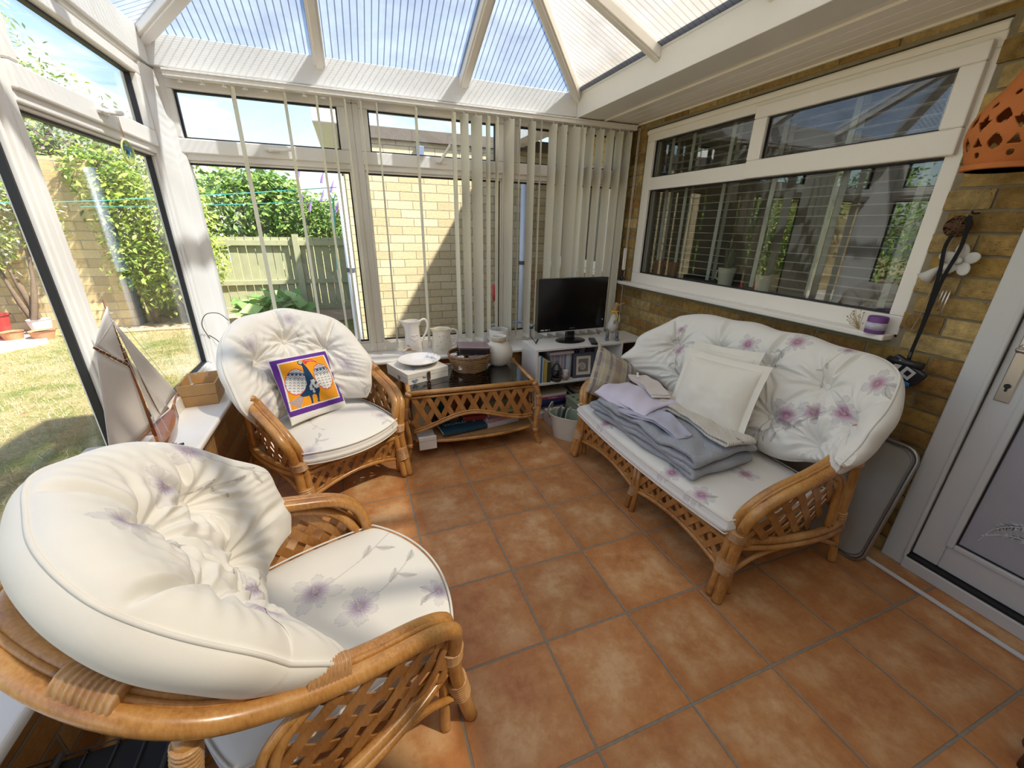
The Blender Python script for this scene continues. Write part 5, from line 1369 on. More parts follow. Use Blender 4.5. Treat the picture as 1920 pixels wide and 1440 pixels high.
obj('dish', MB().lathe([(0, 0), (0.055, 0), (0.075, 0.006), (0.115, 0.027), (0.134, 0.034), (0.135, 0.037), (0.118, 0.032), (0.075, 0.011), (0.05, 0.006), (0, 0.005)], 48), BLW, pl_, smooth=60)
lace = MB()
for i in range(150):
    a = rn.uniform(-0.5, 1.0); r = rn.uniform(0.085, 0.130); z = 0.0125+(r-0.078)*0.42+0.0012
    s_ = rn.uniform(0.002, 0.0045); c_ = Vector((r*math.cos(a), r*math.sin(a), z+0.001))
    lace.add([c_+Vector((s_*math.cos(b_), s_*math.sin(b_), s_*math.cos(b_-a)*0.42)) for b_ in (0+a*3, 2.1+a*3, 4.2+a*3)], [(0, 1, 2)])
obj('blue_lace_print', lace, plain('blue_print', (0.15, 0.30, 0.55), 0.4), pl_)
# shells and a carved bird lying across the plate and the sill
cb_ = MB()
cb_.tube(spline([(0.0, 0, 0), (0.03, 0.004, 0.006), (0.07, 0.0, 0.004), (0.10, -0.004, 0.0)], 4), [0.003]*4+[0.008]*4+[0.005]*4+[0.002], 8)
cb_.add([(0.03, 0.0, 0.012), (0.065, 0.05, 0.028), (0.08, 0.045, 0.026), (0.075, 0.0, 0.010)], [(0, 1, 2, 3)]); cb_.add([(0.03, 0.0, 0.012), (0.02, -0.045, 0.030), (0.045, -0.05, 0.028), (0.07, 0.0, 0.010)], [(3, 2, 1, 0)])
cbo = obj('carved_bird', cb_, plain('pale_driftwood', (0.66, 0.52, 0.38), 0.7, var=0.15, vscale=60), loc=(0.105, 0.50, 0.548), rot=(0, 0.1, 0.5), smooth=40)
so2 = cbo.modifiers.new('thick', 'SOLIDIFY'); so2.thickness = 0.002
tag(cbo, 'small pale wooden bird ornament at the far edge of the plate', 'ornament')
# round wicker basket
WICK = m_cane('wicker', (0.16, 0.075, 0.025), (0.30, 0.155, 0.060), (0.42, 0.25, 0.11), knots=False, rough=0.5)
bs = empty('wicker_basket', 'round brown wicker basket on the coffee table', 'basket', (0.525, 0.350, TZ), 0)
def brad(z): return 0.108+0.030*min(1, z/0.085)
for k in range(12):
    z = 0.006+k*0.0088; r = brad(z)
    pts = [((r+0.0035*(1 if (j+k) % 2 else -1))*math.cos(2*PI*j/28), (r+0.0035*(1 if (j+k) % 2 else -1))*math.sin(2*PI*j/28), z+0.0015*math.sin(j*1.7+k)) for j in range(28)]
    obj('woven_strand', MB().tube(pts, 0.0047, 6, closed=True), WICK, bs, smooth=True)
for sgn in (0, PI):
    pts = [(0.140*math.cos(2*PI*j/56)+0.0, 0.140*math.sin(2*PI*j/56), 0.112+0.006*math.cos(j*1.9+sgn)) for j in range(56)]
    obj('rim_braid', MB().tube([((0.140+0.005*math.sin(j*1.9+sgn))*math.cos(2*PI*j/56), (0.140+0.005*math.sin(j*1.9+sgn))*math.sin(2*PI*j/56), p[2]) for j, p in enumerate(pts)], 0.0055, 6, closed=True), WICK, bs, smooth=True)
st = MB()
for j in range(14): a = 2*PI*j/14; st.tube([(brad(0)*math.cos(a), brad(0)*math.sin(a), 0), (brad(.1)*math.cos(a), brad(.1)*math.sin(a), 0.108)], 0.0035, 5)
obj('stakes', st, WICK, bs); obj('base', MB().lathe([(0, 0.002), (0.107, 0.002), (0.107, 0.008), (0, 0.008)], 24), WICK, bs)
tl_ = empty('mauve_tablet_case', 'mauve metallic case with black side lying on the basket', 'case', (0.440, 0.285, 0.560), math.radians(-6)); tl_.rotation_euler = (math.radians(-5), math.radians(3), math.radians(-9))
obj('body', MB().box((0, 0, 0), (0.205, 0.195, 0.040)), plain('black_plastic', (0.012, 0.012, 0.014), 0.3), tl_, bevel=0.008)
obj('lid', MB().box((-0.003, -0.003, 0.036), (0.208, 0.198, 0.050)), plain('mauve_metal', (0.36, 0.25, 0.30), 0.3, metal=0.5, var=0.06), tl_, bevel=0.007, seg=3)
obj('logo_strip', MB().box((0.07, 0.05, 0.0502), (0.074, 0.095, 0.0506)), plain('dim_mark', (0.20, 0.14, 0.17), 0.4), tl_)
for (x, y, lab) in ((0.425, 0.345, 'white paper roll standing in the basket, left one'), (0.455, 0.275, 'white paper roll in the basket in front of the mauve case')):
    tag(obj('paper_roll', MB().lathe([(0.010, 0), (0.025, 0), (0.025, 0.085), (0.010, 0.085), (0.010, 0)], 20), plain('white_paper', (0.82, 0.80, 0.76), 0.9), loc=(x, y, TZ+0.03), rot=(0.0, -0.12, 0), smooth=40), lab, 'paper roll')
tag(obj('battery_pack', MB().box((-0.06, -0.02, 0), (0.06, 0.02, 0.03)), plain('grey_plastic', (0.20, 0.20, 0.22), 0.4), loc=(0.56, 0.27, TZ+0.085), bevel=0.006), 'grey plastic pack in the basket under the mauve case', 'pack')
VASE = plain('cream_stoneware', (0.70, 0.65, 0.55), 0.45, var=0.05, vscale=60)
va = empty('vase', 'round cream stoneware vase with a twine bow round its neck', 'vase', (0.745, 0.375, TZ))
obj('body', MB().lathe([(0, 0), (0.045, 0), (0.075, 0.022), (0.096, 0.065), (0.099, 0.095), (0.090, 0.130), (0.066, 0.160), (0.050, 0.172), (0.046, 0.185), (0.053, 0.200), (0.056, 0.206), (0.052, 0.209), (0.040, 0.200), (0.038, 0.18), (0.06, 0.155), (0.085, 0.1), (0.05, 0.01), (0, 0.01)], 40), VASE, va, smooth=True)
tw = MB()
for k in range(4): tw.tube([(0.0485*math.cos(2*PI*j/24), 0.0485*math.sin(2*PI*j/24), 0.172+0.0035*k) for j in range(24)], 0.0022, 5, closed=True)
for sx2 in (-1, 1): tw.tube(spline([(0, -0.052, 0.176), (sx2*0.018, -0.058, 0.186), (sx2*0.022, -0.060, 0.176), (0, -0.052, 0.174), (sx2*0.012, -0.062, 0.160)], 4), 0.0018, 5)
obj('twine', tw, plain('twine', (0.50, 0.34, 0.15), 0.9), va, smooth=True)

# ------------------------------------------------------------------ jugs on the window board
SZ = 0.4815
def jug(name, label, loc, prof, spout, h, handle, m, rot=0):
    j = empty(name, label, 'jug', loc, rot)
    n = 48; k = len(prof); vs = []; fs = []
    for (r, z) in prof:
        for i in range(n):
            a = 2*PI*i/n; f = math.exp(-((a-PI)/0.42)**2)*max(0, (z-h*spout[1])/(h*(1-spout[1])))**1.6
            vs.append(((r+spout[0]*f)*math.cos(a), (r+spout[0]*f*0.2)*math.sin(a)*(1-0.35*f), z+spout[2]*f))
    for i in range(k-1):
        for q in range(n): fs.append((i*n+q, i*n+(q+1) % n, (i+1)*n+(q+1) % n, (i+1)*n+q))
    fs.append(tuple(range(n-1, -1, -1))); fs.append(tuple((k-1)*n+q for q in range(n)))
    obj('body', MB().add(vs, fs), m, j, smooth=50)
    H_ = spline(handle, 8); obj('handle', MB().tube(H_, 0.0082, 10), m, j, smooth=True)
    return j
IVORY = plain('ivory_glaze', (0.84, 0.79, 0.73), 0.22, var=0.02, coat=0.3)
jg = jug('heart_jug', 'tall ivory jug with a raised heart on the window board', (0.195, 0.655, SZ),
    [(0.060, 0), (0.062, 0.004), (0.060, 0.05), (0.054, 0.11), (0.049, 0.165), (0.049, 0.20), (0.054, 0.228), (0.058, 0.238), (0.054, 0.238), (0.046, 0.20), (0.045, 0.15), (0.055, 0.03), (0.03, 0.01)], (0.038, 0.70, 0.012), 0.238,
    [(0.048, 0, 0.205), (0.062, 0, 0.232), (0.095, 0, 0.240), (0.112, 0, 0.205), (0.100, 0, 0.150), (0.075, 0, 0.105), (0.055, 0, 0.075)], IVORY, rot=math.radians(8))
hp_ = [(0.5*math.sin(t)**3, (0.8125*math.cos(t)-0.3125*math.cos(2*t)-0.125*math.cos(3*t)-0.0625*math.cos(4*t))/2) for t in [2*PI*i/40 for i in range(40)]]
def on_jug(x, z): r = 0.0585-0.00009*0+(-0.10*max(0, z-0.05)*0.9*0.9)+0.0012; return (x, -math.sqrt(max(1e-6, r*r-x*x)), z)
obj('raised_heart', MB().tube([on_jug(0.052*x*1.0, 0.128+0.052*z) for x, z in hp_], 0.0024, 6, closed=True), IVORY, jg, smooth=True)
j2 = jug('speckled_jug', 'squat cream jug with tiny bird motifs on the window board', (0.400, 0.640, SZ),
    [(0.068, 0), (0.072, 0.005), (0.071, 0.06), (0.066, 0.11), (0.060, 0.150), (0.060, 0.168), (0.062, 0.172), (0.057, 0.170), (0.055, 0.14), (0.066, 0.05), (0.04, 0.01)], (0.026, 0.78, 0.010), 0.172,
    [(0.060, 0, 0.145), (0.080, 0, 0.160), (0.112, 0, 0.145), (0.118, 0, 0.10), (0.100, 0, 0.055), (0.071, 0, 0.040)], plain('cream_jug_glaze', (0.78, 0.72, 0.58), 0.25, var=0.03, coat=0.3), rot=math.radians(4))
mt = MB()
for (a, z) in ((-2.1, 0.13), (-1.7, 0.135), (-1.2, 0.12), (-2.0, 0.09), (-1.45, 0.075), (-0.95, 0.09), (-1.9, 0.03), (-1.1, 0.035), (-2.4, 0.06), (-0.7, 0.05)):
    r = 0.0722-max(0, z-0.06)*0.11+0.0006
    for q in range(3): mt.ball((r*math.cos(a+q*0.035), r*math.sin(a+q*0.035), z+0.003*math.sin(q*2)), (0.0028, 0.0028, 0.0018), 6, 4)
obj('bird_motif', mt, plain('grey_motif', (0.42, 0.42, 0.46), 0.5), j2)
tag(obj('planter_pot', MB().lathe([(0, 0), (0.066, 0), (0.070, 0.01), (0.072, 0.135), (0.0705, 0.139), (0.0665, 0.137), (0.0655, 0.10), (0, 0.09)], 40), [plain('white_glaze_pot', (0.80, 0.77, 0.72), 0.3)], loc=(0.835, 0.640, SZ), smooth=50), 'white round pot behind the round vase', 'pot')
tag(obj('dark_soil', MB().lathe([(0, 0.099), (0.0655, 0.103)], 24), plain('dark_grey_inside', (0.06, 0.06, 0.07), 0.8), loc=(0.835, 0.640, SZ)), 'dark grey filling inside the white round pot', 'filling')

# ------------------------------------------------------------------ books under the coffee table
def tp(x, y, z=0.126):     # table local -> world
    a = math.radians(-3.5); return (0.075+x*math.cos(a)-y*math.sin(a), 0.035+x*math.sin(a)+y*math.cos(a), z)
g = 'books on the shelf under the coffee table'
DB = (0.012, 0.055, 0.09)
book('white paperback lowest under the big blue book', tp(0.20, 0.0), math.radians(4), 0.25, 0.22, 0.010, (0.75, 0.74, 0.72))
at_ = book('large dark blue atlas with white WORLD lettering under the coffee table', tp(0.185, -0.035, 0.137), math.radians(6), 0.29, 0.24, 0.024, DB)
text_mesh('title_lettering', 'ATLAS', 0.030, plain('title_grey', (0.55, 0.62, 0.62), 0.5), TRS((0.11, 0.155, 0.0242)), at_); text_mesh('title_lettering', 'OF THE', 0.012, plain('title_grey', (0.55, 0.62, 0.62), 0.5), TRS((0.11, 0.128, 0.0242)), at_)
text_mesh('title_lettering', 'WORLD', 0.042, plain('title_grey', (0.55, 0.62, 0.62), 0.5), TRS((0.105, 0.092, 0.0242)), at_)
obj('continent_print', MB().prism([(0.215, 0.16), (0.245, 0.165), (0.255, 0.14), (0.24, 0.11), (0.235, 0.075), (0.225, 0.07), (0.222, 0.10), (0.208, 0.13)], 0.0003, TRS((0, 0, 0.0241))), plain('title_grey', (0.55, 0.62, 0.62), 0.5), at_)
book('dark red book on top of the blue atlas', tp(0.33, 0.09, 0.163), math.radians(-8), 0.16, 0.13, 0.028, (0.30, 0.03, 0.03))
book('small bright orange red book leaning at the back of the shelf', tp(0.30, 0.29, 0.126), math.radians(5), 0.09, 0.12, 0.15, (0.70, 0.12, 0.03))
book('teal blue upright box file at the back of the table shelf', tp(0.14, 0.30, 0.126), math.radians(2), 0.12, 0.10, 0.17, (0.03, 0.16, 0.20))
for k, (t, c, lab) in enumerate(((0.030, (0.55, 0.53, 0.52), 'grey bound book lowest of the white page stack'), (0.026, (0.42, 0.20, 0.26), 'maroon covered book in the middle of the white page stack'), (0.024, (0.16, 0.13, 0.12), 'dark covered book of the white page stack, second from the top'), (0.012, (0.62, 0.66, 0.40), 'pale green magazine topmost of the white page stack'))):
    z = 0.126+sum((0.030, 0.026, 0.024, 0.012)[:k]); book(lab, tp(0.475+0.008*k, 0.02+0.012*k, z), math.radians(9-k*3), 0.235-0.012*k, 0.17, t, c, g)
bk2 = book('book with a striped colourful cover standing at the back of the table shelf', tp(0.50, 0.30, 0.126), math.radians(-12), 0.16, 0.03, 0.19, (0.52, 0.46, 0.48))
obj('cover_stripes', MB().box((0.02, -0.0008, 0.03), (0.05, 0, 0.17)).box((0.09, -0.0008, 0.05), (0.12, 0, 0.15)), plain('orange_stripe', (0.6, 0.25, 0.10), 0.5), bk2)
pp_ = empty('paper_pad', 'white paper pad hanging over the left edge of the table shelf', 'paper pad', tp(0.035, -0.052, 0.070))
obj('sheets', MB().box((0, 0, 0), (0.105, 0.012, 0.085)).box((0, 0, 0.056), (0.105, 0.14, 0.062)), plain('white_sheets', (0.80, 0.79, 0.76), 0.8), pp_, bevel=0.002)
tag(obj('cream_tin', MB().box((0, 0, 0), (0.10, 0.12, 0.16)), plain('cream_tin', (0.72, 0.66, 0.50), 0.5), loc=tp(0.03, 0.12, 0.126), bevel=0.006), 'cream coloured box behind the paper pad on the table shelf', 'box')

# ------------------------------------------------------------------ white shelf unit
cu = empty('shelf_unit', 'white open shelf unit in the corner carrying the television', 'shelf unit', (0.985, 0.262, 0))
CW, CD = 0.72, 0.268
def bx_(nm, a, b): return obj(nm, MB().box(a, b), WHITE, cu, bevel=0.0015)
bx_('top_board', (0, 0, 0.530), (CW, CD, 0.546)); bx_('side_panel', (0, 0.001, 0.0), (0.016, CD, 0.530)); bx_('side_panel', (CW-0.016, 0.001, 0.0), (CW, CD, 0.530))
bx_('middle_shelf', (0.016, 0.001, 0.272), (CW-0.016, CD, 0.288)); bx_('bottom_shelf', (0.016, 0.001, 0.04), (CW-0.016, CD, 0.056)); bx_('plinth', (0.016, 0.012, 0.0), (CW-0.016, 0.03, 0.04)); bx_('back_panel', (0.016, CD-0.006, 0.056), (CW-0.016, CD, 0.530))
tag(obj('corner_board', MB().box((1.705, 0.30, 0.522), (1.945, 0.60, 0.540)), WHITE, bevel=0.004), 'white board between shelf unit and brick wall', 'board')
def ubook(x, y, w, d, h, col, lab, group=None, text=None, lean=0, tx=(0.8, 0.8, 0.8), z=0.288, cat='book'):
    b = empty('book', lab, cat, (0.985+x, 0.262+y, z), 0, group); b.rotation_euler = (0, lean, 0)
    cm = plain('cover_%02d%02d%02d' % tuple(int(c*99) for c in col), col, 0.4)
    obj('cover', MB().box((0, 0, 0), (0.0018, d, h)).box((w-0.0018, 0, 0), (w, d, h)).box((0.0018, 0, 0), (w-0.0018, 0.002, h)), cm, b)
    obj('pages', MB().box((0.0018, 0.002, 0.002), (w-0.0018, d-0.003, h-0.003)), PAPER, b)
    if text: text_mesh('spine_lettering', text, w*0.62, plain('ink_%02d%02d%02d' % tuple(int(c*99) for c in tx), tx, 0.5), Matrix.Translation((w/2, -0.0004, h*0.55)) @ Matrix.Rotation(PI/2, 4, 'X') @ Matrix.Rotation(-PI/2, 4, 'Z'), b)
    return b
U = [(0.020, 0.010, 0.020, 0.205, (0.80,0.80,0.78), 'tall white book at the left end of the shelf', None, None),
 (0.041, 0.012, 0.016, 0.200, (0.05,0.22,0.42), 'blue spined book beside the tall white book at the left', None, None),
 (0.058, 0.016, 0.010, 0.185, (0.72,0.72,0.68), 'thin white book between the blue and the yellow one', None, None),
 (0.072, 0.016, 0.026, 0.170, (0.52,0.40,0.10), 'mustard yellow book in the left half of the shelf', None, None),
 (0.101, 0.012, 0.026, 0.155, (0.06,0.07,0.05), 'black green book right of the mustard yellow one', None, None)]
for x, y, w, h, c, lab, t, tx in U: ubook(x, y, w, 0.16, h, c, lab, 'upright books on the middle shelf', t, 0, tx or (0.8,0.8,0.8))
pal_ = [((0.45,0.42,0.47), 'grey lilac folder behind the storm lantern, first of five'), ((0.52,0.48,0.52), 'grey lilac folder behind the storm lantern, second of five'), ((0.40,0.38,0.44), 'grey lilac folder behind the storm lantern, middle one'), ((0.56,0.53,0.58), 'grey lilac folder behind the storm lantern, fourth of five'), ((0.48,0.44,0.50), 'grey lilac folder behind the storm lantern, last of five')]
for k, (c, lab) in enumerate(pal_): ubook(0.138+k*0.025, 0.06, 0.022, 0.15, 0.195, c, lab, 'grey lilac folders on the middle shelf')
tag(obj('card_box', MB().box((1.105, 0.29, 0.486), (1.30, 0.42, 0.506)), plain('lilac_card', (0.55, 0.50, 0.55), 0.7)), 'flat lilac card box lying on top of the grey folders', 'box')
ubook(0.268, 0.05, 0.030, 0.16, 0.210, (0.55,0.62,0.72), 'pale blue ring binder with dark patterned spine', 'upright books on the middle shelf', None, 0, (0.1,0.15,0.25))
for k, (x, w, h, c, lab) in enumerate(((0.302, 0.014, 0.20, (0.55,0.55,0.52), 'thin grey book right of the blue binder'), (0.318, 0.020, 0.205, (0.03,0.05,0.08), 'black book right of the blue binder'), (0.340, 0.012, 0.19, (0.10,0.28,0.50), 'narrow bright blue book near the middle of the shelf'), (0.354, 0.022, 0.20, (0.02,0.03,0.05), 'dark navy book behind the candle'), (0.378, 0.018, 0.21, (0.12,0.14,0.20), 'slate blue book left of the framed ammonite'), (0.398, 0.024, 0.215, (0.16,0.18,0.24), 'dark grey book behind the framed ammonite'))): ubook(x, 0.06, w, 0.15, h, c, lab, 'upright books on the middle shelf')
for k, (x, c) in enumerate(((0.44, (0.05,0.07,0.12)), (0.47, (0.09,0.10,0.14)), (0.50, (0.04,0.05,0.07)), (0.53, (0.20,0.26,0.36)), (0.56, (0.03,0.03,0.04)))): ubook(x, 0.09, 0.026, 0.15, 0.20+0.01*(k % 2), c, ('dark book behind the frame, first from the left', 'dark book behind the frame, second from the left', 'dark book behind the frame, middle', 'blue grey book behind the right edge of the frame', 'black book at the right end of the row')[k], 'upright books on the middle shelf')
DGM = plain('galvanised_dark', (0.10, 0.10, 0.10), 0.45, metal=0.6)
ln = empty('storm_lantern', 'small dark metal storm lantern on the middle shelf', 'lantern', (1.165, 0.292, 0.288))
obj('base', MB().lathe([(0, 0), (0.036, 0), (0.038, 0.006), (0.038, 0.022), (0.030, 0.028), (0, 0.028)], 24), DGM, ln, smooth=40)
obj('glass', MB().lathe([(0.030, 0.028), (0.035, 0.05), (0.033, 0.088)], 24), m_glass('lantern_glass', (0.6, 0.62, 0.6)), ln, smooth=True)
obj('cap', MB().lathe([(0.037, 0.086), (0.038, 0.094), (0.030, 0.102), (0.020, 0.125), (0.010, 0.132), (0, 0.134)], 24), DGM, ln, smooth=40)
obj('wire_handle', MB().tube(spline([(-0.038, -0.004, 0.09), (-0.034, -0.036, 0.06), (0, -0.044, 0.045), (0.034, -0.036, 0.06), (0.038, -0.004, 0.09)], 5), 0.0016, 5).tube(spline([(-0.012, 0, 0.13), (-0.010, 0, 0.145), (0, 0, 0.15), (0.010, 0, 0.145), (0.012, 0, 0.13)], 4), 0.0018, 5), DGM, ln)
cn = empty('candle_holder', 'small glass candle holder with a white candle right of the lantern', 'candle holder', (1.238, 0.288, 0.288))
obj('bowl', MB().lathe([(0, 0), (0.020, 0), (0.030, 0.018), (0.032, 0.034), (0.027, 0.044), (0.025, 0.044), (0.029, 0.034), (0.027, 0.018), (0, 0.006)], 24), plain('pinkish_glass', (0.40, 0.28, 0.24), 0.15, coat=0.5), cn, smooth=True)
obj('candle', MB().lathe([(0, 0.006), (0.018, 0.006), (0.022, 0.074), (0.019, 0.072), (0, 0.066)], 20), plain('wax', (0.85, 0.80, 0.74), 0.5), cn, smooth=40)
pf = empty('picture_frame', 'grey picture frame with a cut out ammonite on the shelf', 'picture', (1.310, 0.290, 0.288)); pf.rotation_euler = (math.radians(-6), 0, math.radians(-4))
fw, fh = 0.165, 0.190
obj('frame', MB().box((0, 0, 0), (fw, 0.018, 0.022)).box((0, 0, fh-0.022), (fw, 0.018, fh)).box((0, 0, 0.022), (0.022, 0.018, fh-0.022)).box((fw-0.022, 0, 0.022), (fw, 0.018, fh-0.022)), plain('slate_frame', (0.10, 0.10, 0.125), 0.5), pf, bevel=0.002)
obj('mount', MB().box((0.02, 0.008, 0.02), (fw-0.02, 0.012, fh-0.02)), plain('mount_cream', (0.74, 0.71, 0.62), 0.9), pf)
obj('print', MB().box((0.042, 0.0068, 0.045), (fw-0.042, 0.008, fh-0.045)), plain('taupe_print', (0.24, 0.20, 0.17), 0.9), pf)
am = MB(); cx, cz = 0.076, 0.082
def spi(t): return 0.0035*math.exp(0.155*t)
ts = [0.16*k for k in range(100) if spi(0.16*k) < 0.040]
am.tube([(cx+spi(t)*math.cos(t), 0.0060, cz+spi(t)*math.sin(t)) for t in ts], [0.0006+0.0012*i/len(ts) for i in range(len(ts))], 5)
tk = 5.5
while spi(tk) < 0.040:
    ri, ro = spi(tk-2*PI*0.55 if tk > 4 else 0)*1.0, spi(tk)
    ri = max(ri, ro*0.52)
    am.tube([(cx+(ri+(ro-ri)*u)*math.cos(tk-0.22*(1-u)), 0.0060, cz+(ri+(ro-ri)*u)*math.sin(tk-0.22*(1-u))) for u in (0, 0.33, 0.66, 1)], ro*0.055, 4)
    tk += 0.30
obj('ammonite', am, plain('mount_cream', (0.74, 0.71, 0.62), 0.9), pf)
# lower compartment
gl = 'books stacked in the bottom of the shelf unit'
def lb(k, z, t, x, w, col, lab, txt=None, tx=(0.8,0.8,0.8), dy=0): return book(lab, (0.985+x, 0.27+dy, z), math.radians(random.Random(k).uniform(-4, 4)), w, 0.17, t, col, gl, spine_text=txt, txcol=tx)
zz = 0.056
for k, (t, x, w, c, lab, txt, tx) in enumerate(((0.020, 0.03, 0.24, (0.66,0.63,0.58), 'lowest pale book of the left stack in the shelf unit', None, None), (0.016, 0.05, 0.22, (0.20,0.14,0.10), 'brown book second from the bottom of the left stack', None, None),
    (0.034, 0.035, 0.24, (0.02,0.03,0.15), 'thick royal blue book of the left stack', None, None), (0.026, 0.03, 0.24, (0.015,0.03,0.12), 'navy book above the thick royal blue one', None, None), (0.020, 0.04, 0.22, (0.30,0.05,0.12), 'crimson pink book of the left stack', 'OF THE DAY', (0.8,0.7,0.75)),
    (0.018, 0.035, 0.23, (0.62,0.62,0.66), 'white grey book above the crimson one', None, None), (0.008, 0.02, 0.26, (0.28,0.24,0.16), 'thin brown magazine topmost of the left stack', None, None))):
    lb(k, zz, t, x, w, c, lab, txt, tx or (0.8,0.8,0.8)); zz += t+0.0005
zz = 0.056
for k, (t, x, w, c, lab) in enumerate(((0.024, 0.36, 0.25, (0.10,0.09,0.08), 'lowest dark book of the right stack in the shelf unit'), (0.020, 0.37, 0.24, (0.16,0.18,0.16), 'grey green book of the right stack'), (0.016, 0.35, 0.26, (0.30,0.28,0.24), 'taupe book of the right stack'), (0.022, 0.37, 0.23, (0.09,0.10,0.12), 'charcoal book of the right stack'), (0.014, 0.38, 0.22, (0.34,0.30,0.22), 'light brown book of the right stack'), (0.018, 0.36, 0.24, (0.07,0.06,0.06), 'black book near the top of the right stack'), (0.008, 0.35, 0.25, (0.30,0.26,0.16), 'straw coloured magazine topmost of the right stack'))):
    lb(k+20, zz, t, x, w, c, lab); zz += t+0.0005
tag(obj('napkin_ring', MB().tube([(0.03*math.cos(a), 0.03*math.sin(a), 0) for a in [2*PI*i/20 for i in range(20)]], 0.007, 6, closed=True), WICK, loc=(1.40, 0.36, zz+0.008), smooth=True), 'wicker ring lying on the right book stack', 'ring')

# ------------------------------------------------------------------ television and its neighbours
BLK = plain('gloss_black', (0.010, 0.010, 0.011), 0.12, var=0.0); BLKM = plain('satin_black', (0.018, 0.018, 0.020), 0.35)
tv = empty('television', 'black flat screen television on the white shelf unit', 'television', (1.335, 0.420, 0.546), math.radians(2))
obj('stand_base', MB().lathe([(0, 0), (0.118, 0), (0.120, 0.004), (0.112, 0.009), (0.03, 0.014), (0, 0.014)], 40, M=Matrix.Diagonal((1.0, 0.72, 1, 1))), BLK, tv, smooth=50)
obj('neck', MB().box((-0.032, -0.005, 0.010), (0.032, 0.035, 0.075)), BLK, tv, bevel=0.006)
obj('housing', MB().box((-0.285, -0.005, 0.085), (0.285, 0.05, 0.462)), BLKM, tv, bevel=0.010, seg=3)
obj('bezel', MB().box((-0.287, -0.012, 0.083), (0.287, -0.003, 0.464)), BLK, tv, bevel=0.005)
obj('screen', MB().box((-0.262, -0.0135, 0.128), (0.262, -0.0115, 0.444)), plain('dark_screen', (0.006, 0.006, 0.008), 0.16, var=0), tv)
obj('bottom_trim', MB().box((-0.275, -0.010, 0.078), (0.275, 0.0, 0.084)), plain('clear_trim', (0.55, 0.55, 0.55), 0.2), tv)
obj('logo_badges', MB().box((-0.262, -0.0128, 0.096), (-0.236, -0.0118, 0.104)).box((-0.228, -0.0128, 0.096), (-0.206, -0.0118, 0.104)).box((-0.196, -0.0128, 0.097), (-0.188, -0.0118, 0.103)), plain('white_print', (0.6, 0.6, 0.6), 0.5), tv)
obj('maker_badge', MB().box((-0.022, -0.0128, 0.097), (0.022, -0.0118, 0.104)), plain('dim_print', (0.10, 0.10, 0.11), 0.4), tv)
obj('power_light', MB().ball((0.262, -0.013, 0.150), 0.005, 10, 6), plain('pale_button', (0.6, 0.6, 0.6), 0.4), tv)
vents = MB()
for k in range(7): vents.box((-0.06+k*0.02, 0.012, 0.461), (-0.05+k*0.02, 0.03, 0.4645))
obj('vent_slots', vents, plain('mid_grey', (0.05, 0.05, 0.05), 0.6), tv)
tag(obj('power_cable', MB().tube(spline([(1.06, 0.46, 0.68), (1.02, 0.44, 0.66), (1.005, 0.42, 0.61), (1.03, 0.40, 0.57), (1.04, 0.39, 0.551)], 6), 0.0032, 6).tube([(1.04, 0.40, 0.556), (1.065, 0.42, 0.575)], 0.006, 8), BLKM, smooth=True), 'black cable behind the left edge of the television', 'cable')
rc = empty('remote_control', 'black remote control lying right of the television stand', 'remote control', (1.475, 0.325, 0.546), math.radians(-22))
obj('body', MB().box((-0.024, -0.075, 0), (0.024, 0.075, 0.018)), BLKM, rc, bevel=0.006, seg=3)
bt = MB()
for i in range(3):
    for j in range(6): bt.box((-0.016+i*0.012, -0.05+j*0.018, 0.018), (-0.009+i*0.012, -0.042+j*0.018, 0.0195))
obj('buttons', bt, plain('grey_keys', (0.16, 0.16, 0.17), 0.5), rc)
# duck figurine
WD = plain('whitewashed_wood', (0.66, 0.63, 0.57), 0.6, var=0.15, vscale=40); TAN = plain('tan_wood', (0.42, 0.24, 0.11), 0.6, var=0.15, vscale=50)
dk = empty('duck_figurine', 'white wooden duck in grey boots with yellow scarf right of the television', 'figurine', (1.645, 0.335, 0.546), math.radians(-25))
obj('body', MB().tube(spline([(0, 0.03, 0.055), (0, 0.02, 0.085), (0, 0.005, 0.12), (0, 0, 0.16), (0, 0.0, 0.20), (0, 0, 0.225)], 5), [0.010, 0.016, 0.022, 0.028, 0.033, 0.037, 0.040, 0.042, 0.043, 0.043, 0.042, 0.040, 0.037, 0.034, 0.032, 0.030, 0.028, 0.026, 0.025, 0.024, 0.024, 0.023, 0.022, 0.021, 0.020, 0.019][:26], 20), WD, dk, smooth=True)
obj('head', MB().tube(spline([(0, 0, 0.218), (0.004, -0.002, 0.245), (0.012, -0.006, 0.268), (0.022, -0.010, 0.282)], 4), [0.019]*4+[0.018]*4+[0.022]*3+[0.014, 0.006], 14), TAN, dk, smooth=True)
obj('beak', MB().tube([(0.024, -0.012, 0.274), (0.045, -0.022, 0.284), (0.062, -0.030, 0.292)], [0.009, 0.008, 0.004], 10, ry=0.005), plain('beak_wood', (0.46, 0.30, 0.14), 0.6), dk, smooth=True)
YS = plain('yellow_ribbon', (0.62, 0.38, 0.04), 0.6)
obj('scarf', MB().tube([(0.023*math.cos(a), 0.023*math.sin(a), 0.222) for a in [2*PI*i/20 for i in range(20)]], 0.008, 8, closed=True).tube(spline([(-0.005, -0.026, 0.222), (-0.030, -0.034, 0.214), (-0.042, -0.036, 0.210)], 4), 0.005, 6).tube(spline([(0.005, -0.026, 0.222), (0.018, -0.036, 0.195), (0.010, -0.042, 0.165)], 4), 0.006, 6), YS, dk, smooth=True)
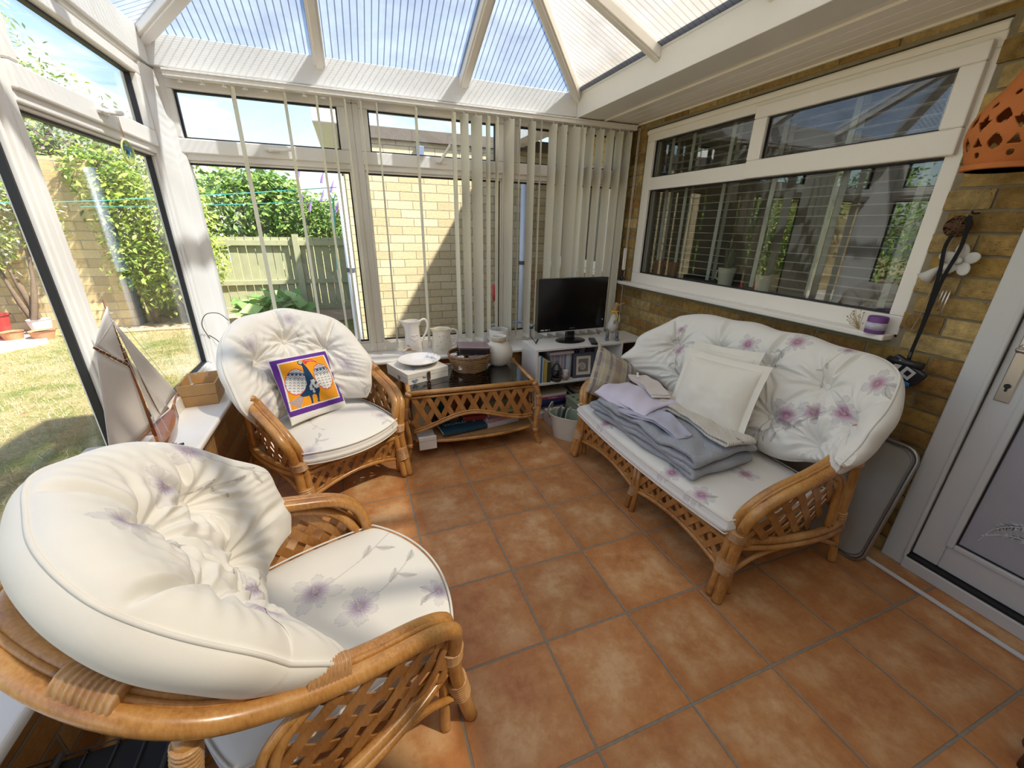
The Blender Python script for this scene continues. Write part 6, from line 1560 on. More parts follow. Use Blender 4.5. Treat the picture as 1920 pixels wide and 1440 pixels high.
for sg in (-1, 1):
    obj('leg', MB().tube(spline([(sg*0.028, 0, 0.12), (sg*0.034, 0, 0.075), (sg*0.036, -0.002, 0.04)], 3), 0.0075, 8), TAN, dk, smooth=True)
    obj('boot', MB().tube([(sg*0.036, -0.002, 0.062), (sg*0.036, -0.002, 0.02)], [0.013, 0.0125], 10).ball((sg*0.038, -0.014, 0.011), (0.016, 0.026, 0.011)), plain('grey_boot', (0.15, 0.17, 0.21), 0.5), dk, smooth=True)
obj('bee_print', MB().ball((0, -0.043, 0.150), (0.009, 0.003, 0.016)), plain('bee_gold', (0.40, 0.33, 0.16), 0.4), dk, smooth=True)
obj('wing', MB().ball((0.040, 0.008, 0.165), (0.010, 0.018, 0.034)), WD, dk, smooth=True)

# ------------------------------------------------------------------ rabbit, candle and dried flowers on the house window sill
rbt = MB(); rbt.ball((0, 0, 0.022), (0.017, 0.020, 0.022)).ball((0, -0.002, 0.050), (0.009, 0.010, 0.012)).ball((-0.001, -0.004, 0.062), (0.008, 0.010, 0.009)).ball((0.012, 0.014, 0.012), (0.010, 0.010, 0.010))
rbt.tube([(0, 0.004, 0.066), (-0.002, 0.010, 0.082), (0, 0.013, 0.094)], [0.004, 0.0045, 0.001], 6).tube([(0, -0.005, 0.066), (0, -0.018, 0.080), (0, -0.026, 0.090)], [0.004, 0.0045, 0.001], 6)
tag(obj('rabbit_figurine', rbt, plain('dark_bronze', (0.02, 0.018, 0.018), 0.4), loc=(1.905, 0.655, 0.946), smooth=True), 'small black rabbit at the far end of the house window sill', 'figurine')
cd_ = empty('purple_candle', 'purple candle with white floral label at the near end of the sill', 'candle', (1.905, -1.175, 0.946))
obj('wax', MB().lathe([(0, 0), (0.034, 0), (0.035, 0.004), (0.035, 0.066), (0.032, 0.070), (0, 0.068)], 28), plain('purple_wax', (0.17, 0.06, 0.24), 0.5), cd_, smooth=40)
obj('label', MB().lathe([(0.0356, 0.016), (0.0356, 0.046)], 28), plain('candle_label', (0.55, 0.52, 0.62), 0.6, var=0.4, vscale=90), cd_, smooth=True)
dfm = MB(); rn = random.Random(3)
for i in range(26):
    e = (rn.uniform(-0.03, 0.01), rn.uniform(-0.01, 0.05), rn.uniform(0.02, 0.085)); dfm.tube([(0, 0, 0), e], 0.0007, 4); dfm.ball(e, 0.0028, 6, 4)
tag(obj('dried_flowers', dfm, plain('straw_flower', (0.50, 0.36, 0.16), 0.9), loc=(1.90, -1.12, 0.947)), 'tiny dried flower sprig beside the purple candle', 'dried flowers')

# ------------------------------------------------------------------ things hanging on the brick pier
TER2 = plain('orange_terracotta', (0.50, 0.155, 0.035), 0.8, var=0.12, vscale=40, bump=0.2, bscale=120)
lan = empty('hanging_lantern', 'pierced orange terracotta lantern hanging at the right edge', 'lantern', (1.80, -1.415, 1.545))
def pierced():
    nA, nZ = 240, 60; R0 = []
    prof = spline([(0.088, 0.0), (0.092, 0.012), (0.098, 0.03), (0.112, 0.08), (0.108, 0.13), (0.088, 0.175), (0.062, 0.215), (0.038, 0.27), (0.022, 0.33), (0.012, 0.37)], 20)
    k = len(prof); keep = []
    def hole(a, z):
        u = a/(2*PI)*8
        for (zz_, off, kind) in ((0.028, 0.0, 'dot'), (0.062, 0.5, 'drop'), (0.064, 0.0, 'triu'), (0.104, 0.0, 'trid'), (0.128, 0.5, 'drop'), (0.128, 0.0, 'triu2'), (0.162, 0.0, 'dot'), (0.190, 0.5, 'dot')):
            du = (u+off) % 1-0.5; dx = du*2*PI/8*0.105; dz = z-zz_
            if kind == 'dot' and math.hypot(dx, dz) < 0.0085: return True
            if kind == 'drop' and math.hypot(dx*(1+max(0, dz)*38), dz*0.80) < 0.0165: return True
            if kind == 'triu' and abs(dz) < 0.013 and abs(dx) < (0.013-dz)*0.55: return True
            if kind == 'triu2' and abs(dz) < 0.011 and abs(dx) < (0.011-dz)*0.55: return True
            if kind == 'trid' and abs(dz) < 0.016 and abs(dx) < (dz+0.016)*0.62: return True
        return False
    vs = []; 
    for (r, z) in prof:
        for j in range(nA): a = 2*PI*j/nA; vs.append((r*math.cos(a), r*math.sin(a), z))
    fs = []
    for i in range(k-1):
        for j in range(nA):
            a = 2*PI*(j+0.5)/nA; z = (prof[i][1]+prof[i+1][1])/2
            if hole(a, z): continue
            fs.append((i*nA+j, i*nA+(j+1) % nA, (i+1)*nA+(j+1) % nA, (i+1)*nA+j))
    return MB().add(vs, fs)
ls = obj('shell', pierced(), TER2, lan, smooth=True); sm_ = ls.modifiers.new('thickness', 'SOLIDIFY'); sm_.thickness = 0.007; sm_.offset = -1
obj('foot_ring', MB().lathe([(0.086, -0.012), (0.098, -0.010), (0.098, 0.004), (0.088, 0.006), (0.082, 0.0), (0.086, -0.012)], 48), TER2, lan, smooth=40)
obj('hanging_string', MB().tube([(0, 0, 0.37), (0, 0, 0.50)], 0.0015, 5), plain('jute', (0.42, 0.32, 0.18), 0.9), lan)
ck = empty('candle_dish', 'shallow dish inside the terracotta lantern', 'dish', (1.80, -1.415, 1.538)); obj('dish', MB().lathe([(0, 0), (0.08, 0.0), (0.08, 0.006), (0, 0.006)], 24), TER2, ck)
JUTE = plain('jute', (0.42, 0.32, 0.18), 0.9)
PX = WX-0.03
wc = empty('wind_chime', 'jute string hanging with wicker ball, wooden flower, bell and metal tubes on the brick pier', 'wind chime', (PX, -1.33, 1.40))
obj('string', MB().tube([(0, -0.03, 0.16), (0, 0.0, 0.03), (0, 0.02, -0.03), (0, 0.03, -0.35), (0, 0.04, -0.42), (0, 0.02, -0.50)], 0.0014, 5), JUTE, wc)
wbm = MB(); rn = random.Random(9)
for i in range(16):
    q = Matrix.Rotation(rn.uniform(0, PI), 3, Vector((rn.uniform(-1, 1), rn.uniform(-1, 1), rn.uniform(-1, 1))).normalized())
    wbm.tube([tuple(Vector((0, 0.020, -0.03)) + q @ Vector((0.036*math.cos(a), 0.036*math.sin(a), 0.006*math.sin(3*a)))) for a in [2*PI*j/18 for j in range(18)]], 0.0018, 5, closed=True)
obj('wicker_ball', wbm, plain('dark_rattan', (0.10, 0.045, 0.02), 0.7), wc, smooth=True)
fl_ = MB()
for k in range(5):
    a = 2*PI*k/5+0.3; q = Matrix.Rotation(a, 4, 'X')
    M_ = Matrix.Translation((0.0, -0.02, -0.145)) @ q @ Matrix.Translation((0, 0.032, 0)) @ Matrix.Rotation(0.35, 4, 'Z')
    fl_.ball((0, 0, 0), (0.006, 0.030, 0.020), 14, 8, M=M_.to_3x3().to_4x4()); nn_ = 14*9
    c0 = M_ @ Vector((0, 0, 0))
    for i in range(len(fl_.v)-nn_, len(fl_.v)): v = fl_.v[i]; fl_.v[i] = (v[0]+c0.x, v[1]+c0.y, v[2]+c0.z)
fl_.ball((-0.008, -0.02, -0.145), (0.008, 0.013, 0.013))
obj('white_flower', fl_, plain('white_painted_wood', (0.58, 0.56, 0.52), 0.6, var=0.08), wc, smooth=True)
obj('white_bell', MB().lathe([(0.006, 0.0), (0.012, -0.014), (0.018, -0.032), (0.028, -0.052), (0.026, -0.052), (0.014, -0.03), (0.004, -0.006)], 20, M=TRS((0, 0, 0), (0.6, 0, 0)), c=(0, 0.030, -0.175)).ball((-0.004, 0.012, -0.172), (0.014, 0.018, 0.016)), plain('white_painted_wood', (0.58, 0.56, 0.52), 0.6, var=0.08), wc, smooth=True)
for k, (y, z0, z1) in enumerate(((-0.012, -0.25, -0.31), (-0.022, -0.25, -0.33), (-0.032, -0.25, -0.345))):
    obj('metal_tube', MB().tube([(-0.004, y, z0), (-0.004, y+0.003, z1)], 0.0032, 8), STEEL, wc, smooth=True)
wrm = MB()
for k in range(5): wrm.tube([(0.004*math.sin(5*a+k), 0.038+(0.030+0.004*math.sin(3*a+k*1.3))*math.cos(a), -0.385+(0.032+0.004*math.cos(4*a+k))*math.sin(a)) for a in [2*PI*j/30 for j in range(30)]], 0.0020, 5, closed=True)
obj('twig_wreath', wrm, plain('twig', (0.24, 0.14, 0.06), 0.9), wc)
ly = MB()
for (y0_, y1_, o) in ((-0.005, -0.012, 0), (-0.018, -0.030, 0.004)):
    pts = spline([(0, -0.012, 0.0), (0, y0_+0.03, -0.09), (0, y0_+0.018, -0.20), (0, 0.004, -0.38), (0, 0.006, -0.50)] if o == 0 else [(0, -0.012, 0.0), (0, -0.020, -0.10), (0, -0.004, -0.22), (0, 0.0, -0.38), (0, 0.004, -0.50)], 5)
    for p, q in zip(pts[:-1], pts[1:]): ly.bar((p[0]-0.006-o, p[1], p[2]), (q[0]-0.006-o, q[1], q[2]), 0.012, 0.0016, up=(1, 0, 0))
lo = empty('lanyard', 'black lanyard strap hanging from the hook on the brick pier', 'lanyard', (PX-0.012, -1.33, 1.405))
obj('strap', ly, plain('black_webbing', (0.006, 0.006, 0.007), 0.9), lo); obj('clip', MB().tube([(-0.008, 0.005, -0.50), (-0.008, 0.004, -0.545)], 0.007, 8), BLKM, lo, smooth=True)
obj('hook', MB().tube(spline([(0.04, -0.012, 0.01), (0.0, -0.012, 0.008), (-0.008, -0.012, 0.016)], 3), 0.003, 6), BLKM, lo)
bn = empty('bike_light_mount', 'black gadget with blue tube handle leaning on the brick pier behind the sofa', 'gadget', (PX-0.03, -1.325, 0.835)); bn.rotation_euler = (0.45, 0, 0)
obj('body', MB().box((-0.012, -0.075, -0.035), (0.012, 0.055, 0.035)), BLKM, bn, bevel=0.010)
obj('roller', MB().tube([(0, 0.062, -0.005), (0.0, -0.040, 0.045)], 0.016, 12), BLKM, bn, smooth=True)
obj('white_print', MB().box((-0.0135, -0.045, -0.022), (-0.0118, -0.005, 0.020)).box((-0.0135, 0.008, -0.010), (-0.0118, 0.030, 0.024)), plain('white_print', (0.6, 0.6, 0.6), 0.5), bn, bevel=0.003)
obj('print_centre', MB().box((-0.0142, -0.035, -0.010), (-0.0132, -0.017, 0.010)), BLKM, bn)
bh = empty('blue_handle_pump', 'blue and black hand pump beside the brick pier, behind the sofa cushion', 'pump', (PX-0.035, -1.29, 0.785))
obj('blue_grip', MB().tube([(0, -0.075, -0.008), (0, 0.005, 0.004)], 0.012, 12), plain('bright_blue', (0.02, 0.17, 0.45), 0.35), bh, smooth=True)
obj('black_shaft', MB().tube([(0, 0.005, 0.004), (0, 0.085, 0.016)], 0.009, 10), BLKM, bh, smooth=True)

# ------------------------------------------------------------------ folding table top leaning on the wall
brd = empty('folding_table', 'grey folded table top with metal rim leaning behind the sofa', 'folding table', (1.757, -1.485, 0.004)); brd.rotation_euler = (0, math.radians(13), 0)
def rrect(w, h, r, n=8):
    o = []
    for cx_, cy_, a0 in ((w-r, r, -PI/2), (w-r, h-r, 0), (r, h-r, PI/2), (r, r, PI)):
        for i in range(n+1): a = a0+PI/2*i/n; o.append((cx_+r*math.cos(a), cy_+r*math.sin(a)))
    return o
Mb = Matrix(((0,0,1,0),(1,0,0,0),(0,1,0,0),(0,0,0,1)))
obj('panel', MB().prism(rrect(0.72, 0.545, 0.055), 0.016, Mb), plain('grey_flecked_board', (0.34, 0.33, 0.30), 0.45, var=0.12, vscale=240), brd)
obj('metal_rim', MB().tube([(-0.001, y, z) for y, z in rrect(0.72, 0.545, 0.055)], 0.0085, 8, closed=True).tube([(-0.003, y*0.965+0.0126, z*0.955+0.0125) for y, z in rrect(0.72, 0.545, 0.055)], 0.0022, 5, closed=True), plain('aluminium', (0.36, 0.35, 0.34), 0.3, metal=0.9), brd, smooth=True)

# ------------------------------------------------------------------ bucket and tin by the sofa
bkt = empty('enamel_bucket', 'oval cream metal bucket with rope handles and magazines by the sofa', 'bucket', (1.108, -0.045, 0.001), math.radians(-48))
ENM = plain('cream_enamel', (0.66, 0.65, 0.56), 0.35); ENG = plain('green_enamel', (0.42, 0.52, 0.38), 0.4)
def oval(rx, ry, n=36): return [(rx*math.copysign(abs(math.cos(a))**0.8, math.cos(a)), ry*math.copysign(abs(math.sin(a))**0.8, math.sin(a))) for a in [2*PI*i/n for i in range(n)]]
def oval_shell(rows, mb):
    n = 36; vs = []; fs = []
    for (rx, ry, z) in rows: vs += [(x, y, z) for x, y in oval(rx, ry, n)]
    for i in range(len(rows)-1):
        for j in range(n): fs.append((i*n+j, i*n+(j+1) % n, (i+1)*n+(j+1) % n, (i+1)*n+j))
    fs.append(tuple(range(n-1, -1, -1)) if rows[0][2] < rows[-1][2] else tuple((len(rows)-1)*n+j for j in range(n)))
    return mb.add(vs, fs)
obj('shell', oval_shell([(0.105, 0.060, 0.0), (0.140, 0.085, 0.17)], MB()), ENM, bkt, smooth=60)
obj('lining', oval_shell([(0.1385, 0.0835, 0.17), (0.104, 0.059, 0.004)], MB()), ENG, bkt, smooth=60)
obj('rolled_rim', MB().tube([(x, y, 0.17) for x, y in oval(0.140, 0.085)], 0.0035, 6, closed=True), ENM, bkt, smooth=True)
for sg in (-1, 1): obj('rope_handle', MB().tube(spline([(sg*0.132, -0.035, 0.13), (sg*0.143, -0.036, 0.175), (sg*0.136, -0.028, 0.215), (sg*0.132, 0, 0.232), (sg*0.136, 0.028, 0.215), (sg*0.143, 0.036, 0.175), (sg*0.132, 0.035, 0.13)], 5), 0.0065, 7), plain('rope', (0.42, 0.36, 0.27), 0.9), bkt, smooth=True)
for k, (x, c, lab, r) in enumerate(((0.035, (0.70,0.70,0.68), 'white leaflet standing in the cream bucket', 0.35), (0.050, (0.05,0.08,0.09), 'dark glossy leaflet standing in the cream bucket', 0.42), (0.020, (0.45,0.43,0.44), 'grey brochure at the front of the cream bucket', 0.25))):
    l_ = obj('leaflet', MB().box((-0.002, -0.045, 0), (0.002, 0.045, 0.19)), plain('leaflet_%d' % k, c, 0.4, var=0.2, vscale=40)); l_.location = (1.108-0.02*k-0.02, -0.045+0.022*k+0.022, 0.02); l_.rotation_euler = (0, r*0.3, math.radians(-48)); tag(l_, lab, 'leaflet')
tn = empty('green_tin', 'sage green patterned tin between the bucket and the shelf unit', 'tin', (1.235, 0.045, 0), math.radians(3))
obj('body', MB().box((0, 0, 0), (0.20, 0.19, 0.175)), plain('sage_tin', (0.28, 0.33, 0.22), 0.35), tn, bevel=0.008, seg=3)
obj('lid', MB().box((-0.003, -0.003, 0.160), (0.203, 0.193, 0.186)), plain('sage_tin', (0.28, 0.33, 0.22), 0.35), tn, bevel=0.006, seg=3)
tp2 = MB(); rn = random.Random(12)
for i in range(16): tp2.ball((rn.uniform(0.03, 0.17), rn.uniform(0.03, 0.16), 0.186), (rn.uniform(0.008, 0.018), rn.uniform(0.006, 0.012), 0.0010), 8, 4)
obj('lid_pattern', tp2, plain('dark_pattern', (0.07, 0.08, 0.06), 0.5), tn, smooth=True)
pb = tag(obj('white_box', MB().box((0, 0, 0), (0.15, 0.09, 0.10)), WHITE, loc=(1.055, 0.150, 0.0), bevel=0.003), 'small white box on the floor in front of the shelf unit', 'box')
# ------------------------------------------------------------------ loose cushions
def uvgrid(n, m, k=0.5):
    a = np.linspace(-1, 1, n); b = np.linspace(-1, 1, m)
    a = k*np.sin(a*PI/2)+(1-k)*a; b = k*np.sin(b*PI/2)+(1-k)*b
    return np.meshgrid(a, b, indexing='ij')
def cushion(name, label, cat, loc, rot, w, h, t, colf, colb, n=220, m=220, seed=1, wr=0.004, flange=0, group=None, floppy=0.0, mat=None, pinch=0.05):
    """local x along the width, z up the height, front faces -y"""
    U, V = uvgrid(n, m)
    X = U*w/2*(1-pinch*(1-V**2)); Z = V*h/2*(1-pinch*(1-U**2))
    if flange:
        uu = np.clip(np.abs(U)/(1-flange*2/w), 0, 1); vv = np.clip(np.abs(V)/(1-flange*2/h), 0, 1)
    else: uu, vv = np.abs(U), np.abs(V)
    pr = (np.clip(1-uu**2.4, 0, 1)*np.clip(1-vv**2.4, 0, 1))**0.55
    nz = wnoise(X, Z, 5, seed)*wr*(0.4+pr)+wnoise(X, Z, 13, seed+5)*wr*0.35
    bend = floppy*(Z/h)**2
    F = np.stack([X, -t/2*pr+nz+bend, Z], -1); B = np.stack([X, t/2*pr+nz*0.6+bend+0.0015, Z], -1)
    o, ring = sheet_object(name, F, B, colf(X, Z), colb(X, Z), mat or COTTON, None)
    o.location = loc; o.rotation_euler = rot
    tag(o, label, cat, group)
    return o, F, ring
def flat(c): return lambda X, Z: np.broadcast_to(np.array(c, float), X.shape+(3,)).copy()

# toucan print ------------------------------------------------------
def homog(src, dst):
    A = []
    for (x, y), (u, v) in zip(src, dst):
        A.append([x, y, 1, 0, 0, 0, -u*x, -u*y]); A.append([0, 0, 0, x, y, 1, -v*x, -v*y])
    h = np.linalg.solve(np.array(A, float), np.array([c for d in dst for c in d], float))
    return np.append(h, 1).reshape(3, 3)
HM = homog([(0, 1), (1, 1), (1, 0), (0, 0)], [(180, 345), (1108, 92), (1352, 925), (640, 1240)])
def inpoly(X, Y, pts):
    c = np.zeros(X.shape, bool); n = len(pts)
    for i in range(n):
        x0, y0 = pts[i]; x1, y1 = pts[(i+1) % n]
        if y0 == y1: continue
        c ^= ((Y > min(y0, y1)) & (Y <= max(y0, y1)) & (X < x0+(Y-y0)*(x1-x0)/(y1-y0)))
    return c
def toucan(X, Z, w=0.33, h=0.34):
    u = X/w+0.5; v = Z/h+0.5
    q = np.stack([u, v, np.ones_like(u)], -1) @ HM.T; px = q[..., 0]/q[..., 2]; py = q[..., 1]/q[..., 2]
    C = np.broadcast_to(np.array((0.86, 0.83, 0.76)), X.shape+(3,)).copy()
    def put(mask, c): C[mask] = c
    PUR, ORA, NAV, RED, WHT = (0.125, 0.035, 0.30), (0.88, 0.36, 0.02), (0.012, 0.055, 0.13), (0.75, 0.05, 0.04), (0.84, 0.82, 0.78)
    put(inpoly(px, py, [(200, 375), (1092, 120), (1312, 862), (600, 1160)]), PUR)
    put(inpoly(px, py, [(318, 412), (1056, 196), (1250, 825), (588, 1092)]), WHT)
    put(inpoly(px, py, [(345, 428), (1036, 214), (1232, 815), (602, 1074)]), ORA)
    tail = inpoly(px, py, [(680, 885), (728, 900), (708, 1034), (640, 1020), (548, 980)]); put(tail, (0.72, 0.45, 0.45))
    a = np.arctan2(py-860, px-700); st = tail & (np.sin(a*62) > 0.35); put(st, (0.03, 0.02, 0.04)); put(tail & (np.sin(a*62+2.2) > 0.75), WHT)
    def wing(cx, cy, rx, ry, ang, split):
        c, s = math.cos(ang), math.sin(ang); dx, dy = px-cx, py-cy; X2 = dx*c+dy*s; Y2 = -dx*s+dy*c
        r = np.hypot(X2/rx, Y2/ry)
        put(r < 1.06, RED); put(r < 1.0, WHT)
        ins = r < 0.99
        top = ins & (Y2 < split)
        zig = np.abs(((X2/58) % 1)-0.5)*2*18
        put(top, WHT); put(top & (((Y2+zig) % 26) < 12), NAV); put(top & (np.abs(Y2-split+70) < 17), NAV)
        dd = np.abs(((X2/56) % 1)-0.5)*56+np.abs(Y2-split+70); put(top & (dd < 15) , WHT); put(top & (dd < 10), NAV)
        low = ins & (Y2 >= split)
        cxx = (np.abs(((X2/56) % 1)-0.5)*56); cyy = (Y2-split-8) % 40
        put(low & (np.abs(cyy-8-cxx*0.9) < 4.5) & (cxx < 17), (0.04, 0.05, 0.07)); put(low & (Y2 < split+8), NAV)
    wing(612, 678, 148, 188, -0.06, -38); wing(1000, 556, 130, 190, -0.32, -40)
    put(inpoly(px, py, [(640, 400), (632, 350), (700, 350), (712, 385), (765, 455), (850, 590), (925, 690), (948, 760), (935, 830), (948, 915), (928, 912), (900, 842), (868, 832), (842, 858), (866, 940), (846, 952), (828, 905), (802, 866), (725, 892), (672, 880), (738, 800), (762, 700), (735, 620), (712, 520), (690, 430)]), NAV)
    put(np.hypot(px-662, py-375) < 40, NAV); put(np.hypot(px-665, py-370) < 28, (0.62, 0.62, 0.60)); put(np.hypot(px-665, py-370) < 10, NAV); put(np.hypot(px-668, py-366) < 5, WHT)
    bk = inpoly(px, py, [(700, 335), (735, 312), (790, 300), (850, 300), (905, 325), (935, 358), (880, 342), (815, 340), (768, 362), (752, 402), (725, 385)]); put(bk, RED)
    put(inpoly(px, py, [(712, 345), (760, 322), (850, 315), (900, 332), (850, 325), (760, 335)]), (0.85, 0.35, 0.33))
    rs = np.random.RandomState(2)
    for k in range(26):
        cx, cy = 862+rs.uniform(-62, 62), 722+rs.uniform(-88, 88)
        if abs(cx-862-(cy-722)*0.28) > 62: continue
        r = np.hypot(px-cx, py-cy); put(r < 17, (0.72, 0.71, 0.68)); put(r < 5, (0.3, 0.32, 0.35))
    put(inpoly(px, py, [(845, 935), (880, 950), (862, 955), (850, 962), (840, 955)]), NAV); put(inpoly(px, py, [(925, 900), (968, 912), (950, 918), (940, 928), (920, 918)]), NAV)
    return C
cushion('toucan_cushion', 'white cushion printed with a toucan on orange inside a purple border, on the back armchair', 'cushion',
        (-0.432, 0.045, 0.540), (math.radians(-25), math.radians(5), math.radians(41)), 0.34, 0.35, 0.085, toucan, flat((0.82, 0.79, 0.73)), 330, 330, 3, wr=0.003)
# cream pillows on the sofa
PCO = (0.80, 0.75, 0.64)
def pillow_print(X, Z):
    C = flat(PCO)(X, Z); return C
cushion('pillow', 'plain cream pillow with a wide hem standing on the sofa, in front', 'pillow', (1.395, -0.875, 0.615), (math.radians(-20), math.radians(-4), math.radians(-86)), 0.45, 0.37, 0.13, pillow_print, flat(PCO), 200, 180, 8, wr=0.007, flange=0.03, group='cream sofa pillows')
cushion('pillow', 'second cream pillow mostly hidden behind the front pillow on the sofa', 'pillow', (1.475, -0.80, 0.655), (math.radians(-22), math.radians(-6), math.radians(-88)), 0.40, 0.34, 0.08, pillow_print, flat(PCO), 120, 120, 18, wr=0.007, flange=0.03, group='cream sofa pillows')
hem = MB()
# plaid cushion
def plaid(X, Z):
    C = np.broadcast_to(np.array((0.44, 0.38, 0.27)), X.shape+(3,)).copy()
    def band(A, c, wd, col, k):
        nonlocal C
        C = mixc(C, col, ((np.abs(A-c) < wd/2)*k).astype(float))
    for c, wd, col, k in ((-0.15, .014, (0.13, 0.11, 0.17), .75), (-0.125, .006, (0.6, .55, .42), .7), (-0.085, .016, (0.15, 0.13, 0.20), .7), (-0.03, .05, (0.26, 0.17, 0.14), .6), (0.03, .010, (0.55, .52, .42), .6), (0.045, .012, (0.14, 0.13, 0.19), .75), (0.065, .006, (0.6, .57, .46), .7), (0.085, .022, (0.17, 0.15, 0.21), .75), (0.14, .012, (0.33, .30, .27), .6)): band(X, c, wd, col, k)
    for c, wd, col, k in ((-0.11, .03, (0.27, 0.20, 0.18), .35), (-0.06, .008, (0.6, .55, .42), .35), (0.0, .04, (0.50, 0.43, 0.28), .4), (0.06, .03, (0.25, 0.22, 0.24), .35), (0.11, .01, (0.58, .50, .35), .4)): band(Z, c, wd, col, k)
    wv = 0.5+0.5*np.sin(X*2*PI/0.0042)*np.sin(Z*2*PI/0.0042)
    return C*(0.78+0.35*wv[..., None])
WOOL = m_fabric('woven_wool', 0.95, 0.7, bscale=420)
cushion('plaid_cushion', 'brown and purple plaid wool cushion leaning on the far arm of the sofa', 'cushion', (1.225, -0.325, 0.510), (math.radians(-28), math.radians(30), math.radians(-4)), 0.34, 0.30, 0.12, plaid, plaid, 240, 240, 6, wr=0.006, mat=WOOL)

# ------------------------------------------------------------------ folded bed linen
def m_cloth(name, col, stripe=None, quilt=False, rough=0.9):
    m, nt, b = new_mat(name)
    co = coords(nt, 'UV') if False else coords(nt)
    n = noise_(nt, co, 8, 3)
    c = mix_(nt, n, tuple(x*0.93 for x in col), tuple(min(1, x*1.05) for x in col))
    b.inputs['Roughness'].default_value = rough; b.inputs['Specular IOR Level'].default_value = 0.15; b.inputs['Sheen Weight'].default_value = 0.2
    if quilt:
        v = nt.nodes.new('ShaderNodeTexVoronoi'); v.feature = 'DISTANCE_TO_EDGE'; v.inputs['Scale'].default_value = 48
        lk(nt, co, v.inputs['Vector']); h = ramp_(nt, v.outputs['Distance'], [(0.0, 0.0), (0.10, 1.0)])
        bump_(nt, b, h, 0.5, 0.003)
    elif stripe:
        s = nd(nt, 'SeparateXYZ'); lk(nt, co, s.inputs[0])
        w = nd(nt, 'Math', operation='SINE'); lk(nt, math_(nt, 'MULTIPLY', math_(nt, 'ADD', s.outputs[1], math_(nt, 'MULTIPLY', s.outputs[0], stripe[1])), 2*PI/stripe[0]), w.inputs[0])
        bump_(nt, b, w.outputs[0], 0.5, 0.002)
        c = mix_(nt, math_(nt, 'MULTIPLY', math_(nt, 'ADD', w.outputs[0], 1.0), 0.08), c, tuple(x*0.6 for x in col))
    else: bump_(nt, b, noise_(nt, co, 500, 2), 0.15, 0.001)
    lk(nt, c, b.inputs['Base Color'])
    return m
def folded(name, label, cat, loc, rotz, L, W, layers, t, mat, seed, amp=0.006, base=None, sag=0.0, taper=0.0, group=None):
    """serpentine fold: L along local x, W along local y, layers stacked in z"""
    prof = []
    for k in range(layers):
        xs = np.linspace(-L/2, L/2, 34) if k % 2 == 0 else np.linspace(L/2, -L/2, 34)
        z = (k+0.5)*t
        for x in xs: prof.append((x*(1-0.015*k), z))
        if k < layers-1:
            sg = 1 if k % 2 == 0 else -1
            for a in np.linspace(-PI/2, PI/2, 9)[1:-1]: prof.append((sg*(L/2*(1-0.015*k)+t*0.9*math.cos(a)), z+t/2+t/2*math.sin(a)))
    prof = np.array(prof); nv = 46
    ys = np.linspace(-W/2, W/2, nv)
    P = np.zeros((len(prof), nv, 3))
    rs = np.random.RandomState(seed); ph = rs.uniform(0, 6, 8)
    for j, y in enumerate(ys):
        edge = (abs(y)/(W/2))**6
        yo = y*(1-taper*(prof[:, 0]/L+0.5))
        n = amp*(np.sin(prof[:, 0]*26+ph[0]+y*14)+0.8*np.sin(y*31+ph[1]+prof[:, 1]*90)+0.6*np.sin(prof[:, 0]*61+y*40+ph[2]))
        side = 0.010*np.sin(prof[:, 0]*19+ph[3]+prof[:, 1]*60)*edge
        P[:, j, 0] = prof[:, 0]+0.006*np.sin(y*24+ph[4]+prof[:, 1]*70)
        P[:, j, 1] = yo+side
        P[:, j, 2] = prof[:, 1]*(1-0.10*edge)+n*(0.25+prof[:, 1]/(layers*t))-sag*edge*prof[:, 1]/(layers*t)*0.5
        if base is not None: P[:, j, 2] += base(P[:, j, 0], P[:, j, 1])
    P[..., 2] = np.maximum(P[..., 2], t*0.35)
    o = obj(name, MB().grid(P.tolist()), mat, loc=loc, rot=(0, 0, rotz), smooth=True)
    s = o.modifiers.new('thickness', 'SOLIDIFY'); s.thickness = t*0.80; s.offset = 0
    ss = o.modifiers.new('smooth', 'SUBSURF'); ss.levels = 1; ss.render_levels = 1
    tag(o, label, cat, group)
    return o
folded('folded_quilt', 'thick grey quilted bedspread folded on the sofa seat, lowest of the pile', 'quilt', (1.215, -0.785, 0.382), math.radians(-90+3), 0.69, 0.36, 4, 0.026, m_cloth('grey_quilt', (0.36, 0.375, 0.40), quilt=True), 3, amp=0.0055)
folded('folded_sheet', 'lilac white folded sheet at the far end of the quilt', 'sheet', (1.185, -0.590, 0.486), math.radians(-90+10), 0.34, 0.26, 4, 0.012, m_cloth('lilac_white_cotton', (0.66, 0.60, 0.70)), 5, amp=0.0035, sag=0.05)
folded('folded_pillowcase', 'pale blue lilac pillowcase draped over the front of the quilt', 'pillowcase', (1.125, -0.830, 0.488), math.radians(-90+6), 0.34, 0.17, 2, 0.010, m_cloth('blue_lilac_cotton', (0.47, 0.47, 0.57)), 9, amp=0.004, taper=0.45, base=lambda x, y: 0.012*np.sin(x*16+1)-0.25*np.clip(-y-0.03, 0, 1)*0)
kn = folded('knitted_throw', 'cream knitted throw folded along the back of the pile', 'throw', (1.315, -0.815, 0.496), math.radians(-90-4), 0.66, 0.14, 2, 0.014, m_cloth('cream_knit', (0.66, 0.60, 0.52), stripe=(0.009, 0.5)), 13, amp=0.0045)
folded('folded_shawl', 'cream fringed cloth folded at the far end on top of the sheet', 'cloth', (1.30, -0.55, 0.534), math.radians(-90-14), 0.30, 0.10, 3, 0.008, m_cloth('ecru_cloth', (0.68, 0.60, 0.54)), 17, amp=0.003)
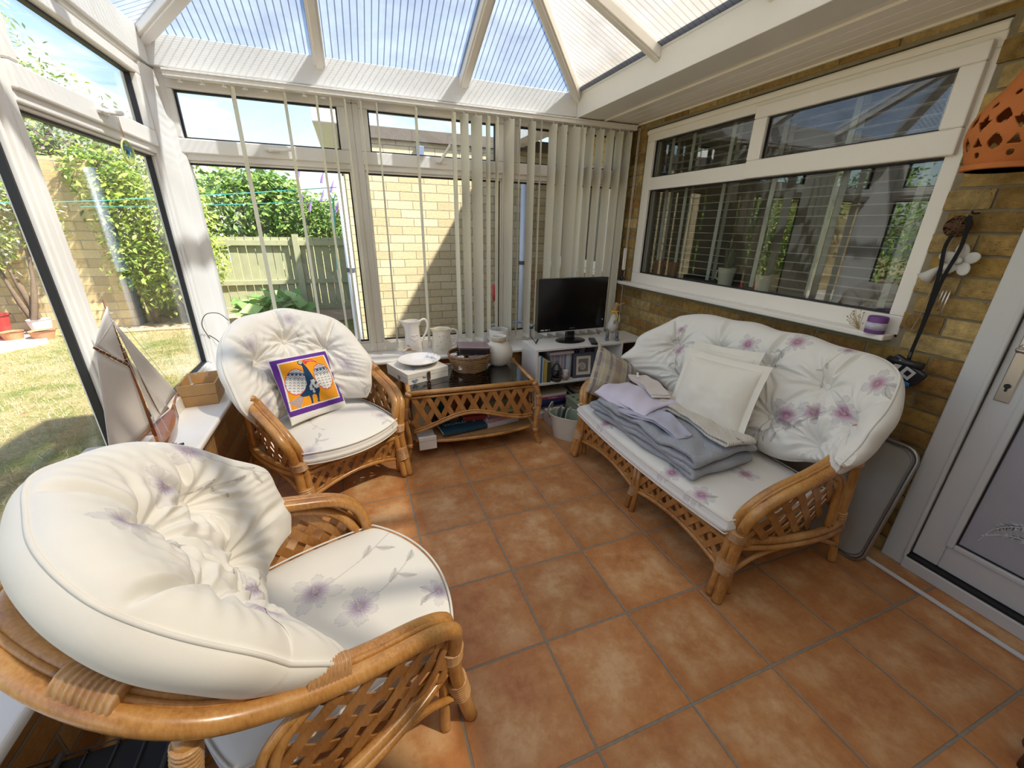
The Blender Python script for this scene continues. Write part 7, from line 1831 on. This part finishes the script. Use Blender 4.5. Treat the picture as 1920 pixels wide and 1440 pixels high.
tag(obj('fabric_tag', MB().box((-0.02, -0.006, 0), (0.02, 0.006, 0.001)), plain('white_tag', (0.85, 0.84, 0.82), 0.7), loc=(1.30, -0.44, 0.570), rot=(0.3, -0.4, 1.0)), 'little white label sticking up from the folded cloth', 'tag')
tag(obj('navy_tag', MB().box((-0.010, -0.016, 0), (0.010, 0.016, 0.0015)), plain('navy_tag', (0.02, 0.03, 0.07), 0.7), loc=(1.295, -1.150, 0.520), rot=(0.2, 0.5, 0.2)), 'small navy label at the near end of the knitted throw', 'tag')

# ------------------------------------------------------------------ left window board: model yacht, planter, glasses case
MAH = plain('varnished_mahogany', (0.33, 0.12, 0.035), 0.25, var=0.2, vscale=30, coat=0.5); SAIL = plain('sailcloth', (0.72, 0.68, 0.63), 0.85, var=0.03)
yt = empty('model_yacht', 'wooden model sailing yacht with white sails on the left window board', 'model ship', (-0.905, -0.53, 0.4815), PI/2)
# local x = world +Y (towards the bow), local y = world -X
def hull():
    rows = []
    n = 26
    for i in range(n+1):
        s = i/n; x = -0.24+0.50*s; b = 0.050*math.sin(PI*min(1, s*0.92+0.10))**0.75*(1-0.9*max(0, s-0.8)/0.2*0.9); dk = 0.115+0.030*(2*s-0.9)**2
        kd = 0.030+0.06*max(0, (s-0.72)/0.28)**2+0.03*max(0, (0.15-s)/0.15)
        row = []
        for j in range(13):
            a = PI*j/12; row.append((x, b*math.cos(a)*(1-0.15*math.sin(a)), dk-(dk-kd)*math.sin(a)**0.8))
        rows.append(row)
    mb = MB().grid(rows); m = len(rows)
    mb.add([r[0] for r in rows]+[r[-1] for r in rows], [(i, i+1, m+i+1, m+i) for i in range(m-1)])
    return mb
obj('hull', hull(), MAH, yt, smooth=50)
obj('cabin', MB().box((-0.13, -0.022, 0.115), (-0.02, 0.022, 0.145)), plain('white_painted', (0.8, 0.79, 0.76), 0.5), yt, bevel=0.004)
obj('stand', MB().box((-0.13, -0.03, 0), (-0.11, 0.03, 0.045)).box((0.08, -0.03, 0), (0.10, 0.03, 0.045)).box((-0.13, -0.006, 0), (0.10, 0.006, 0.012)), MAH, yt)
obj('mast', MB().tube([(0.035, 0, 0.11), (0.025, 0, 0.40), (0.020, 0, 0.455)], [0.0065, 0.0055, 0.005], 8), MAH, yt, smooth=True)
obj('topmast', MB().tube([(0.022, 0.004, 0.40), (0.012, 0.004, 0.62)], [0.0055, 0.003], 8), plain('dark_mahogany', (0.22, 0.07, 0.02), 0.3), yt, smooth=True)
obj('gaff', MB().tube([(0.020, 0, 0.395), (-0.130, 0, 0.500)], [0.005, 0.0035], 8), plain('dark_mahogany', (0.22, 0.07, 0.02), 0.3), yt, smooth=True)
obj('boom', MB().tube([(0.03, 0, 0.150), (-0.265, 0, 0.150)], [0.0045, 0.0035], 8), MAH, yt, smooth=True)
obj('bowsprit', MB().tube([(0.22, 0, 0.138), (0.315, 0, 0.185)], [0.0055, 0.003], 8), MAH, yt, smooth=True)
def sail(pts, belly=0.012, n=10):
    """pts: 3 or 4 corners (x,z); curved thin cloth"""
    if len(pts) == 3: pts = [pts[0], pts[1], pts[2], pts[2]]
    A, B, C_, D = [np.array(p) for p in pts]; g = []
    for i in range(n+1):
        r = []
        for j in range(n+1):
            s, t = i/n, j/n; p = (A*(1-s)+B*s)*(1-t)+(D*(1-s)+C_*s)*t; r.append((p[0], belly*math.sin(PI*s)*math.sin(PI*min(1, t*0.9+0.05)), p[1]))
        g.append(r)
    return MB().grid(g)
for nm, P_ in (('mainsail', [(0.022, 0.385), (-0.125, 0.492), (-0.255, 0.155), (0.026, 0.155)]), ('topsail', [(0.014, 0.60), (-0.122, 0.503), (0.020, 0.405)]), ('jib', [(0.010, 0.56), (0.305, 0.185), (0.12, 0.165)]), ('inner_jib', [(0.030, 0.42), (0.20, 0.155), (0.065, 0.160)])):
    s = obj(nm, sail(P_), SAIL, yt, smooth=True); q = s.modifiers.new('thick', 'SOLIDIFY'); q.thickness = 0.0012
rg = MB()
for a, b in (((0.012, 0, 0.615), (0.315, 0, 0.185)), ((0.022, 0, 0.44), (0.03, 0.045, 0.125)), ((0.022, 0, 0.44), (0.03, -0.045, 0.125)), ((0.022, 0, 0.44), (-0.03, 0.045, 0.125)), ((0.022, 0, 0.44), (-0.03, -0.045, 0.125)), ((-0.128, 0, 0.498), (0.018, 0, 0.55)), ((0.15, 0.03, 0.13), (0.15, 0.03, 0.23)), ((0.15, 0.03, 0.23), (0.30, 0, 0.19)), ((0.17, -0.03, 0.13), (0.17, -0.03, 0.19))):
    rg.tube([a, b], 0.0008, 4)
for k in range(7): rg.tube([(0.013+0.001*k+0.006*math.cos(a), 0.006*math.sin(a), 0.42+0.026*k) for a in [2*PI*i/8 for i in range(8)]], 0.0009, 4, closed=True)
for k in range(6):
    t = (k+0.5)/6; rg.tube([(0.020-0.15*t, 0.006*math.cos(a), 0.395+0.105*t+0.006*math.sin(a)) for a in [2*PI*i/8 for i in range(8)]], 0.0009, 4, closed=True)
obj('rigging', rg, plain('rigging_cord', (0.75, 0.70, 0.62), 0.8), yt)
OAK = plain('light_plank_wood', (0.50, 0.28, 0.10), 0.55, var=0.22, vscale=14, bump=0.2, bscale=60)
wp = empty('wooden_planter', 'small flared light wood planter lined with clear plastic on the left window board', 'planter', (-0.935, 0.155, 0.4815), math.radians(4))
bw_, tw_, bd_2, td_2, hh = 0.068, 0.080, 0.085, 0.108, 0.118
def plank(a, b, c, d, t=0.008):
    a, b, c, d = map(Vector, (a, b, c, d)); n = (b-a).cross(d-a).normalized()*t
    return MB().add([a, b, c, d, a+n, b+n, c+n, d+n], [(3,2,1,0), (4,5,6,7), (0,1,5,4), (1,2,6,5), (2,3,7,6), (3,0,4,7)])
for (x0_, y0_, x1_, y1_, X0_, Y0_, X1_, Y1_) in ((-bw_, -bd_2, bw_, -bd_2, -tw_, -td_2, tw_, -td_2), (bw_, bd_2, -bw_, bd_2, tw_, td_2, -tw_, td_2), (bw_, -bd_2, bw_, bd_2, tw_, -td_2, tw_, td_2), (-bw_, bd_2, -bw_, -bd_2, -tw_, td_2, -tw_, -td_2)):
    for f0, f1 in ((0.0, 0.49), (0.51, 1.0)):
        A = (x0_+(X0_-x0_)*f0, y0_+(Y0_-y0_)*f0, hh*f0); B = (x1_+(X1_-x1_)*f0, y1_+(Y1_-y1_)*f0, hh*f0); C2 = (x1_+(X1_-x1_)*f1, y1_+(Y1_-y1_)*f1, hh*f1); D2 = (x0_+(X0_-x0_)*f1, y0_+(Y0_-y0_)*f1, hh*f1)
        obj('plank', plank(D2, C2, B, A), OAK, wp, bevel=0.001)
obj('bottom', MB().box((-bw_, -bd_2, 0), (bw_, bd_2, 0.006)), OAK, wp)
lin = []
for i in range(30):
    a = 2*PI*i/30; c, s = math.cos(a), math.sin(a); k = 1/max(abs(c), abs(s))
    lin.append([(tw_*0.93*c*k*(0.82+0.18*f)*(1+0.03*math.sin(i*2.3+f*9)), td_2*0.94*s*k*(0.82+0.18*f)*(1+0.03*math.sin(i*1.7+f*7)), 0.012+0.106*f+0.006*math.sin(i*2.1)*f) for f in (0, .25, .5, .75, 1)])
lin.append(lin[0])
obj('plastic_lining', MB().grid(lin), plain('crumpled_clear_plastic', (0.42, 0.40, 0.38), 0.15, var=0.3, vscale=50), wp, smooth=True)
tag(obj('glasses_arm', MB().tube(spline([(-0.935, -0.45, 0.487), (-0.91, -0.40, 0.494), (-0.875, -0.375, 0.494)], 4), 0.005, 6), BLKM, smooth=True), 'small black curved object on the left window board behind the near armchair', 'object')
# wire loop at the corner
tag(obj('wire_loop', MB().tube(spline([(-0.955, 0.50, 0.72), (-0.975, 0.50, 0.80), (-0.950, 0.52, 0.855), (-0.90, 0.56, 0.85), (-0.87, 0.60, 0.80)], 6), 0.0022, 6).tube(spline([(-0.955, 0.50, 0.74), (-0.93, 0.53, 0.70), (-0.90, 0.56, 0.62), (-0.90, 0.60, 0.482)], 5), 0.0022, 6), BLKM, smooth=True), 'thin black wire looping up beside the corner post behind the armchair', 'wire')
# suncatcher
sc = empty('suncatcher', 'oval yellow rimmed blue flower suncatcher hanging from the left window handle', 'suncatcher', (-0.955, 0.125, 1.60), PI/2)
obj('cord', MB().tube([(-0.02, 0.0, 0.125), (-0.004, 0, 0.055)], 0.0012, 4).tube([(-0.005, 0.0, 0.125), (0.002, 0, 0.055)], 0.0012, 4), plain('rusty_cord', (0.35, 0.18, 0.08), 0.8), sc)
obj('rim', MB().tube([(0.052*math.cos(a), 0, 0.046*math.sin(a)) for a in [2*PI*i/40 for i in range(40)]], 0.0035, 6, closed=True), plain('yellow_green_glass', (0.55, 0.60, 0.20), 0.3), sc, smooth=True)
obj('glass', MB().lathe([(0, -0.001), (0.051, -0.001), (0.051, 0.001), (0, 0.001)], 32, M=Matrix.Rotation(PI/2, 4, 'X') @ Matrix.Diagonal((1, 0.9, 1, 1))), m_glass('pale_green_glass', (0.75, 0.85, 0.6)), sc)
fm = MB(); rn = random.Random(6)
for i in range(60):
    a, r = rn.uniform(0, 2*PI), rn.uniform(0.004, 0.040); cx_, cz_ = r*math.cos(a), r*0.85*math.sin(a)*0.9+0.006; s_ = rn.uniform(0.003, 0.006)
    if cz_ < -0.022: continue
    fm.add([(cx_+s_*math.cos(b_), -0.0022, cz_+s_*math.sin(b_)) for b_ in (0+a, 2.1+a, 4.2+a)], [(0, 1, 2)]); fm.add([(cx_+s_*math.cos(b_), 0.0022, cz_+s_*math.sin(b_)) for b_ in (0+a, 2.1+a, 4.2+a)], [(2, 1, 0)])
obj('blue_flowers', fm, plain('blue_enamel', (0.04, 0.20, 0.38), 0.4), sc)
gm = MB()
for i in range(22): x = -0.04+0.0038*i; gm.tube([(x, -0.001, -0.040+abs(x)*0.3), (x+rn.uniform(-.006, .006), -0.001, -0.012+rn.uniform(-.01, .006))], 0.0010, 4)
obj('grass_lines', gm, plain('yellow_green_glass', (0.55, 0.60, 0.20), 0.3), sc)

# ------------------------------------------------------------------ wire crate under the near armchair, low stool at the edge
cr = empty('wire_crate', 'black wire pet crate standing behind the near armchair, bottom left', 'crate', (-0.855, -2.25, 0.0))
WIRE = plain('grey_wire', (0.10, 0.10, 0.11), 0.4, metal=0.6)
obj('tray', MB().box((0, 0, 0), (0.25, 0.80, 0.03)), BLKM, cr, bevel=0.004)
obj('cover', MB().box((0.004, 0.004, 0.03), (0.246, 0.796, 0.345)), plain('crate_black_fill', (0.010, 0.010, 0.012), 0.8), cr)  # solid black box filling the space inside the wires
wm = MB()
for k in range(9): y = 0.1*k; wm.tube([(0, y, 0.352), (0.25, y, 0.352)], 0.0018, 5); wm.tube([(0.251, y, 0.0), (0.251, y, 0.352)], 0.0018, 5)
for k in range(6): x = 0.05*k; wm.tube([(x, 0, 0.350), (x, 0.8, 0.350)], 0.0018, 5); wm.tube([(x, 0.801, 0), (x, 0.801, 0.35)], 0.0018, 5)
obj('wires', wm, WIRE, cr)
obj('edge_bar', MB().tube([(0.06, 0.0, 0.358), (0.06, 0.8, 0.358)], 0.008, 8).tube([(0.25, 0.0, 0.354), (0.25, 0.8, 0.354)], 0.005, 8), WIRE, cr, smooth=True)
sb = empty('footstool', 'dark brown wooden footstool cut off by the lower right edge', 'footstool', (1.365, -2.235, 0), 0)
obj('seat', MB().prism(rrect(0.34, 0.16, 0.03, 5), 0.03, TRS((0, 0, 0.07))), plain('dark_walnut', (0.07, 0.03, 0.015), 0.4, var=0.25, vscale=20), sb, bevel=0.008)
for x, y in ((0.03, 0.03), (0.31, 0.03), (0.03, 0.13), (0.31, 0.13)): obj('leg', MB().tube([(x, y, 0), (x, y, 0.07)], 0.016, 10), plain('dark_walnut', (0.07, 0.03, 0.015), 0.4, var=0.25, vscale=20), sb, smooth=True)
